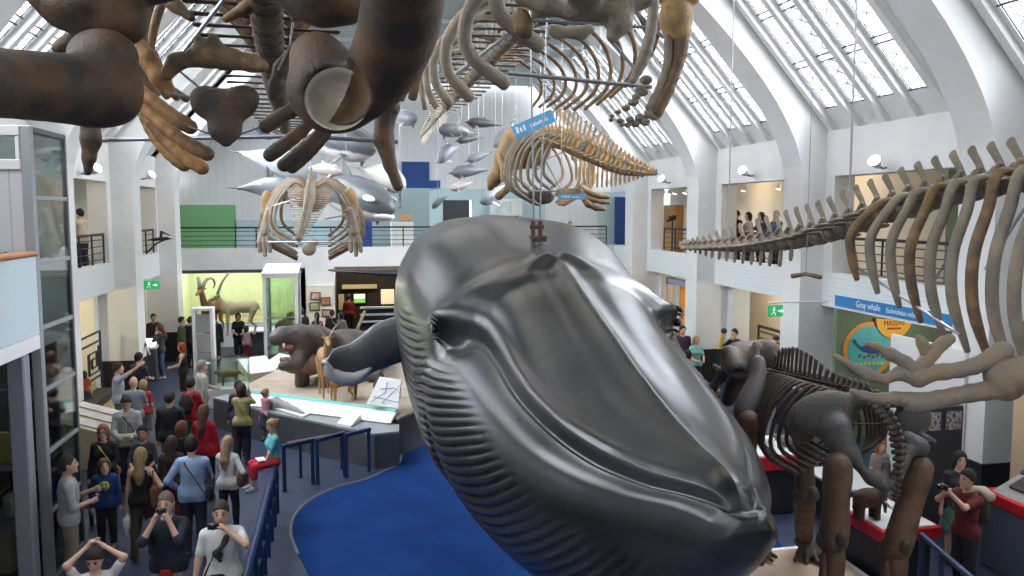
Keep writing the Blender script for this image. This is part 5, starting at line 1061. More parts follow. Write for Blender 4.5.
# exit signs, floodlights, levers
EXG = mat('exit_green', (.02, .30, .10), .4, emit=(.02, .45, .15), estr=.5)
def exit_sign(label, c, dx=.55, face=R_BACK):
    o = thing('exit_sign', label, 'sign', tuple(c)); c = np.asarray(c, float); B().bbox(c + P_(-dx / 2, 0, -.13), c + P_(dx / 2, .05, .13), .01).obj('board', EXG, o, True)
    m = mat('exit_white', (.8, .85, .8), .5, emit=(.8, .9, .8), estr=.5); b = B(); b.ell(c + P_(-.05, -.012, .07), (.022, .008, .022), nu=8, nv=6); b.tube([c + P_(-.05, -.01, .045), c + P_(-.06, -.01, -.02), c + P_(-.11, -.01, -.08)], .014, 5, .5); b.tube([c + P_(-.06, -.01, -.02), c + P_(-.02, -.01, -.05), c + P_(-.02, -.01, -.1)], .012, 5, .5); b.tube([c + P_(-.1, -.01, .02), c + P_(-.05, -.01, .035), c + P_(0, -.01, .0)], .010, 5, .5); b.obj('running_figure', m, o, True)
    B().prism([c + P_(.05, -.004, -.02), c + P_(.12, -.004, -.02), c + P_(.12, -.004, -.05), c + P_(.19, -.004, 0), c + P_(.12, -.004, .05), c + P_(.12, -.004, .02), c + P_(.05, -.004, .02)], (0, 0, 0), (0, -.006, 0)).obj('arrow', m, o, True)
    return o
q = onY(776, 311, 17.2); e = exit_sign('green running-man exit sign on a bracket beside the right column', q, .36); B().bbox(q + P_(-.22, .0, .17), q + P_(XR + .06 - q[0], .04, .21), .01).obj('bracket', WHITE, e, True); B().box(q + P_(-.02, 0.01, .13), q + P_(.02, .04, .2)).obj('hanger', WHITE, e, True)
q = onY(151, 285, 25.6); e = exit_sign('green running-man exit sign under the left gallery', q, .5); B().box((XL - .1, q[1] + .01, q[2] + .13), (q[0] + .03, q[1] + .04, q[2] + .17)).obj('hanger', WHITE, e, True)
FL = mat('floodlight_face', (1, 1, 1), .3, emit=(1, .93, 1), estr=9)
def flood(label, c, sx):
    c = np.asarray(c, float); o = thing('floodlight', label, 'floodlight', tuple(c), 0, 'floodlights on the side walls')
    d = np.array([-sx * .75, -.45, .5]); d /= np.linalg.norm(d); B().tube([c - d * .12, c, c + d * .10], [.06, .10, .13], 14).obj('housing', WHITE, o, True); B().tube([c + d * .101, c + d * .11], [.12, .12], 14).obj('lamp_face', FL, o, True)
    B().tube([c - d * .1, c + P_(sx * .24, .12, -.10), c + P_(sx * .34, .14, -.08)], .025, 6).obj('bracket', GREYM, o, True); return o
for x, y, lab in ((876, 163, 'on the right wall above the grey ribs'), (744, 172, 'on the right wall above the gallery group'), (663, 180, 'on the far right wall by the amber tail')): q = onX(x, y, XR - .35); flood('bright white floodlight ' + lab, q, 1); spot('flood_beam', tuple(q + P_(-.3, -.2, .2)), (q[0] - 5, q[1] - 3, q[2] + 4), 60, (1, .95, 1), 90)
for x, y, lab in ((95, 170, 'on the left wall beside the tower top'), (150, 176, 'on the left wall over the hanging bird')): flood('bright white floodlight ' + lab, onX(x, y, XL + .35), -1)
YELP = mat('yellow_pole', (.60, .38, .04), .45)
def lever(label, base, top, D):
    o = thing('pole_handle', label, 'pole', tuple(onZ(*base, 0) if False else dep(*base, D)), 0, 'yellow listening poles'); B().tube([dep(*base, D), dep(*top, D)], [.055, .055], 8).obj('pole', YELP, o, True); B().tube([dep(*base, D), dep(*base, D) * np.array([1, 1, 0])], [.05, .06], 8).obj('post', BLACK, o, True); B().ell(dep(*top, D), (.085, .085, .085)).obj('knob', mat('dark_knob', (.05, .03, .02), .4), o, True, smooth=True)
    return o
lever('yellow pole with dark knob rising behind the raised arm at left', (113, 366), (103.5, 348), 26.0); lever('yellow pole with dark knob left of the chin-resting man', (719, 349), (724, 331), 22.0); lever('yellow pole with dark knob behind the elephant skull', (771, 352), (776, 338), 21.0)
# small bird of prey on a branch at the left gallery
o = thing('mounted_bird', 'small black mounted bird with raised wings perched off the left gallery', 'bird', tuple(onX(160, 238, XL + .35)), 0)
q = onX(161, 239.5, XL + .35); s = SDF(.03); s.rc(q + P_(-.25, 0, 0), q + P_(.18, 0, .03), .05, .06).rc(q + P_(.18, 0, .03), q + P_(.36, 0, .02), .04, .012).rc(q + P_(0, .0, .05), q + P_(.02, 0, .25), .05, .04).rc(q + P_(.02, 0, .25), q + P_(.3, .05, .12), .035, .015).rc(q + P_(-.2, 0, 0), q + P_(-.42, 0, -.02), .03, .02); s.obj('body', BLACK, o, .015, True)
B().tube(catmull([q + P_(.1, 0, -.02), q + P_(-.15, 0, -.14), q + P_(-.38, .05, -.36), q + P_(-.5, .1, -.45)], 12), .03, 6).obj('branch', RAILM, o, True)
# ---------------------------------------------------------------- platform with the animals, showcases, barriers
DGREY = mat('dark_grey_laminate', (.075, .08, .088), .5, (.06, .064, .07), 2); MGREY = mat('mid_grey_top', (.27, .29, .31), .45)
SAND = mat('sandy_platform_top', (.50, .42, .34), .85, (.42, .34, .27), 3); TEAL = mat('teal_strip', (.06, .42, .36), .5); WBOARD = mat('white_laminate', (.80, .80, .78), .45)
o = thing('counter', 'long dark grey angled counter in front of the animal platform', 'counter', (-.5, 18, 0))
cp = [(-3.3, 20.6), (-1.75, 18.75), (.42, 16.56), (.92, 16.64), (.95, 17.2), (-2.3, 19.5), (-3.0, 20.9)]
B().prism([(x, y, 0) for x, y in cp], (0, 0, 0), (0, 0, .69)).obj('body', DGREY, o, True); B().prism([(x, y, .69) for x, y in cp], (0, 0, 0), (0, 0, .045)).obj('top', MGREY, o, True)
pl = thing('animal_platform', 'sandy topped platform carrying the hippo and antelopes', 'platform', (0, 21, 0))
pp = [(-2.3, 19.95), (.95, 17.3), (1.6, 18.2), (2.2, 22.5), (1.0, 25.0), (-1.6, 24.6), (-2.6, 21.5)]
B().prism([(x, y, 0) for x, y in pp], (0, 0, 0), (0, 0, .80)).obj('base', DGREY, pl, True); B().prism([(x, y, .80) for x, y in pp], (0, 0, 0), (0, 0, .05)).obj('top', SAND, pl, True)
L0 = [P_(-2.35, 19.48, .74), P_(.78, 17.2, .74)]; L1 = [P_(-2.3, 19.98, .97), P_(.95, 17.42, .97)]
bd = thing('info_board', 'long sloping white information board with a teal strip', 'board', (-.8, 18.6, .75))
B().prism([L0[0], L0[1], L1[1], L1[0]], (0, 0, 0), (-.02, -.02, .03)).obj('panel', WBOARD, bd, True)
k = .8; M0 = [L0[i] + (L1[i] - L0[i]) * k for i in (0, 1)]; B().prism([M0[0], M0[1], L1[1], L1[0]], (-.022, -.022, .031), (-.026, -.026, .042)).obj('teal_strip', TEAL, bd, True)
for f in (.52, .78): a = L0[0] + (L0[1] - L0[0]) * f; b_ = M0[0] + (M0[1] - M0[0]) * f; B().tube([a + P_(-.02, -.02, .035), b_ + P_(-.02, -.02, .035)], .008, 4).obj('joint_line', MGREY, bd, True)
fb = thing('touch_board', 'white sheet carrying the grey crocodile-like touch model', 'board', tuple(onZ(285, 408, .76)))
q = [onZ(x, y, .745) for x, y in ((246, 400), (303, 418), (324, 407), (270, 396))]; B().prism(q, (0, 0, 0), (0, 0, .03)).obj('sheet', WBOARD, fb, True)
s = SDF(.04); ps = [onZ(268, 403, .85), onZ(276, 403, .87), onZ(286, 406, .83), onZ(296, 410, .80), onZ(303, 413, .79)]; s.chain(ps, [.10, .13, .09, .06, .04]); tag(s.obj('touch_model', mat('grey_touch_model', (.30, .29, .28), .5, (.22, .21, .2), 8, bump=.3), None, .018), 'grey tapering touch model lying on the white sheet', 'model')
lc = thing('label_block', 'small white wedge-shaped label on the grey counter', 'label', tuple(onZ(348, 424, .735)))
q = [onZ(x, y, .735) for x, y in ((337, 425), (351, 428), (361, 421), (347, 418))]; V = q + [q[0] + P_(0, 0, .04), q[1] + P_(0, 0, .04), q[2] + P_(0, 0, .15), q[3] + P_(0, 0, .15)]; B().add(V, [(3, 2, 1, 0), (4, 5, 6, 7), (0, 1, 5, 4), (1, 2, 6, 5), (2, 3, 7, 6), (3, 0, 4, 7)]).obj('wedge', WBOARD, lc, True)
sb = thing('map_board', 'slanted white board with a faint line drawing at the platform corner', 'board', tuple(onY(383, 400, 17.9)))
q = [onY(366, 404, 17.6), onY(398, 408, 17.5), onY(401, 381, 18.0), onY(379, 378, 18.1)]; B().prism(q, (0, .0, 0), (.02, .05, .02)).obj('panel', WBOARD, sb, True)
qq = lambda u, v: q[0] + (q[1] - q[0]) * u + (q[3] - q[0]) * v + P_(0, -.015, .005)
for pts in ([(.1, .1), (.4, .5), (.3, .9)], [(.2, .6), (.6, .7), (.9, .5)], [(.45, .1), (.6, .5), (.8, .95)], [(.1, .3), (.5, .25), (.95, .2)]): B().tube([qq(*w) for w in pts], .007, 4).obj('drawn_line', mat('drawing_blue', (.35, .40, .6), .6), sb, True)
s = SDF(.03); c = onZ(395, 398, .86); s.rc(c + P_(-.10, 0, .20), c + P_(.10, 0, .20), .05).rc(c + P_(.10, 0, .22), c + P_(.13, 0, .34), .035, .03); [s.rc(c + P_(x, y, .17), c + P_(x * 1.1, y, .0), .025, .016) for x in (-.1, .1) for y in (-.03, .03)]; tag(s.obj('dik_dik_model', mat('orange_fur', (.45, .23, .07), .8), None, .014), 'tiny orange animal standing at the platform corner by the flank', 'animal')
# animals ------------------------------------------------------------------------------------------------
HIPPO = mat('hippo_hide', (.070, .058, .055), .45, (.125, .095, .085), 3, bump=.35, bscale=18); PINK = mat('hippo_pink', (.40, .19, .14), .5, (.30, .14, .10), 4)
hp = thing('hippopotamus', 'brown hippopotamus model with its mouth wide open', 'hippopotamus', tuple(onZ(318, 386, .85)))
dh = lambda x, y, D: dep(x, y, D)
s = SDF(.22); s.ell(dh(346, 352, 22.2), (.95, .85, .62)).ell(dh(318, 350, 21.4), (.60, .65, .62)).ell(dh(374, 350, 23.2), (.7, .7, .58))
s.rc(dh(312, 343, 21.0), dh(298, 340, 20.6), .46, .36); s.rc(dh(299, 336, 20.5), dh(282, 337, 20.2), .27, .20).rc(dh(282, 336, 20.2), dh(275, 338, 20.0), .20, .16); s.rc(dh(302, 352, 20.6), dh(294, 365, 20.1), .22, .17); s.rc(dh(294, 365, 20.1), dh(283, 366, 19.8), .15, .12)
for x, y in ((302, 386), (326, 386.5)): f = onZ(x, y, .85); s.rc(f + P_(.05, .15, .72), f + P_(0, 0, .16), .24, .17, .12); s.rc(f + P_(0, 0, .10), f + P_(-.03, -.08, .08), .19, .14, .06)
for x, y in ((352, 382), (372, 382)): f = onZ(x, y, .85); s.rc(f + P_(0, .2, .7), f + P_(0, 0, .14), .24, .17, .12)
for dx in (-.16, .16): s.ell(dh(303, 328, 20.8) + P_(dx, 0, .0), (.06, .04, .09), k=.03)
for dx in (-.12, .14): s.ell(dh(289, 332, 20.2) + P_(dx, 0, 0), (.07, .07, .07), k=.04)
s.cut(P_(0, 0, .85), (0, 0, -1)); s.sub(dh(281, 352, 19.9), (.30, .35, .16)); s.obj('body', HIPPO, hp, .035, True)
s = SDF(.05); s.ell(dh(287, 347, 20.25), (.2, .2, .12)).ell(dh(287, 360, 20.15), (.17, .2, .08)).rc(dh(295, 350, 20.4), dh(295, 358, 20.4), .14, .13); s.obj('mouth_lining', PINK, hp, .025, True)
for x, y, a in ((281, 361, 1), (290, 361, 1), (284, 344, -1)): B().tube([dh(x, y, 19.95), dh(x - .4, y - 2.6 * a, 19.9), dh(x, y - 5 * a, 19.9)], [.035, .03, .01], 7).obj('tusk', B_PALE, hp, True, smooth=True)
s = SDF(.06); s.ell(dh(309, 364, 20.65), (.34, .2, .30)); s.obj('chest', mat('hippo_chest', (.30, .16, .12), .5, (.2, .12, .1), 4), hp, .03, True)
DEERM = mat('deer_fur', (.42, .27, .12), .8, (.34, .2, .09), 5); ANT = mat('antler', (.42, .36, .27), .6)
def hoofed(name, label, cat, px, D, m, scale, yaw, neck_up=.55, zf=.85, horns=None, leglen=.62):
    """standing hoofed animal: deep chest, neck, head, jointed legs; faces local +Y"""
    p = onZ(*px, zf); o = thing(name, label, cat, tuple(p), yaw); s = SDF(.07); a = scale; L = leglen
    s.ell(P_(0, .25, L + .20) * a, P_(.16, .28, .21) * a).ell(P_(0, -.15, L + .22) * a, P_(.15, .3, .18) * a).ell(P_(0, -.38, L + .22) * a, P_(.15, .18, .19) * a)
    s.rc(P_(0, .42, L + .28) * a, P_(0, .58, L + .28 + neck_up) * a, .11 * a, .075 * a); hd = P_(0, .60, L + .34 + neck_up) * a
    s.rc(hd, hd + P_(0, .24, -.10) * a, .075 * a, .04 * a, .03); [s.rc(hd + P_(sx * .06, -.02, .03) * a, hd + P_(sx * .17, -.05, .07) * a, .03 * a, .012 * a, .02) for sx in (-1, 1)]
    for sx in (-1, 1):
        s.rc(P_(sx * .09, .33, L + .1) * a, P_(sx * .09, .34, L * .48) * a, .07 * a, .036 * a, .04).rc(P_(sx * .09, .34, L * .48) * a, P_(sx * .09, .34, .04) * a, .034 * a, .024 * a, .02).rc(P_(sx * .09, .34, .03) * a, P_(sx * .09, .38, .025) * a, .03 * a, .024 * a, .01)
        s.rc(P_(sx * .09, -.40, L + .12) * a, P_(sx * .10, -.30, L * .68) * a, .10 * a, .05 * a, .04).rc(P_(sx * .10, -.30, L * .68) * a, P_(sx * .10, -.46, L * .42) * a, .045 * a, .03 * a, .02).rc(P_(sx * .10, -.46, L * .42) * a, P_(sx * .10, -.42, .04) * a, .028 * a, .022 * a, .02).rc(P_(sx * .10, -.42, .03) * a, P_(sx * .10, -.38, .025) * a, .03 * a, .024 * a, .01)
    s.rc(P_(0, -.55, L + .27) * a, P_(0, -.60, L + .08) * a, .03 * a, .02 * a, .02); Vv, Fc = s.mesh(.018 * max(a, .8)); mesh_obj('body', Vv, Fc, m, o, False, smooth=True)
    if horns:
        for sx in (-1, 1):
            for pts, r in horns: B().tube(catmull([hd + np.array([sx * x, y, z]) * a for x, y, z in pts], 14), np.linspace(r, r * .35, 14) * a, 7).obj('horn', ANT, o, smooth=True)
    for sx in (-1, 1): B().ell(hd + P_(sx * .065, .06, .01) * a, P_(.012, .018, .018) * a).obj('eye', BLACK, o)
    return o
hoofed('spotted_deer', 'slim tan deer with tall branching antlers facing us before the hippo', 'deer', (326, 397), 19.7, DEERM, 1.0, math.radians(188), .40, horns=[([(.05, -.02, .05), (.14, -.05, .22), (.26, 0, .38), (.24, .05, .58)], .026), ([(.20, -.02, .30), (.10, .06, .42)], .018), ([(.08, -.02, .12), (.16, .08, .2)], .016)], leglen=.72)
hoofed('small_antelope', 'small orange antelope half hidden under the whale fin', 'antelope', (343, 402), 19, mat('orange_fur', (.45, .23, .07), .8), .55, math.radians(110), .3)
hoofed('wild_sheep', 'grey ram with curled pale horns behind the whale fin', 'ram', (366, 398), 19, mat('grey_fur', (.17, .15, .14), .85), .72, math.radians(100), .12, horns=[([(.05, 0, .06), (.14, -.14, .10), (.20, -.20, -.08), (.18, -.05, -.20), (.2, .08, -.12)], .05)], leglen=.5)
IBX = mat('sheep_fur', (.46, .34, .20), .85, (.36, .25, .13), 4)
hoofed('horned_sheep', 'brown horned sheep on the left of the lit diorama', 'sheep', (213, 334), 34, mat('brown_sheep_fur', (.30, .17, .07), .85), 1.15, math.radians(160), .42, zf=.95, horns=[([(.04, 0, .08), (.12, -.1, .3), (.22, -.25, .34), (.26, -.34, .18), (.22, -.3, .05)], .06)])
hoofed('pale_goat', 'pale cream goat on the right of the lit diorama', 'goat', (240, 335), 34, mat('pale_goat_fur', (.55, .45, .28), .85), 1.15, math.radians(100), .22, zf=.95, horns=[([(.04, 0, .08), (.1, -.15, .45), (.2, -.35, .7)], .045)])
# tall glass case, white blocks, small glass case, white stand
tc = thing('tall_glass_case', 'tall white-framed glass case beside the lit diorama', 'showcase', (-2.3, 28.3, 0))
x0, x1, y0, y1, zt = -2.75, -1.75, 27.7, 29.4, 3.05
for x in (x0, x1):
    for y in (y0, y1): B().bbox((x - .05, y - .05, 0), (x + .05, y + .05, zt), .01).obj('post', WHITE, tc, True)
for y in (y0, y1): B().bbox((x0 - .06, y - .06, zt), (x1 + .06, y + .06, zt + .12), .01).obj('top_rail', WHITE, tc, True)
B().prism([(x0 - .08, y0 - .08, zt + .1), (x1 + .08, y0 - .08, zt + .1), (x1 + .08, y1, zt + .3), (x0 - .08, y1, zt + .3)], (0, 0, 0), (0, 0, .06)).obj('sloping_lid', WHITE, tc, True)
B().box((x0, y0 - .01, .1), (x1, y0 + .005, zt)).obj('glass_pane', glass('green_glass', (.80, .92, .86), .15), tc, True); B().box((x1 - .005, y0, .1), (x1 + .01, y1, zt)).obj('glass_pane', glass('green_glass'), tc, True); B().box((x0 - .01, y0, .1), (x0 + .005, y1, zt)).obj('glass_pane', glass('green_glass'), tc, True)
B().bbox((x0, y0, 1.72), (x1, y0 + .05, 1.77), .01).obj('cross_rail', WHITE, tc, True); B().bbox((x0, y0 + .02, 0), (x1, y1, .55), .01).obj('base', MGREY, tc, True)
s = SDF(.08); c = P_(-2.15, 28.3, 1.35); s.ell(c, (.35, .3, .28)).rc(c, c + P_(.2, -.2, .4), .16, .13).rc(c + P_(.2, -.2, .4), c + P_(.3, -.35, .35), .12, .08); s.rc(c, c + P_(-.2, 0, -.8), .1, .06).rc(c, c + P_(.2, 0, -.8), .1, .06); tag(s.obj('mounted_cat', mat('tawny_fur', (.45, .32, .12), .85, (.35, .22, .08), 4), None, .03), 'tawny mounted animal inside the tall glass case', 'animal')
def wedge(label, px, w, d, h0, h1, z0=0, rz=0):
    p = onZ(*px, z0); o = thing('display_block', label, 'display block', tuple(p), rz, 'white display blocks'); V = [(-w, -d, 0), (w, -d, 0), (w, d, 0), (-w, d, 0), (-w, -d, h0), (w, -d, h0), (w, d, h1), (-w, d, h1)]; B().add(V, [(3, 2, 1, 0), (0, 1, 5, 4), (1, 2, 6, 5), (2, 3, 7, 6), (3, 0, 4, 7)]).obj('body', mat('warm_white_block', (.70, .62, .46), .5), o); B().add([(v[0], v[1], v[2]) for v in V[4:]] + [(v[0], v[1], v[2] + .02) for v in V[4:]], [(3, 2, 1, 0), (4, 5, 6, 7), (0, 1, 5, 4), (1, 2, 6, 5), (2, 3, 7, 6), (3, 0, 4, 7)]).obj('top', WBOARD, o); return o
wedge('cream display block with a white sloping top, left of the hippo', (258, 392), .42, .38, .62, .95, 0, .5); wedge('display block with grey-white top right under the hippo jaw', (276, 387), .38, .4, .55, .9, 0, -.9)
gc = thing('small_glass_case', 'small glass case with a stuffed animal on a grey base', 'showcase', tuple(onZ(230, 404, 0)), .2)
B().bbox((-.55, -.4, 0), (.55, .4, .52), .02).obj('base', WBOARD, gc); 
for f in (((-.5, -.36, .52), (.5, -.35, 1.28)), ((-.5, .35, .52), (.5, .36, 1.28)), ((-.51, -.35, .52), (-.5, .35, 1.28)), ((.5, -.35, .52), (.51, .35, 1.28)), ((-.5, -.35, 1.27), (.5, .35, 1.285))): B().box(*f).obj('glass_pane', GLASS, gc)
M4 = np.array(wmat(gc)); c = M4[:3, :3] @ P_(0, 0, .52) + M4[:3, 3]; s = SDF(.04); s.ell(c + P_(0, 0, .33), (.28, .10, .11)).rc(c + P_(-.26, 0, .34), c + P_(-.42, 0, .36), .06, .03); [s.rc(c + P_(x, y, .28), c + P_(x, y, .0), .035, .022) for x in (-.16, .18) for y in (-.05, .05)]; s.rc(c + P_(.26, 0, .36), c + P_(.42, 0, .22), .03, .012); tag(s.obj('stuffed_mammal', mat('stuffed_fur', (.22, .16, .09), .85, (.30, .24, .12), 8), None, .016), 'small brown stuffed animal inside the little glass case', 'animal')
ws = thing('tall_stand', 'tall narrow white stand with grey panels above the crowd', 'stand', tuple(onZ(204, 405, 0)))
h = onZ(204, 405, 0); b0, b1 = onY(193, 300, h[1])[0], onY(211, 300, h[1])[0]; zt2 = onY(200, 308, h[1])[2]
for x in (b0, b1): B().bbox((x - .04, h[1] - .05, 0), (x + .04, h[1] + .35, zt2), .01).obj('upright', WHITE, ws, True)
B().bbox((b0, h[1] - .05, zt2 - .08), (b1, h[1] + .35, zt2), .01).obj('top_bar', WHITE, ws, True)
for i in range(4): z0_ = .35 + i * (zt2 - .5) / 4; B().bbox((b0 + .05, h[1] + .1, z0_), (b1 - .05, h[1] + .14, z0_ + (zt2 - .5) / 4 - .03), .008).obj('panel', mat('stand_grey_panel', (.48, .49, .50), .5), ws, True)
dk = thing('interactive_desk', 'dark interactive desk with a glowing white top, left of the crowd', 'desk', (-5.55, 26.2, 0)); q = onZ(147, 344, 1.1)
B().bbox((q[0] - .35, q[1] - .4, 0), (q[0] + .35, q[1] + .4, 1.0), .03).obj('body', DGREY, dk, True); B().prism([(q[0] - .38, q[1] - .42, 1.0), (q[0] + .38, q[1] - .42, 1.0), (q[0] + .38, q[1] + .42, 1.18), (q[0] - .38, q[1] + .42, 1.18)], (0, 0, 0), (0, 0, .04)).obj('top', WBOARD, dk, True); B().prism([(q[0] - .28, q[1] - .3, 1.07), (q[0] + .28, q[1] - .3, 1.07), (q[0] + .28, q[1] + .3, 1.20), (q[0] - .28, q[1] + .3, 1.20)], (0, 0, .0), (0, 0, .02)).obj('screen', mat('glow_screen', (.8, .85, 1), .4, emit=(.85, .9, 1), estr=2.5), dk, True)
dd = thing('diorama_desk', 'white topped desk in front of the lit diorama', 'desk', tuple(onZ(258, 354, 0))); q = onZ(256, 354, 0); B().bbox(q + P_(-.6, -.3, 0), q + P_(.8, .4, .85), .02).obj('body', DGREY, dd, True); B().bbox(q + P_(-.8, -.45, .85), q + P_(.95, .5, .93), .02).obj('top', WBOARD, dd, True)
# navy barriers and the long hand rail
def barrier(label, a, b_, h=.86):
    a, b_ = np.array(a), np.array(b_); o = thing('barrier', label, 'barrier', tuple((a + b_) / 2), 0, 'navy barriers')
    for p in (a, b_): B().bbox(p + P_(-.035, -.035, 0), p + P_(.035, .035, h), .006).obj('post', NAVY, o, True)
    d = (b_ - a); n = np.linalg.norm(d); ang = math.atan2(d[1], d[0]); c = (a + b_) / 2 + P_(0, 0, h); B().box(c - P_(n / 2 + .035, .04, .035), c + P_(n / 2 + .035, .04, .035), rotz(ang)).obj('top_bar', NAVY, o, True)
barrier('navy square-tube barrier nearest the seated girl', (-1.27, 15.5, 0), (-.77, 15.85, 0)); barrier('middle navy square-tube barrier of the three', (-.68, 15.80, 0), (-.18, 16.25, 0)); barrier('navy square-tube barrier next to the grey counter end', (-.14, 16.1, 0), (.30, 16.42, 0))
bn = thing('bench_rail', 'low brown cushioned rail behind the navy barriers', 'rail', (-.9, 16.4, 0)); B().tube([onZ(287, 444, .72), onZ(343, 434, .72)], [.05, .05], 8).obj('cushion', mat('brown_leather', (.16, .10, .07), .5), bn, True)
for x, y in ((300, 442), (341, 434.5)): a = onZ(x, y, .72); B().tube([a, a * np.array([1, 1, 0])], .03, 6).obj('post', NAVY, bn, True)
hr = thing('hand_rail', 'long navy hand rail with posts running towards the camera', 'rail', (-1.3, 11.5, 0))
B().tube([(-1.31, 14.45, .98), (-1.28, 12, .98), (-1.25, 9.2, .98)], .05, 10).obj('handrail', NAVY, hr, True)
for i in range(9): y = 14.4 - .62 * i; x = -1.31 + .06 * i / 8; B().cyl((x, y, 0), (x, y, .96), .035, 8).obj('post', NAVY, hr, True); B().tube(catmull([(x, y, .70), (x + .02, y + .09, .62), (x, y, .5)], 8), .018, 6).obj('curl', NAVY, hr, True)
B().tube([(-1.31, 14.4, .5), (-1.25, 9.4, .5)], .02, 6).obj('bar', NAVY, hr, True)
# ---------------------------------------------------------------- right side: banner, sign, boards, showcases
BLUEB = mat('banner_blue', (.025, .22, .52), .5)
bn = thing('banner', 'blue banner lettered Gray whale on the right gallery front', 'banner', (XR - .02, 15, 3.06)); a, c = onX(835, 294, XR - .03), onX(957, 321, XR - .03); z0_, z1_ = 3.07, 3.31
B().box((XR - .03, c[1], z0_), (XR - .004, a[1], z1_)).obj('board', BLUEB, bn, True); text('lettering', 'Gray whale', .20, SIGNW, bn, (XR - .032, a[1] - .80, z0_ + .06), R_RIGHT, sx=.92); text('lettering', 'Eschrichtius robustus', .145, SIGNW, bn, (XR - .032, a[1] - 1.84, z0_ + .065), R_RIGHT, sx=.9)
SY = 16.75
gx0, gx1 = onY(836, 340, SY)[0], onY(952, 340, SY)[0]; struct('wall_green', B().box((gx0, SY, 0), (gx1, SY + .12, SLB - .01)), mat('sage_green_wall', (.16, .23, .15), .7))
cc = onY(868, 349, SY); R1_ = (onY(893, 349, SY)[0] - onY(843, 349, SY)[0]) / 2; ms = thing('round_sign', 'round orange-rimmed sign with a whale swimming in turquoise water', 'sign', tuple(cc))
def disc(c, r, d, n=40, a0=0, a1=2 * PI): return [(c[0] + r * math.cos(t), SY - d, c[2] + r * math.sin(t)) for t in np.linspace(a0, a1, n, endpoint=a1 < 6)]
B().prism(disc(cc, R1_, 0), (0, 0, 0), (0, -.04, 0)).obj('rim', mat('sign_orange', (.75, .33, .04), .5), ms, True); B().prism(disc(cc, R1_ * .84, .041), (0, 0, 0), (0, -.012, 0)).obj('water', mat('sign_turquoise', (.06, .40, .45), .5, (.10, .52, .55), 2), ms, True)
wl = lambda u, v: (cc[0] + u * R1_, SY - .056, cc[2] + v * R1_); BK = ((0, 0, 0), (0, -.01, 0))
B().prism([wl(*w) for w in ((-.6, .40), (-.5, .22), (-.35, .10), (0, .18), (.4, .12), (.62, -.02), (.55, -.14), (.1, -.17), (-.3, -.06), (-.48, .1), (-.62, .2), (-.72, .34))], *BK).obj('whale_shape', mat('sign_navy', (.03, .07, .22), .5), ms, True)
for i in range(6): B().prism([wl(-.45 + .18 * i + dx, -.28 - .05 * (i % 2) + dz) for dx, dz in ((0, 0), (.10, .0), (.14, .1), (.04, .12))], *BK).obj('crowd_figure', mat('sign_brown', (.2, .1, .05), .5), ms, True)
for i in range(7): B().prism(disc(wl(-.5 + .17 * i, -.52), .035, .056, 8), *BK).obj('yellow_dot', mat('sign_yellow', (.8, .55, .05), .5), ms, True)
mc = onY(894, 318, SY - .08); r2 = (onY(912, 318, SY)[0] - onY(876, 318, SY)[0]) / 2; m2 = thing('massive_sign', 'orange half-round sign lettered MASSIVE beside the round sign', 'sign', tuple(mc))
B().prism(disc(mc, r2, .06, 24, PI, 2 * PI - .001), (0, 0, 0), (0, -.04, 0)).obj('board', mat('sign_amber', (.80, .42, .04), .5), m2, True)
text('lettering', 'MASSIVE', .17, mat('sign_maroon', (.22, .02, .03), .5), m2, (mc[0], SY - .105, mc[2] - .17), R_BACK, 'CENTER', sx=.85); lt = B()
for i in range(7): lt.box((mc[0] - .17 + .05 * i, SY - .108, mc[2] - .26), (mc[0] - .135 + .05 * i, SY - .101, mc[2] - .215))
lt.obj('lettering', mat('sign_maroon', (.22, .02, .03), .5), m2, True)
wp = thing('white_screen', 'large white screen board behind the grey flipper bones', 'board', (10.2, 13, 0)); ya, yb = onX(892, 335, 10.2)[1], onX(968, 338, 10.2)[1]
B().bbox((10.17, yb, 0.0), (10.24, ya, 2.86), .015).obj('board', WBOARD, wp, True); B().bbox((10.1, ya - .1, 0), (10.35, ya, .06), .01).obj('foot', GREYM, wp, True); B().bbox((10.1, yb, 0), (10.35, yb + .1, .06), .01).obj('foot', GREYM, wp, True)
pb = thing('photo_board', 'dark board with two rows of black and white photographs', 'board', (9.9, 11.6, 0)); a, c = onY(923, 408, 11.5), onY(962, 448, 11.5)
B().bbox((a[0], 11.5, 0), (c[0], 11.58, a[2]), .01).obj('panel', mat('slate_board', (.035, .04, .055), .5), pb, True)
for i in range(2):
    w_ = (c[0] - a[0]) / 2; B().box((a[0] + w_ * i + .05, 11.485, a[2] - .38), (a[0] + w_ * (i + 1) - .05, 11.498, a[2] - .08)).obj('photograph', mat('photo_bw', (.55, .56, .58), .5, (.05, .05, .06), 18), pb, True)
tag(B().bbox((10.185, 6.3, 0), (10.235, 11.0, 2.95), .01).obj('backdrop', mat('tan_wall', (.62, .46, .30), .7)), 'tall tan backdrop board behind the red-edged wall showcase', 'board')
RED = mat('showcase_red', (.50, .012, .02), .4)
sc_ = thing('wall_showcase', 'red-edged sloping wall showcase with books and papers at right', 'showcase', (10, 8.5, 0)); ya, yb = 10.3, 6.4; xf = 9.05; zf = 1.12
B().bbox((xf + .05, yb, 0), (10.18, ya, zf - .1), .02).obj('base', mat('showcase_blue_grey', (.10, .12, .17), .5), sc_, True); B().bbox((xf, yb, zf - .14), (xf + .1, ya, zf + .02), .01).obj('red_edge', RED, sc_, True); B().bbox((xf + .1, ya - .1, zf - .14), (10.18, ya, zf + .02), .01).obj('red_edge', RED, sc_, True)
B().prism([(xf + .1, yb, zf - .1), (10.18, yb, zf - .1), (10.18, yb, zf + .50), (xf + .1, yb, zf)], (0, 0, 0), (0, ya - yb - .1, 0)).obj('sloping_bed', mat('bed_grey', (.30, .30, .30), .6), sc_, True)
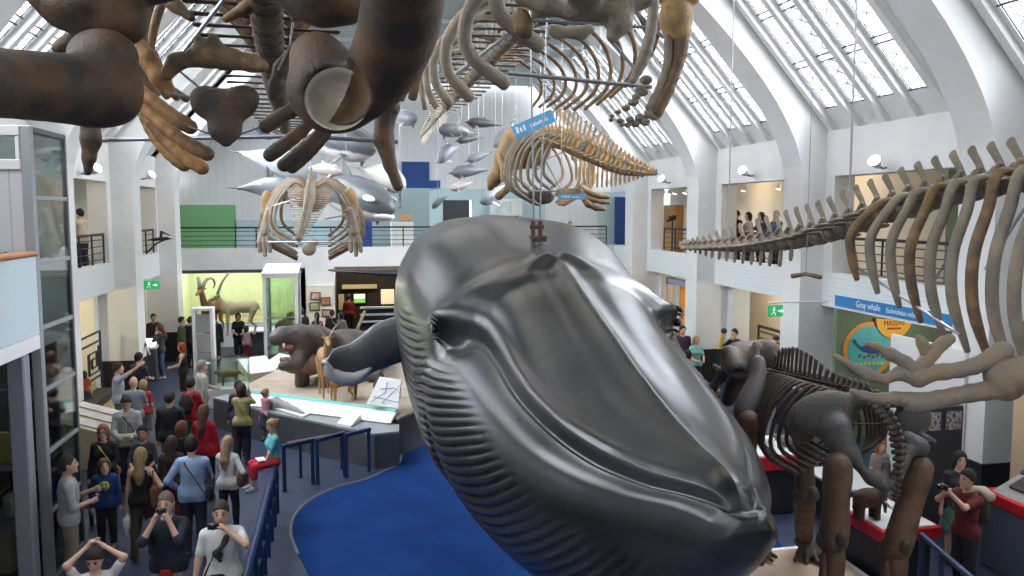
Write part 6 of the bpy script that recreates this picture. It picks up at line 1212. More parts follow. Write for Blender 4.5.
sl = lambda x, y: P_(x, y, zf + (x - xf - .1) * .50 / 1.03 + .004)
for x0_, x1_, y0_, y1_, m, nm, lb in ((9.72, 10.12, 9.35, 9.9, cloth((.62, .58, .48)), 'open_book', 'open cream book lying at the back of the wall showcase'), (9.32, 9.58, 9.75, 10.05, cloth((.06, .05, .045)), 'closed_book', 'small dark book at the left of the wall showcase'), (9.28, 9.68, 9.0, 9.6, cloth((.42, .30, .17)), 'brown_sheet', 'tan illustrated sheet at the front of the wall showcase'), (9.74, 10.1, 8.7, 9.28, cloth((.50, .45, .36)), 'paper_sheet', 'pale sheet at the right of the wall showcase'), (9.25, 9.6, 8.4, 8.92, cloth((.10, .09, .08)), 'dark_plate', 'dark printed plate near the frame edge in the wall showcase'), (9.62, 9.78, 10.0, 10.18, cloth((.10, .08, .06)), 'small_book', 'tiny brown book in the far corner of the wall showcase')):
    q = [sl(x0_, y0_), sl(x1_, y0_), sl(x1_, y1_), sl(x0_, y1_)]; tag(B().prism(q, (0, 0, 0), (-.012, 0, .035)).obj(nm, m), lb, nm.split('_')[1])
spot('case_lamp', (9.9, 8.4, 2.8), (9.6, 8.9, 1.2), 45, (1, .85, .65), 110); 
od = thing('doorway_lit', 'orange-lit doorway with a blue-grey frame under the right gallery', 'doorway', (XR + .5, 26, 0)); ya, yb = onX(667, 300, XR + .3)[1], onX(688, 300, XR + .3)[1]
od.name = 'orange_doorway'
B().bbox((XR + .25, ya - .18, 0), (XR + .45, ya, 2.85), .01).obj('jamb', mat('blue_grey_frame', (.30, .36, .44), .5), od, True); B().bbox((XR + .25, yb - .4, 2.65), (XR + .45, ya, 2.85), .01).obj('lintel', mat('blue_grey_frame', (.30, .36, .44), .5), od, True)
B().box((XR + .75, yb - 1.4, 0), (XR + .85, ya - .05, 2.7)).obj('door_leaf', mat('amber_wall', (.80, .34, .03), .6), od, True); point('doorway_lamp', (XR + .55, (ya + yb) / 2 - .3, 2.3), 26, (1, .62, .2), .08)
yr_ = thing('slatted_railing', 'dark slatted railing in front of the cream wall at right', 'railing', (XR + 1.3, 20.6, 0)); 
for z in (1.0, 1.2, 1.4, 1.6): B().tube([(XR + 1.3, 18.7, z), (XR + 1.3, 22.9, z)], .035, 6).obj('bar', mat('olive_rail', (.13, .11, .05), .5), yr_, True)
for y in (18.7, 20.2, 21.6, 22.9): B().tube([(XR + 1.3, y, 0), (XR + 1.3, y, 1.75)], .04, 6).obj('post', RAILM, yr_, True)
B().tube([(XR + 1.3, 18.7, 1.75), (XR + 1.3, 22.9, 1.75)], .045, 6).obj('handrail', RAILM, yr_, True)
B().bbox((XR + .48, 23.0, 1.15), (XR + .5, 23.25, 1.55), .005).obj('notice_plate', GREYM) ['label'] = 'small grey notice plate on the white pier under the right gallery'; bpy.data.objects['notice_plate']['category'] = 'notice'
gd = thing('wooden_cabinet', 'warm lit wooden cabinet in the far right gallery bay', 'cabinet', tuple(onX(668, 228, XR + 1.9))); a, c = onX(661, 205, XR + 1.9), onX(677, 205, XR + 1.9); B().bbox((XR + 1.8, c[1], GF), (XR + 2.2, a[1], a[2]), .03).obj('carcass', mat('honey_wood', (.50, .27, .09), .5), gd, True); B().bbox((XR + 1.78, c[1] + .15, GF + .9), (XR + 1.81, a[1] - .15, a[2] - .15), .01).obj('door_panel', mat('honey_wood_dark', (.38, .19, .06), .5), gd, True)
br = thing('mounted_bird', 'dark mounted bird with spread wing in front of the wooden cabinet', 'bird', tuple(onX(672, 222, XR + 1.3))); q = onX(671, 219, XR + 1.3); s = SDF(.04); s.rc(q + P_(0, .4, -.08), q + P_(0, -.25, .05), .04, .1).rc(q + P_(0, -.25, .05), q + P_(0, -.5, .12), .07, .04).rc(q + P_(0, -.1, .05), q + P_(0, .35, .12), .06, .02); s.obj('body', cloth((.10, .06, .04)), br, .025, True); B().cyl(q + P_(0, -.15, 0), (q[0], q[1] - .15, GF), .03, 6).obj('perch', RAILM, br, True)
for i, x in enumerate((657, 664, 670, 676, 686)):
    q = onX(x, 190, XR + .95) * np.array([1, 1, 0]) + P_(0, 0, 5.92); o = thing('spotlight', ['first', 'second', 'third', 'fourth', 'fifth'][i] + ' spotlight from the left in the far right gallery bay', 'spotlight', tuple(q), 0, 'gallery spotlights'); B().tube([q + P_(0, 0, .08), q + P_(-.05, 0, -.08)], [.06, .08], 10).obj('housing', WHITE, o, True); B().tube([q + P_(-.052, 0, -.081), q + P_(-.055, 0, -.09)], [.07, .07], 10).obj('lamp_face', mat('spot_face', (1, .9, 1), .3, emit=(1, .85, 1), estr=6), o, True); B().cyl(q + P_(0, 0, .08), q + P_(0, 0, .5), .015, 6).obj('stem', WHITE, o, True)
for i, x in enumerate((731, 745, 780)):
    q = onX(x, 188, XR + .95) * np.array([1, 1, 0]) + P_(0, 0, 5.9); o = thing('spotlight', ['left', 'middle', 'right'][i] + ' spotlight over the group in the right gallery', 'spotlight', tuple(q), 0, 'gallery spotlights'); B().tube([q + P_(0, 0, .08), q + P_(-.05, 0, -.08)], [.05, .07], 10).obj('housing', WHITE, o, True); B().tube([q + P_(-.052, 0, -.081), q + P_(-.055, 0, -.09)], [.06, .06], 10).obj('lamp_face', mat('spot_face', (1, .9, 1), .3), o, True); B().cyl(q + P_(0, 0, .08), q + P_(0, 0, .5), .015, 6).obj('stem', WHITE, o, True)
# ---------------------------------------------------------------- the elephant skeleton on its plinth, with the showcases round it
ep = thing('plinth', 'pale brown low plinth with a white edge under the elephant skeleton', 'plinth', (5.8, 9.5, 0))
B().box((4.3, 5.5, 0), (6.98, 11.0, .17)).obj('base', mat('plinth_white', (.72, .73, .74), .5), ep, True); B().box((4.42, 5.6, .17), (6.86, 10.88, .19)).obj('top', mat('plinth_tan', (.46, .33, .24), .8, (.38, .27, .19), 2), ep, True)
E_ = thing('elephant_skeleton', 'black-brown elephant skeleton seen from behind on the plinth', 'elephant skeleton', (5.8, 9.5, .19))
K = B_BLACK; KB = bone('bone_leg_brown', (.075, .042, .024), (.15, .08, .04), 5); KG = bone('bone_slate', (.060, .056, .054), (.09, .078, .068), 3)
d = dep
sk = SDF(.07); sk.ell(d(826, 413, 9.3), (.42, .10, .26), rot((0, 1, 0), -.05)).ell(d(803, 422, 9.45), (.20, .08, .26)); sk.rc(d(835, 430, 9.25), d(845, 452, 9.15), .19, .14).rc(d(852, 456, 9.1), d(872, 478, 9.0), .08, .07).rc(d(872, 478, 9.0), d(884, 487, 8.95), .07, .05).rc(d(856, 398, 9.35), d(874, 402, 9.3), .09, .09).rc(d(884, 485, 8.95), d(886, 465, 9.05), .05, .05).sub(d(868, 463, 9.05), (.07, .3, .07))
sk.obj('hip_bone', KG, E_, .022, True)
sk = SDF(.07); sk.ell(d(912, 420, 9.5), (.24, .09, .26), rot((0, 1, 0), .5)).rc(d(900, 400, 9.4), d(882, 400, 9.3), .09, .09).rc(d(908, 440, 9.3), d(918, 447, 9.2), .10, .12).rc(d(908, 452, 9.15), d(896, 478, 9.0), .07, .06).rc(d(896, 478, 9), d(888, 486, 8.95), .05, .05).rc(d(925, 438, 9.4), d(933, 442, 9.4), .05, .04); sk.obj('hip_bone', KG, E_, .022, True)
def limb(name, P, R, m=KB, par=E_): return bones(name, par, m, P, R, .022, .05, 10)
zfoot = .19
def hind(px, kx, ax, D):
    hip = d(*px, D); kn = d(*kx, D - .05); an = d(*ax, D); limb('femur', [hip + P_(0, 0, .02), hip * .55 + kn * .45, kn], [.15, .125, .15]); s = SDF(.05)
    s.ell(kn + P_(-.07, .06, -.02), (.09, .11, .12)).ell(kn + P_(.07, .06, -.02), (.09, .11, .12)).ell(kn + P_(0, -.13, .06), (.07, .05, .10)); s.obj('knee_joint', K, E_, .02, True)
    f = np.array([an[0], an[1], zfoot]); limb('tibia', [kn + P_(0, 0, -.12), (kn + f) / 2 + P_(0, 0, .1), f + P_(0, .05, .28)], [.12, .085, .11]); limb('fibula', [kn + P_(-.13, -.02, -.15), f + P_(-.12, .02, .3)], [.035, .045]); foot(f)
def foot(f):
    s = SDF(.04); s.ell(f + P_(0, .04, .20), (.15, .15, .11)); 
    for a in (-1.0, -.5, 0, .5, 1.0): u = P_(math.sin(a), -math.cos(a), 0); s.rc(f + u * .08 + P_(0, 0, .2), f + u * .20 + P_(0, 0, .10), .06, .05); s.rc(f + u * .20 + P_(0, 0, .10), f + u * .33 + P_(0, 0, .04), .045, .03)
    s.cut(P_(0, 0, zfoot), (0, 0, -1)); s.obj('foot', K, E_, .018, True)
hind((838, 468), (834, 540), (832, 640), 9.05); hind((919, 470), (897, 548), (890, 650), 9.2)
def fore(px, ex, fx, D):
    a = d(*px, D); e = d(*ex, D); f = onZ(*fx, zfoot); limb('humerus', [a, (a + e) / 2, e], [.14, .09, .13]); s = SDF(.04); s.ell(e + P_(-.06, 0, 0), (.10, .11, .11)).ell(e + P_(.10, .0, -.04), (.10, .1, .08)).ell(e + P_(.04, -.12, .04), (.07, .08, .11)); s.obj('elbow_joint', KG, E_, .02, True); limb('ulna', [e + P_(.02, 0, -.08), (e + f) / 2, f + P_(0, .03, .28)], [.12, .085, .10]); limb('radius', [e + P_(-.08, .05, -.1), f + P_(-.06, .1, .28)], [.05, .05]); foot(f)
fore((806, 440), (805, 494), (806, 556), 10.9); fore((748, 420), (748, 490), (752, 556), 10.9)
limb('scapula', [d(758, 362, 11.3), d(757, 378, 11.2), d(751, 395, 11.1), d(744, 412, 11.0)], [.095, .105, .13, .14], KG); s = SDF(.06); s.ell(d(823, 400, 11.2), (.12, .1, .3)); s.obj('scapula', KG, E_, .03, True)
ecol = [d(868, 400, 9.35), d(852, 396, 9.7), d(836, 391, 10.1), d(818, 386, 10.5), d(800, 381, 11.0), d(785, 377, 11.5), d(772, 370, 12.0)]
ve = column(E_, K, ecol, 20, lambda k: dict(r=.085, L=1., sp_h=lerp(k, [0, .35, .5, .7, .9, 1], [.08, .12, .26, .34, .28, .1]), sp_w=.06, tilt=-.06, tr_l=.12, tr_w=.05))
for i in range(3, 17):
    p, t = ve[i]; w = lerp(i, [3, 8, 16], [.55, .72, .45]); dr = lerp(i, [3, 8, 16], [.75, 1.15, 1.0])
    for sd in (-1, 1): rib(p, (0, 1, 0), (0, 0, 1), sd, .08, w, dr, .22, .05, .03, .7, rise=.06).obj('rib', K, E_, True, smooth=True)
# sacrum and tail
tp = [d(872, 398, 9.25), d(882, 410, 9.15), d(891, 424, 9.05), d(897, 440, 9.0), d(899, 458, 8.95), d(898, 476, 8.95), d(896, 492, 8.95), d(895, 503, 8.95)]
C_ = catmull(tp, 20)
for i in range(19): s = i / 18; r = .085 - .055 * s; b = B(); t_, s1, u1 = frame(C_[i + 1] - C_[i]); b.ell(C_[i], (r, r, r * .8), nu=9, nv=6); [b.ell(C_[i] + v * r * 1.0, (r * .5,) * 3, nu=7, nv=5) for v in (s1, -s1, u1)]; b.obj('tail_vertebra', K, E_, True, smooth=True)
ROCK = bone('bone_weathered', (.055, .045, .04), (.14, .10, .08), 4)
s = SDF(.10); s.ell(d(745, 356, 12.4), (.34, .34, .22)).ell(d(764, 354, 12.4), (.24, .3, .22)).ell(d(738, 366, 12.3), (.24, .3, .16)); s.rc(d(745, 372, 12.4), d(735, 392, 12.9), .2, .16); s.rc(d(728, 352, 12.2), d(734, 366, 12.1), .10, .13).rc(d(768, 348, 12.2), d(776, 366, 12.2), .12, .10).rc(d(756, 344, 12.1), d(757, 362, 12.0), .05, .07); s.sub(d(748, 352, 12.0), (.05, .10, .10)).sub(d(764, 355, 12.0), (.05, .10, .09)).sub(d(738, 372, 12.0), (.10, .12, .05)).sub(d(757, 371, 12.0), (.08, .12, .05)); s.obj('skull', ROCK, E_, .03, True)
s = SDF(.06); s.rc(d(724, 372, 12.6), d(712, 390, 13.0), .09, .07).rc(d(724, 372, 12.5), d(714, 366, 12.9), .05, .035).rc(d(735, 380, 12.4), d(728, 400, 12.6), .12, .1); s.obj('jaw', K, E_, .025, True)
limb('tusk', [d(716, 392, 13.0), d(708, 402, 13.4), d(698, 406, 13.9)], [.07, .06, .035], B_TAN)
B().tube([d(765, 369, 11.6), d(858, 390, 9.6)], .018, 6).obj('support_rod', BLACK, E_, True); B().tube([d(785, 428, 10.4), d(830, 452, 9.6)], .02, 6).obj('support_rod', BLACK, E_, True); B().tube([d(846, 424, 9.8), d(880, 424, 9.8)], .012, 6).obj('support_rod', BLACK, E_, True)
# red-edged showcases
DKB = mat('showcase_dark_base', (.022, .025, .032), .5)
def redcase(name, label, x0, x1, y0, y1, z, band=.22):
    o = thing(name, label, 'showcase', ((x0 + x1) / 2, (y0 + y1) / 2, 0)); B().bbox((x0 + .08, y0 + .08, 0), (x1 - .08, y1 - .08, z - band), .02).obj('base', DKB, o, True); B().bbox((x0, y0, z - band), (x1, y1, z - .01), .015).obj('red_rim', RED, o, True); B().box((x0 + .05, y0 + .05, z - .01), (x1 - .05, y1 - .05, z)).obj('top', mat('showcase_white_top', (.62, .64, .64), .4), o, True); return o
redcase('red_showcase', 'red-rimmed showcase left behind the elephant legs', 5.0, 7.56, 12.6, 13.8, 1.06, .26)
redcase('model_showcase', 'red-rimmed showcase holding the little elephant model', 7.02, 7.95, 9.7, 11.0, .88, .19)
s = SDF(.05); c = onZ(868, 519, .88); a = .42
s.ell(c + P_(-.02, 0, .31) , (.21, .13, .14)).ell(c + P_(.16, 0, .35), (.10, .09, .11)).rc(c + P_(.24, 0, .32), c + P_(.27, 0, .08), .04, .02); [s.rc(c + P_(x, y, .25), c + P_(x, y, .0), .05, .045) for x in (-.15, .10) for y in (-.06, .06)]; s.ell(c + P_(.13, -.1, .36), (.06, .02, .08)).rc(c + P_(-.22, 0, .35), c + P_(-.25, 0, .18), .015, .01); s.cut(P_(0, 0, .885), (0, 0, -1))
em = thing('elephant_model', 'small dark brown mammoth-like model on the red-rimmed showcase', 'model', tuple(c)); s.obj('body', mat('mammoth_fur', (.045, .022, .016), .85, (.07, .03, .02), 12, bump=.4), em, .014, True)
for y in (-.05, .05): B().tube(catmull([c + P_(.22, y, .26), c + P_(.34, y, .14), c + P_(.44, y, .14), c + P_(.50, y, .22)], 10), np.linspace(.018, .006, 10), 6).obj('tusk', B_PALE, em, True, smooth=True)
o = thing('pale_table', 'pale grey low table beyond the elephant legs', 'table', (7.6, 13.3, 0)); a = onZ(848, 490, .75); B().bbox(a + P_(-.1, 0, -.05), a + P_(.9, 1.2, 0), .01).obj('top', mat('pale_grey_ledge', (.55, .56, .58), .5), o, True); B().bbox((a[0] + .05, a[1] + .1, 0), (a[0] + .75, a[1] + 1.1, .70), .02).obj('base', DGREY, o, True)
s = SDF(.04); c = onY(789, 452, 13.1); c[2] = 1.06; s.ell(c + P_(0, 0, .12), (.18, .10, .10)).rc(c + P_(-.15, 0, .14), c + P_(-.28, 0, .2), .06, .04); [s.rc(c + P_(x, y, .1), c + P_(x, y, 0), .03, .025) for x in (-.1, .1) for y in (-.05, .05)]; tag(s.obj('animal_model', cloth((.25, .22, .2)), None, .016), 'small grey animal model on the left red-rimmed showcase', 'model')
tag(B().bbox(c + P_(-.52, -.15, 0), c + P_(-.36, .05, .2), .01).obj('label_stand', WBOARD), 'small white label stand on the left red-rimmed showcase', 'label')
wr = thing('hand_rail', 'dark navy rail at the lower right behind the couple', 'rail', tuple(onZ(925, 560, 0))); a, c = onZ(922, 535, .9), onZ(985, 590, .9); B().tube([a, c], .04, 8).obj('handrail', NAVY, wr, True)
for f in (0., .35, .7, 1): q = a + (c - a) * f; B().cyl(q * np.array([1, 1, 0]), q, .035, 8).obj('post', NAVY, wr, True)
# ---------------------------------------------------------------- model whales and dolphins hanging before the rear wall
def twotone(name, dark, pale, z=-.15, soft=.12):
    if name in MATS: return MATS[name]
    m = bpy.data.materials.new(name); m.use_nodes = True; nt = m.node_tree; b = nt.nodes['Principled BSDF']; L = nt.links.new; b.inputs['Roughness'].default_value = .4
    tc = nt.nodes.new('ShaderNodeTexCoord'); sp = nt.nodes.new('ShaderNodeSeparateXYZ'); L(tc.outputs['Object'], sp.inputs[0]); n = nt.nodes.new('ShaderNodeTexNoise'); n.inputs['Scale'].default_value = 1.6; L(tc.outputs['Object'], n.inputs['Vector'])
    a = nt.nodes.new('ShaderNodeMath'); a.operation = 'MULTIPLY_ADD'; a.inputs[1].default_value = .25; L(n.outputs[0], a.inputs[0]); L(sp.outputs[2], a.inputs[2])
    r = nt.nodes.new('ShaderNodeMapRange'); r.inputs[1].default_value = z + .12 - soft; r.inputs[2].default_value = z + .12 + soft; L(a.outputs[0], r.inputs[0])
    mx = nt.nodes.new('ShaderNodeMix'); mx.data_type = 'RGBA'; mx.inputs[6].default_value = (*pale, 1); mx.inputs[7].default_value = (*dark, 1); L(r.outputs[0], mx.inputs[0]); L(mx.outputs[2], b.inputs['Base Color']); MATS[name] = m; return m
DOLG = twotone('dolphin_grey', (.20, .22, .25), (.62, .63, .64), -.12, .05); DOLD = twotone('dolphin_dark', (.07, .075, .085), (.55, .56, .57), -.10, .04); ORC = twotone('orca_paint', (.10, .11, .125), (.72, .72, .70), -.22, .03); BEL = mat('beluga_white', (.66, .64, .60), .4, (.56, .53, .49), 2); PNK = mat('pinkish_dolphin', (.50, .42, .40), .4, (.42, .36, .36), 2); SLT = twotone('slate_whale', (.16, .175, .20), (.46, .48, .50), -.3, .1)
DARKFIN = mat('dark_fin', (.075, .08, .09), .4)
def cetacean(label, nose, tail, D0, D1, m, girth=.13, bend=.0, beak=.0, dorsal=.5, cat='dolphin model', finm=None, flip=1):
    a, b_ = dep(*nose, D0), dep(*tail, D1); ax = b_ - a; L = np.linalg.norm(ax); x = ax / L; up = P_(0, 0, 1) - x * x[2]; up /= np.linalg.norm(up); y = np.cross(up, x)
    R = np.c_[x, y, up]; o = thing('dolphin_model' if 'whale' not in cat else 'whale_model', label, cat, tuple((a + b_) / 2), 0, 'cetacean models before the rear wall'); o.rotation_euler = Matrix(R.tolist()).to_euler(); finm = finm or m
    k = np.linspace(0, 1, 26); g = girth * L; rr = g * np.interp(k, [0, .03, .08, .14, .25, .38, .55, .75, .9, 1], [.12 + .0 * beak, .35 - .15 * (beak > 0), .62 - .15 * (beak > 0), .82, .97, 1, .86, .5, .22, .12])
    P = np.c_[(k - .5) * L, 0 * k, bend * L * (np.sin(PI * k) - .3)]; rings = [np.array([[p[0], r * .88 * math.cos(t), p[2] + r * math.sin(t)] for t in np.arange(16) * 2 * PI / 16]) for p, r in zip(P, rr)]
    b = B().loft(rings)
    if beak: b.tube([P[0] + P_(-beak * L, 0, -.1 * g), P[0], P[2]], [g * .10, g * .17, g * .3], 8, .7)
    bo = b.obj('body', m, o, smooth=True)
    zf = lambda q: float(np.interp(q, k, P[:, 2])); rf = lambda q: float(np.interp(q, k, rr))
    def fin3(name, root, chord, span, sweep, th, side=None):
        rg = []
        for s_ in np.linspace(0, 1, 8):
            c = chord * (1 - s_) ** .8 + .02 * L * .2; p = np.asarray(root) + np.asarray(span) * s_ + np.array([sweep * s_ ** 1.3, 0, 0]); n = np.asarray(side, float); rg.append(np.array([p + np.array([c * .5 * math.cos(t), 0, 0]) + n * th * (1 - .8 * s_) * math.sin(t) for t in np.arange(10) * 2 * PI / 10]))
        B().loft(rg).obj(name, finm, o, smooth=True)
    if dorsal: fin3('dorsal_fin', ((.50 - .5) * L, 0, zf(.5) + rf(.5) * .85), .13 * L, (0, 0, dorsal * g * 1.15), .08 * L, .012 * L, (0, 1, 0))
    for sd in (-1, 1): fin3('flipper', ((.24 - .5) * L, sd * rf(.24) * .7, zf(.24) - rf(.24) * .6), .08 * L, (0.02 * L, sd * .08 * L, -.11 * L * flip), .05 * L, .010 * L, (0, .5, .5))
    rg = []
    for s_ in np.linspace(-1, 1, 17):
        q = abs(s_); c = .055 * L * (1 - q) ** .7 + .004 * L; rg.append(np.array([[.5 * L + .065 * L * q + c * math.cos(t), s_ * .12 * L, P[-1, 2] + .010 * L * (1 - q * .7) * math.sin(t)] for t in np.arange(8) * 2 * PI / 8]))
    B().loft(rg).obj('tail_fluke', finm, o, smooth=True)
    for sd in (-1, 1): B().ell(((.12 - .5) * L, sd * rf(.12) * .80, zf(.12) + .05 * g), (.010 * L, .006 * L, .008 * L), nu=8, nv=6).obj('eye', BLACK, o)
    c = (a + b_) / 2; w = B().tube([c + up * g * .8, (c[0], c[1], CEI - .06)], [.006, .006], 4).obj('hanging_wire', WIRE, o, True); return o
o = cetacean('large grey killer whale model with white face patch, head low at right', (394, 209), (300, 186), 24, 26, ORC, .16, .04, 0, .75, 'whale model', DARKFIN)
L_ = .5 * np.linalg.norm(dep(394, 209, 24) - dep(300, 186, 26))
for sd in (-1, 1): B().ell((-.70 * L_, sd * .245 * L_, .10 * L_), (.13 * L_, .03 * L_, .05 * L_)).obj('eye_patch', mat('orca_white', (.78, .78, .76), .4), o, smooth=True)
B().ell((-.74 * L_, 0, -.13 * L_), (.26 * L_, .17 * L_, .09 * L_)).obj('chin_patch', mat('orca_white', (.78, .78, .76), .4), o, smooth=True)
cetacean('grey dolphin model with its tail at far left, behind the ringed ribs', (303, 196), (238, 187), 24.5, 25.5, SLT, .15, .06, 0, .85, 'dolphin model', DARKFIN)
cetacean('very pale large whale model behind the dark first ribs', (318, 176), (240, 152), 26, 27, mat('pale_blue_whale', (.50, .55, .60), .4, (.6, .64, .68), 1.2), .15, .03, 0, .4, 'whale model', SLT)
o = cetacean('dark killer whale model with pale chin behind the dark rib ends', (375, 149), (292, 132), 25, 27, ORC, .16, .02, 0, .6, 'whale model', DARKFIN); B().ell((-1.15, -.22, -.22), (.45, .2, .14)).obj('chin_patch', mat('orca_cream', (.74, .70, .58), .4), o, smooth=True)
cetacean('slim pinkish dolphin model above the ringed ribs', (344, 172), (305, 168), 25, 26, PNK, .12, .02, .10, .4)
cetacean('white beluga whale model nosing down to the right', (405, 187), (358, 167), 25, 26, BEL, .19, .05, 0, 0, 'whale model')
cetacean('tiny porpoise model hanging tail down beside the deep blue panel', (401, 187), (400.5, 207), 27, 27, DOLG, .12, 0, 0, .4)
cetacean('grey porpoise model right of the dark humerus', (416, 119), (386, 117), 24, 25, DOLG, .17, .02, 0, .5)
cetacean('arched dolphin model diving nose down in the middle of the rear wall', (437, 161), (460, 146), 25, 26, DOLG, .17, .10, .05, .7)
cetacean('grey dolphin model just right of the pale tail bones', (439, 129), (474, 134), 25, 26, SLT, .17, .05, 0, .9)
cetacean('dark dolphin model with raised flipper, highest in the flock', (466, 122), (500, 125), 25, 25.5, DOLD, .14, .02, .04, .5)
cetacean('small two-tone dolphin model below the highest one', (456, 141), (481, 138), 25, 25.5, DOLD, .13, .02, .06, .4)
cetacean('small dolphin model with upturned tail above the dark porpoise', (466, 161), (492, 152), 25, 25.5, DOLG, .13, .0, .06, .5)
cetacean('dark grey porpoise model in level pose above the blue whale back', (450, 173), (488, 170), 25, 25.5, SLT, .15, .02, .04, .4)
cetacean('pale brown dolphin model lowest of the small flock', (450, 189), (474, 182), 25, 25.5, PNK, .14, .0, 0, .5)
cetacean('large grey dolphin model diving behind the amber skull', (494, 147), (514, 121), 24, 24.5, DOLG, .15, 0, .0, .3)
cetacean('grey dolphin model under the amber skull', (480, 202), (512, 184), 24, 25, DOLG, .16, 0, 0, .3)
cetacean('small grey dolphin model nose down over the light blue wall', (432, 208), (447, 196), 26, 26, DOLG, .18, .05, 0, .4)
cetacean('small blue-grey dolphin model between the dark first ribs', (272, 139), (252, 126), 25, 25, SLT, .16, 0, 0, .4)
G = None
def W_(x, ytop, h): return at_head(x, ytop, h)
# facing angles: -90 looks towards the camera, 90 away, 0 to the right, 180 to the left
p = person('man in grey shirt and beige trousers standing beside the glass tower', W_(66, 456, 1.84), 20, 1.84, top=((.42, .43, .47), 'half'), bottom=((.30, .25, .18), 'trousers'), hair=((.04, .03, .025), 'crop'), arms=('phone', ((.10, .25, 1.12), (.6, -.4, -.8))), detail=2, head=(0, 6), stout=1.05)
camera_for(p, 'small black camera held at the waist by the man in grey shirt', p['hands'][1][0] + P_(-.07, .03, .01))
p = person('woman in white top with both hands on her dark hair, at the bottom edge', W_(94, 547, 1.70), -75, 1.70, 'f', top=((.72, .71, .68), 'short'), bottom=((.05, .06, .10), 'trousers'), hair=((.035, .02, .015), 'short'), arms=(((.09, -.02, 1.74), (1, .6, .0)), ((.07, .0, 1.76), (1, .6, .0))), detail=2, head=(-15, -25))
p = person('man in navy shirt over a red tee raising a camera to his chin', W_(166, 492, 1.87), -95, 1.87, top=((.018, .022, .040), 'half'), bottom=((.42, .36, .27), 'shorts'), hair=((.16, .12, .09), 'crop'), arms=('camera', 'camera'), detail=2, head=(0, -4), stout=1.12)
camera_for(p, 'compact black camera held by the man in navy shirt', (p['hands'][0][0] + p['hands'][1][0]) / 2 + P_(0, .02, .03))
B().bbox(p['V'](-.075, .075, .80), p['V'](.075, .140, .93), .03).obj('undershirt', cloth((.45, .015, .02)), p['o'])
p = person('man in white T-shirt photographing one-handed, black bag strap', W_(221, 501, 1.87), -88, 1.87, top=((.70, .69, .66), 'short'), bottom=((.05, .055, .07), 'trousers'), hair=((.05, .035, .025), 'crop'), arms=(((.07, .21, 1.50), (1, .1, -.8)), ((.30, .08, .84), (1, -.6, 0))), detail=2, head=(0, -4), stout=1.1)
camera_for(p, 'compact black camera held by the man in white T-shirt', p['hands'][0][0] + P_(.05, .03, .02)); strap(p, cloth((.02, .02, .022)), 1)
bag(p, 'small black pouch worn by the man in white T-shirt', (.02, .02, .022), 1, .93, (.10, .045, .07), .15, .05, handle=False)
B().tube(catmull([p['V'](-.07, .13, 1.42), p['V'](-.03, .17, 1.33), p['V'](.03, .18, 1.25), p['V'](.01, .17, 1.15)], 10), [.03, .05, .055, .05, .05, .055, .06, .06, .05, .04], 8, .5).obj('scarf', cloth((.02, .02, .025)), p['o'], smooth=True)
p = person('boy in bright blue sweatshirt with a yellow-green smiling face', W_(104, 459, 1.42), -82, 1.42, top=((.015, .055, .23), 'long'), bottom=((.025, .025, .03), 'trousers'), shoes=(.30, .27, .22), hair=((.13, .07, .035), 'bob'), arms=('down', 'down'), detail=2, head=(15, 8))
sm = mat('smiley_print', (.55, .68, .12), .8); c = p['V'](0, .130, 1.27)
for nm, b, m in (('printed_face', B().ell(c, (.075, .018, .075), nu=20), sm), ('printed_eye', B().ell(c + P_(-.025, .016, .02), (.013, .007, .014)), BLACK), ('printed_eye', B().ell(c + P_(.028, .016, .02), (.013, .007, .014)), BLACK), ('printed_mouth', B().tube([c + P_(.042 * math.sin(t), .017, -.01 - .03 * math.cos(t)) for t in np.linspace(-1.2, 1.2, 9)], .006, 5), BLACK), ('printed_tongue', B().ell(c + P_(.01, .016, -.05), (.014, .007, .016)), BLACK)): b.obj(nm, m, p['o'], smooth=True)
p = person('woman with glasses in black top, yellow strap across her chest', W_(103, 425, 1.68), -85, 1.68, 'f', top=((.014, .014, .017), 'long'), bottom=((.02, .02, .025), 'trousers'), hair=((.28, .13, .06), 'bob'), arms=('front', 'down'), detail=2)
strap(p, cloth((.50, .36, .06)), -1); H = p['H']
g = B(); [g.tube([H(sx * .031 + .021 * math.cos(t), .097, .016 + .016 * math.sin(t)) for t in np.linspace(0, 2 * PI, 13)], .003, 5) for sx in (-1, 1)]; g.tube([H(-.01, .1, .02), H(.01, .1, .02)], .003, 5); g.obj('glasses', BLACK, p['o'])
p = person('blonde woman in black sleeveless top walking away with a white bag', W_(140, 449, 1.66), 88, 1.66, 'f', top=((.012, .012, .014), 'none'), bottom=((.055, .042, .036), 'trousers'), hair=((.36, .24, .12), 'long'), arms=('down', 'hip'), walk=.12, detail=2)
bag(p, 'brown leather shoulder bag of the blonde woman', (.20, .085, .035), 1, 1.0, (.06, .14, .17), -.03, .22)
q = p['hands'][0][0]; held('carrier_bag', 'white plastic carrier bag hanging from the blonde woman\'s hand', 'bag', B().bbox(q + P_(-.05, -.12, -.38), q + P_(.05, .12, -.08), .04).tube(catmull([q + P_(0, -.07, -.09), q + P_(0, 0, .0), q + P_(0, .07, -.09)], 9), .012, 6), cloth((.72, .72, .70)), p)
p = person('man in light blue shirt seen from behind, dark strap across his back', W_(191, 437, 1.84), 92, 1.84, top=((.33, .44, .66), 'long'), bottom=((.03, .03, .045), 'trousers'), hair=((.016, .013, .012), 'short'), arms=('hip', 'front'), detail=2, stout=1.1)
strap(p, cloth((.08, .035, .02)), 1); bag(p, 'dark shoulder bag on the hip of the man in light blue shirt', (.03, .03, .035), 1, .98, (.05, .13, .12), -.05, .24)
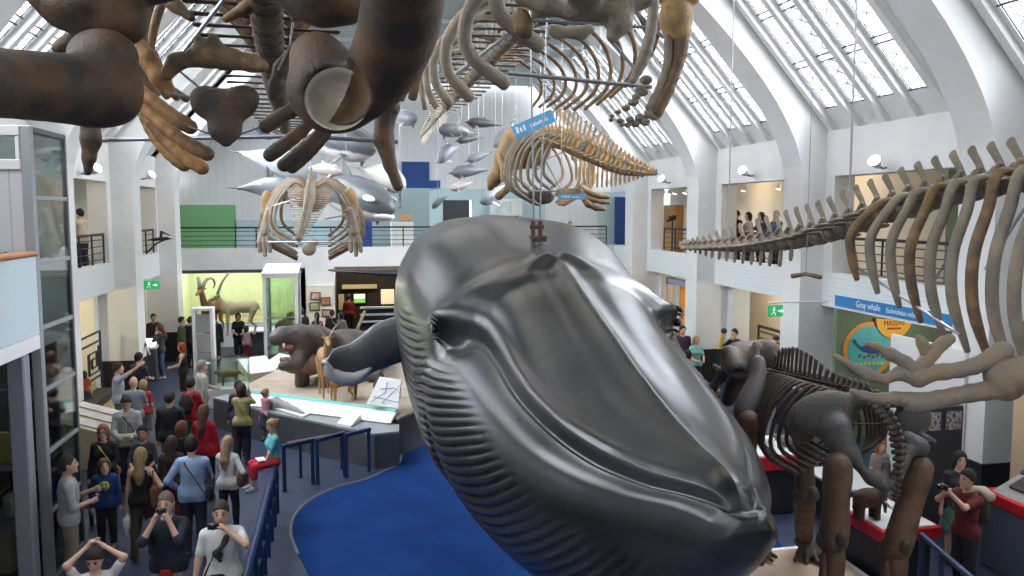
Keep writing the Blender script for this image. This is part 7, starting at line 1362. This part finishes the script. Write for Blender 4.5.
p = person('girl with long fair hair in white top and black leggings', W_(227, 437, 1.60), 70, 1.60, 'f', top=((.70, .66, .62), 'long'), bottom=((.014, .014, .016), 'leggings'), hair=((.40, .26, .15), 'long'), arms=('front', 'hip'), walk=.08, detail=2)
bag(p, 'brown handbag of the girl in white top', (.12, .045, .025), 1, 1.0, (.06, .12, .10), .0, .27)
p = person('man in light grey hooded top with a black strap, looking down', W_(126, 396, 1.78), -80, 1.78, top=((.38, .38, .38), 'hoodie'), bottom=((.03, .035, .06), 'trousers'), hair=((.03, .022, .018), 'short'), arms=('front', 'front'), detail=1, head=(0, -25)); strap(p, cloth((.02, .02, .02)), -1)
bag(p, 'pale green bag held before the man in grey hooded top', (.38, .45, .30), 0, 1.0, (.14, .06, .12), .30, 0)
p = person('dark-haired woman in charcoal top facing the camera', W_(142, 426, 1.64), -85, 1.64, 'f', 'tan', top=((.05, .05, .06), 'half'), bottom=((.02, .02, .03), 'trousers'), hair=((.012, .01, .01), 'short'), arms=('front', 'front'), detail=1)
p = person('man in black blazer seen from behind', W_(169, 392, 1.80), 80, 1.80, top=((.016, .018, .020), 'jacket'), bottom=((.30, .28, .25), 'trousers'), hair=((.05, .035, .025), 'short'), arms=('down', 'front'), detail=1, stout=1.08)
p = person('woman in red jacket and black trousers, brown wavy hair', W_(203, 406, 1.72), 80, 1.72, 'f', top=((.50, .014, .025), 'jacket'), bottom=((.012, .012, .014), 'trousers'), hair=((.13, .055, .03), 'long'), arms=('down', 'down'), detail=1, stout=1.15)
bag(p, 'grey shoulder bag of the woman in red jacket', (.05, .05, .055), -1, 1.12, (.05, .1, .14), -.06, .2)
p = person('short-haired auburn woman in black behind the man in light blue', W_(181, 422, 1.62), 60, 1.62, 'f', top=((.02, .018, .018), 'long'), bottom=((.03, .02, .02), 'trousers'), hair=((.17, .06, .03), 'bob'), detail=1)
p = person('woman with long dark brown hair in brown coat, grey bag at her side', W_(171, 437, 1.60), 85, 1.60, 'f', top=((.06, .035, .028), 'jacket'), bottom=((.16, .03, .04), 'trousers'), hair=((.045, .022, .016), 'long'), detail=1)
bag(p, 'grey-brown tote bag beside the woman in brown coat', (.15, .12, .10), 1, .82, (.06, .13, .14), 0, .2)
p = person('woman in olive yellow tee and jeans taking a photo', W_(241, 384, 1.68), 80, 1.68, 'f', top=((.46, .40, .17), 'short'), bottom=((.018, .024, .042), 'trousers'), hair=((.06, .03, .02), 'bob'), arms=(((.05, .26, 1.44), (1, .1, -.8)), 'camera'), detail=1); strap(p, cloth((.15, .13, .08)), 1, r=.012)
camera_for(p, 'small camera held up by the woman in olive yellow tee', (p['hands'][0][0] + p['hands'][1][0]) / 2)
p = person('small girl in pink top touching the model on the white board', W_(265, 389, 1.22), 40, 1.22, 'f', top=((.55, .26, .32), 'short'), bottom=((.03, .04, .07), 'skirt'), hair=((.34, .20, .09), 'tied'), arms=('forward', 'forward'), detail=1)
bag(p, 'bright pink bag hanging beside the small girl', (.55, .03, .22), -1, .72, (.06, .10, .09), 0, .17)
gp = onZ(274, 466, .98)
p = person('girl in turquoise tee and red trousers sitting on the navy rail', gp[:2], 200, 1.48, 'f', top=((.14, .50, .55), 'short'), bottom=((.60, .03, .05), 'crop'), shoes=(.5, .5, .52), hair=((.40, .24, .11), 'tied'), arms=('lap', 'seat'), sit=.0001, detail=1, z=.98 - .82 * 1.48 / 1.75, head=(10, -15))
held('paper_map', 'white folded paper map in the lap of the seated girl', 'map', B().bbox(p['V'](-.18, .18, 1.00), p['V'](.10, .34, 1.015), .004), cloth((.75, .75, .73)), p)
p = person('visitor in red top and green trousers with a black backpack', W_(190, 378, 1.74), 75, 1.74, 'f', top=((.55, .02, .03), 'short'), bottom=((.02, .20, .05), 'trousers'), hair=((.03, .02, .015), 'short'), arms=('front', 'front'), detail=1)
def backpack(p, label, col):
    V = p['V']; S = SDF(.04); a = p['sc']; S.ell(V(0, -.21, 1.24), (.145 * a, .10 * a, .21 * a)).ell(V(0, -.25, 1.12), (.12 * a, .08 * a, .11 * a)); Vv, Fc = S.mesh(.02); b = B().add(Vv, Fc)
    st = [('strap', B().tube(catmull([V(sx * .10, -.14, 1.38), V(sx * .11, -.02, 1.47), V(sx * .12, .12, 1.36), V(sx * .13, .12, 1.2), V(sx * .15, -.08, 1.08)], 16), .022, 6, .35), cloth(col)) for sx in (-1, 1)]
    return held('backpack', label, 'backpack', b, cloth(col), p, st)
backpack(p, 'black backpack worn over the red top and green trousers', (.016, .016, .018))
p = person('man in white cap and pale beige jacket by the white stand', W_(201, 361, 1.76), 20, 1.76, top=((.46, .44, .38), 'jacket'), bottom=((.06, .06, .08), 'trousers'), hair=((.3, .28, .25), 'cap'), arms=('front', 'down'), detail=1)
p = person('man in pale lilac shirt stretching one arm up', W_(117, 363, 1.78), 15, 1.78, top=((.40, .41, .50), 'short'), bottom=((.10, .14, .22), 'trousers'), hair=((.025, .02, .018), 'short'), arms=('hip', ((.18, .50, 1.72), (1, 0, -.6))), detail=1)
p = person('man in dark navy tee beside the interactive desk', W_(138, 353, 1.74), 60, 1.74, top=((.02, .025, .06), 'short'), bottom=((.04, .05, .08), 'trousers'), hair=((.012, .01, .01), 'short'), arms=('front', 'front'), detail=1)
p = person('man in dark green polo leaning on the interactive desk', W_(136, 330, 1.78), -60, 1.78, top=((.03, .08, .05), 'short'), bottom=((.05, .05, .06), 'trousers'), hair=((.03, .02, .015), 'short'), arms=('forward', 'forward'), detail=1, lean=.15)
p = person('man in dark clothes standing at the left wall behind the desk', W_(153, 314, 1.74), -60, 1.74, skin='tan', top=((.03, .02, .022), 'long'), bottom=((.02, .02, .025), 'trousers'), hair=((.012, .01, .01), 'short'))
p = person('woman with long auburn hair in dark grey dress and jeans at the desk', W_(160, 324, 1.72), 200, 1.72, 'f', top=((.05, .052, .05), 'long'), bottom=((.06, .09, .16), 'trousers'), hair=((.16, .045, .03), 'long'), arms=('chin', 'front'), shoes=(.5, .45, .42))
p = person('red-haired woman in black top standing in profile', W_(182, 343, 1.66), 185, 1.66, 'f', top=((.015, .016, .02), 'none'), bottom=((.015, .015, .02), 'trousers'), hair=((.40, .09, .03), 'bob'), arms=('front', 'front'))
p = person('man in olive green jacket left of the tall white stand', W_(181, 317, 1.74), 10, 1.74, top=((.075, .10, .05), 'jacket'), bottom=((.03, .03, .04), 'trousers'), hair=((.03, .02, .015), 'short'))
p = person('visitor in black hidden partly by the tall white stand', W_(190, 317, 1.72), 60, 1.72, top=((.03, .03, .035), 'jacket'), bottom=((.02, .02, .025), 'trousers'), hair=((.06, .04, .03), 'short'))
p = person('man in black coat looking into the lit diorama', W_(214, 315, 1.76), 85, 1.76, top=((.016, .016, .018), 'jacket'), bottom=((.02, .02, .024), 'trousers'), hair=((.10, .08, .07), 'short'))
p = person('woman in black with long dark hair in front of the diorama', W_(238, 313, 1.70), -80, 1.70, 'f', top=((.014, .014, .016), 'short'), bottom=((.02, .02, .024), 'trousers'), hair=((.012, .01, .01), 'long'), arms=('front', 'front'), shoes=(.5, .5, .5))
bag(p, 'grey bag held by the woman in black before the diorama', (.22, .25, .28), -1, .95, (.07, .14, .14), .15, .2)
p = person('child in crimson trousers and pink top by the diorama desk', W_(246, 326, 1.28), 60, 1.28, 'f', top=((.50, .30, .34), 'long'), bottom=((.30, .02, .04), 'trousers'), hair=((.05, .03, .02), 'bob'), shoes=(.6, .6, .6))
p = person('small child in orange red at the left by the yellow railing', W_(84, 371, 1.15), 100, 1.15, 'f', top=((.42, .07, .03), 'short'), bottom=((.03, .03, .04), 'skirt'), hair=((.06, .035, .025), 'bob'))
p = person('bald man in grey tee seen from behind', W_(133, 377, 1.74), 85, 1.74, top=((.24, .27, .31), 'short'), bottom=((.05, .07, .12), 'trousers'), hair=((.1, .1, .1), 'bald'), detail=1, arms=('front', 'front'), stout=1.1)
p = person('fair-haired child beside the bald man in grey', W_(143, 380, 1.50), 80, 1.50, 'f', top=((.40, .03, .04), 'short'), bottom=((.25, .24, .22), 'shorts'), hair=((.40, .27, .13), 'bob'))
p = person('dark-haired visitor just in front of the woman in olive yellow tee', W_(238, 381, 1.62), 85, 1.62, 'f', top=((.05, .03, .08), 'long'), bottom=((.03, .03, .05), 'trousers'), hair=((.016, .012, .012), 'short'))
# rear hall crowd under the gallery
p = person('visitor in black coat by the pictured white pier', W_(302, 309, 1.72), 100, 1.72, top=((.018, .018, .022), 'jacket'), bottom=((.02, .02, .024), 'trousers'), hair=((.03, .02, .016), 'short'))
p = person('woman in rust brown patterned top behind the hippo', W_(317, 313, 1.66), 90, 1.66, 'f', top=((.26, .10, .05), 'long'), bottom=((.03, .02, .02), 'trousers'), hair=((.03, .018, .012), 'long'))
p = person('visitor in dark jacket right of the rust brown top', W_(332, 310, 1.72), 80, 1.72, top=((.02, .018, .02), 'jacket'), bottom=((.02, .02, .02), 'trousers'), hair=((.05, .025, .016), 'short'))
p = person('woman in grey and red at the entrance of the dark rear room', W_(341, 312, 1.66), 60, 1.66, 'f', top=((.25, .22, .22), 'long'), bottom=((.10, .02, .02), 'trousers'), hair=((.03, .02, .016), 'bob'))
p = person('visitor in red inside the dark rear room', onY(349, 310, 35.2)[:2], 90, 1.72, top=((.25, .02, .02), 'long'), bottom=((.03, .02, .02), 'trousers'), hair=((.05, .03, .02), 'short'))
# galleries
GZ = GF
def gal(label, x, y, X, face, h, zz=GF, **k): q = onX(x, y, X); return person(label, (float(q[0]), float(q[1])), face, h, z=zz, **k)
q = onX(80, 208, XL - .45); p = person('man in cream shirt with his back to us on the left gallery', (q[0], q[1]), 150, 1.76, top=((.55, .47, .36), 'short'), bottom=((.02, .02, .024), 'trousers'), hair=((.02, .015, .012), 'short'), arms=('front', 'front'), z=GF)
for x, y, lab, kw in ((737, 207, 'man in dark suit on the right gallery, left of the group', dict(top=((.02, .02, .024), 'jacket'), hair=((.016, .012, .01), 'short'))), (749, 207, 'woman in sleeveless patterned dress on the right gallery', dict(sex='f', skin='tan', top=((.20, .16, .12), 'none'), hair=((.02, .013, .01), 'bob'))), (762, 210, 'woman with dark bob on the right gallery beside the patterned dress', dict(sex='f', top=((.03, .025, .03), 'short'), hair=((.012, .01, .01), 'long'))), (777, 206, 'man in denim blue shirt at the right of the gallery group', dict(top=((.06, .10, .20), 'long'), hair=((.30, .26, .22), 'crop')))):
    q = onX(x, y, XR + .85); person(lab, (q[0], q[1]), 190, 1.72 if 'man in d' in lab else 1.66, bottom=((.02, .02, .025), 'trousers'), arms=('rail', 'rail') if x < 770 else ('chin', 'rail'), z=GF, **kw)
q = onY(557, 219, YR + 1.2); person('seated woman in orange brown at the rear gallery rail', (q[0], q[1]), -90, 1.62, 'f', top=((.28, .12, .06), 'long'), bottom=((.03, .03, .03), 'trousers'), hair=((.30, .17, .08), 'bob'), z=GF - .42, sit=.0001)
q = onY(570, 217, YR + 1.2); person('seated man in pale lilac shirt at the rear gallery rail', (q[0], q[1]), -90, 1.72, top=((.40, .34, .50), 'long'), bottom=((.05, .05, .08), 'trousers'), hair=((.2, .17, .15), 'short'), z=GF - .45, sit=.0001)
# right side of the hall
p = person('man in dark purple top standing right of the whale head', W_(683, 326, 1.78), -110, 1.78, top=((.06, .02, .06), 'long'), bottom=((.03, .03, .04), 'trousers'), hair=((.02, .014, .012), 'short'), detail=1, head=(20, 0))
p = person('blonde woman in pale turquoise tee right of the whale head', W_(696, 336, 1.68), -90, 1.68, 'f', top=((.25, .55, .50), 'short'), bottom=((.03, .03, .05), 'trousers'), hair=((.45, .30, .15), 'long'), detail=1, arms=('front', 'front'))
p = person('child in pink and dark hair beside the blonde woman', W_(688, 350, 1.40), 150, 1.40, 'f', top=((.50, .12, .18), 'short'), bottom=((.03, .03, .05), 'trousers'), hair=((.03, .018, .014), 'bob'))
p = person('dark-haired man resting his chin on his hand behind the elephant skull', W_(735, 329, 1.76), 200, 1.76, top=((.02, .022, .035), 'long'), bottom=((.02, .02, .03), 'trousers'), hair=((.04, .022, .016), 'short'), arms=('chin', 'chin'))
p = person('black-haired woman in floral skirt beside the showcase', W_(960, 452, 1.68), -110, 1.68, 'f', top=((.04, .035, .045), 'half'), bottom=((.10, .26, .20), 'skirt'), hair=((.010, .009, .010), 'long'), detail=2, head=(0, -5))
p = person('man in dark red tee photographing to the left with a backpack', W_(969, 470, 1.76), 185, 1.76, top=((.12, .012, .018), 'short'), bottom=((.02, .02, .028), 'trousers'), hair=((.022, .015, .012), 'short'), arms=(((.05, .36, 1.50), (1, 0, -.9)), ((.03, .34, 1.47), (1, 0, -.9))), detail=2)
camera_for(p, 'black camera with big lens held by the man in dark red tee', (p['hands'][0][0] + p['hands'][1][0]) / 2 + P_(0, .03, .03), True)
backpack(p, 'grey and cream backpack of the man in dark red tee', (.05, .05, .05)); 
held('rolled_jacket', 'cream rolled jacket strapped on top of the grey backpack', 'jacket', B().tube([p['V'](-.14, -.24, 1.40), p['V'](0, -.26, 1.42), p['V'](.14, -.24, 1.40)], [.07, .085, .07], 10, round_=True), cloth((.50, .42, .33)), p)
p = person('child with ginger hair seen through the elephant pelvis', W_(881, 440, 1.35), -100, 1.35, 'f', top=((.35, .30, .28), 'short'), bottom=((.05, .06, .1), 'trousers'), hair=((.42, .15, .04), 'bob'))
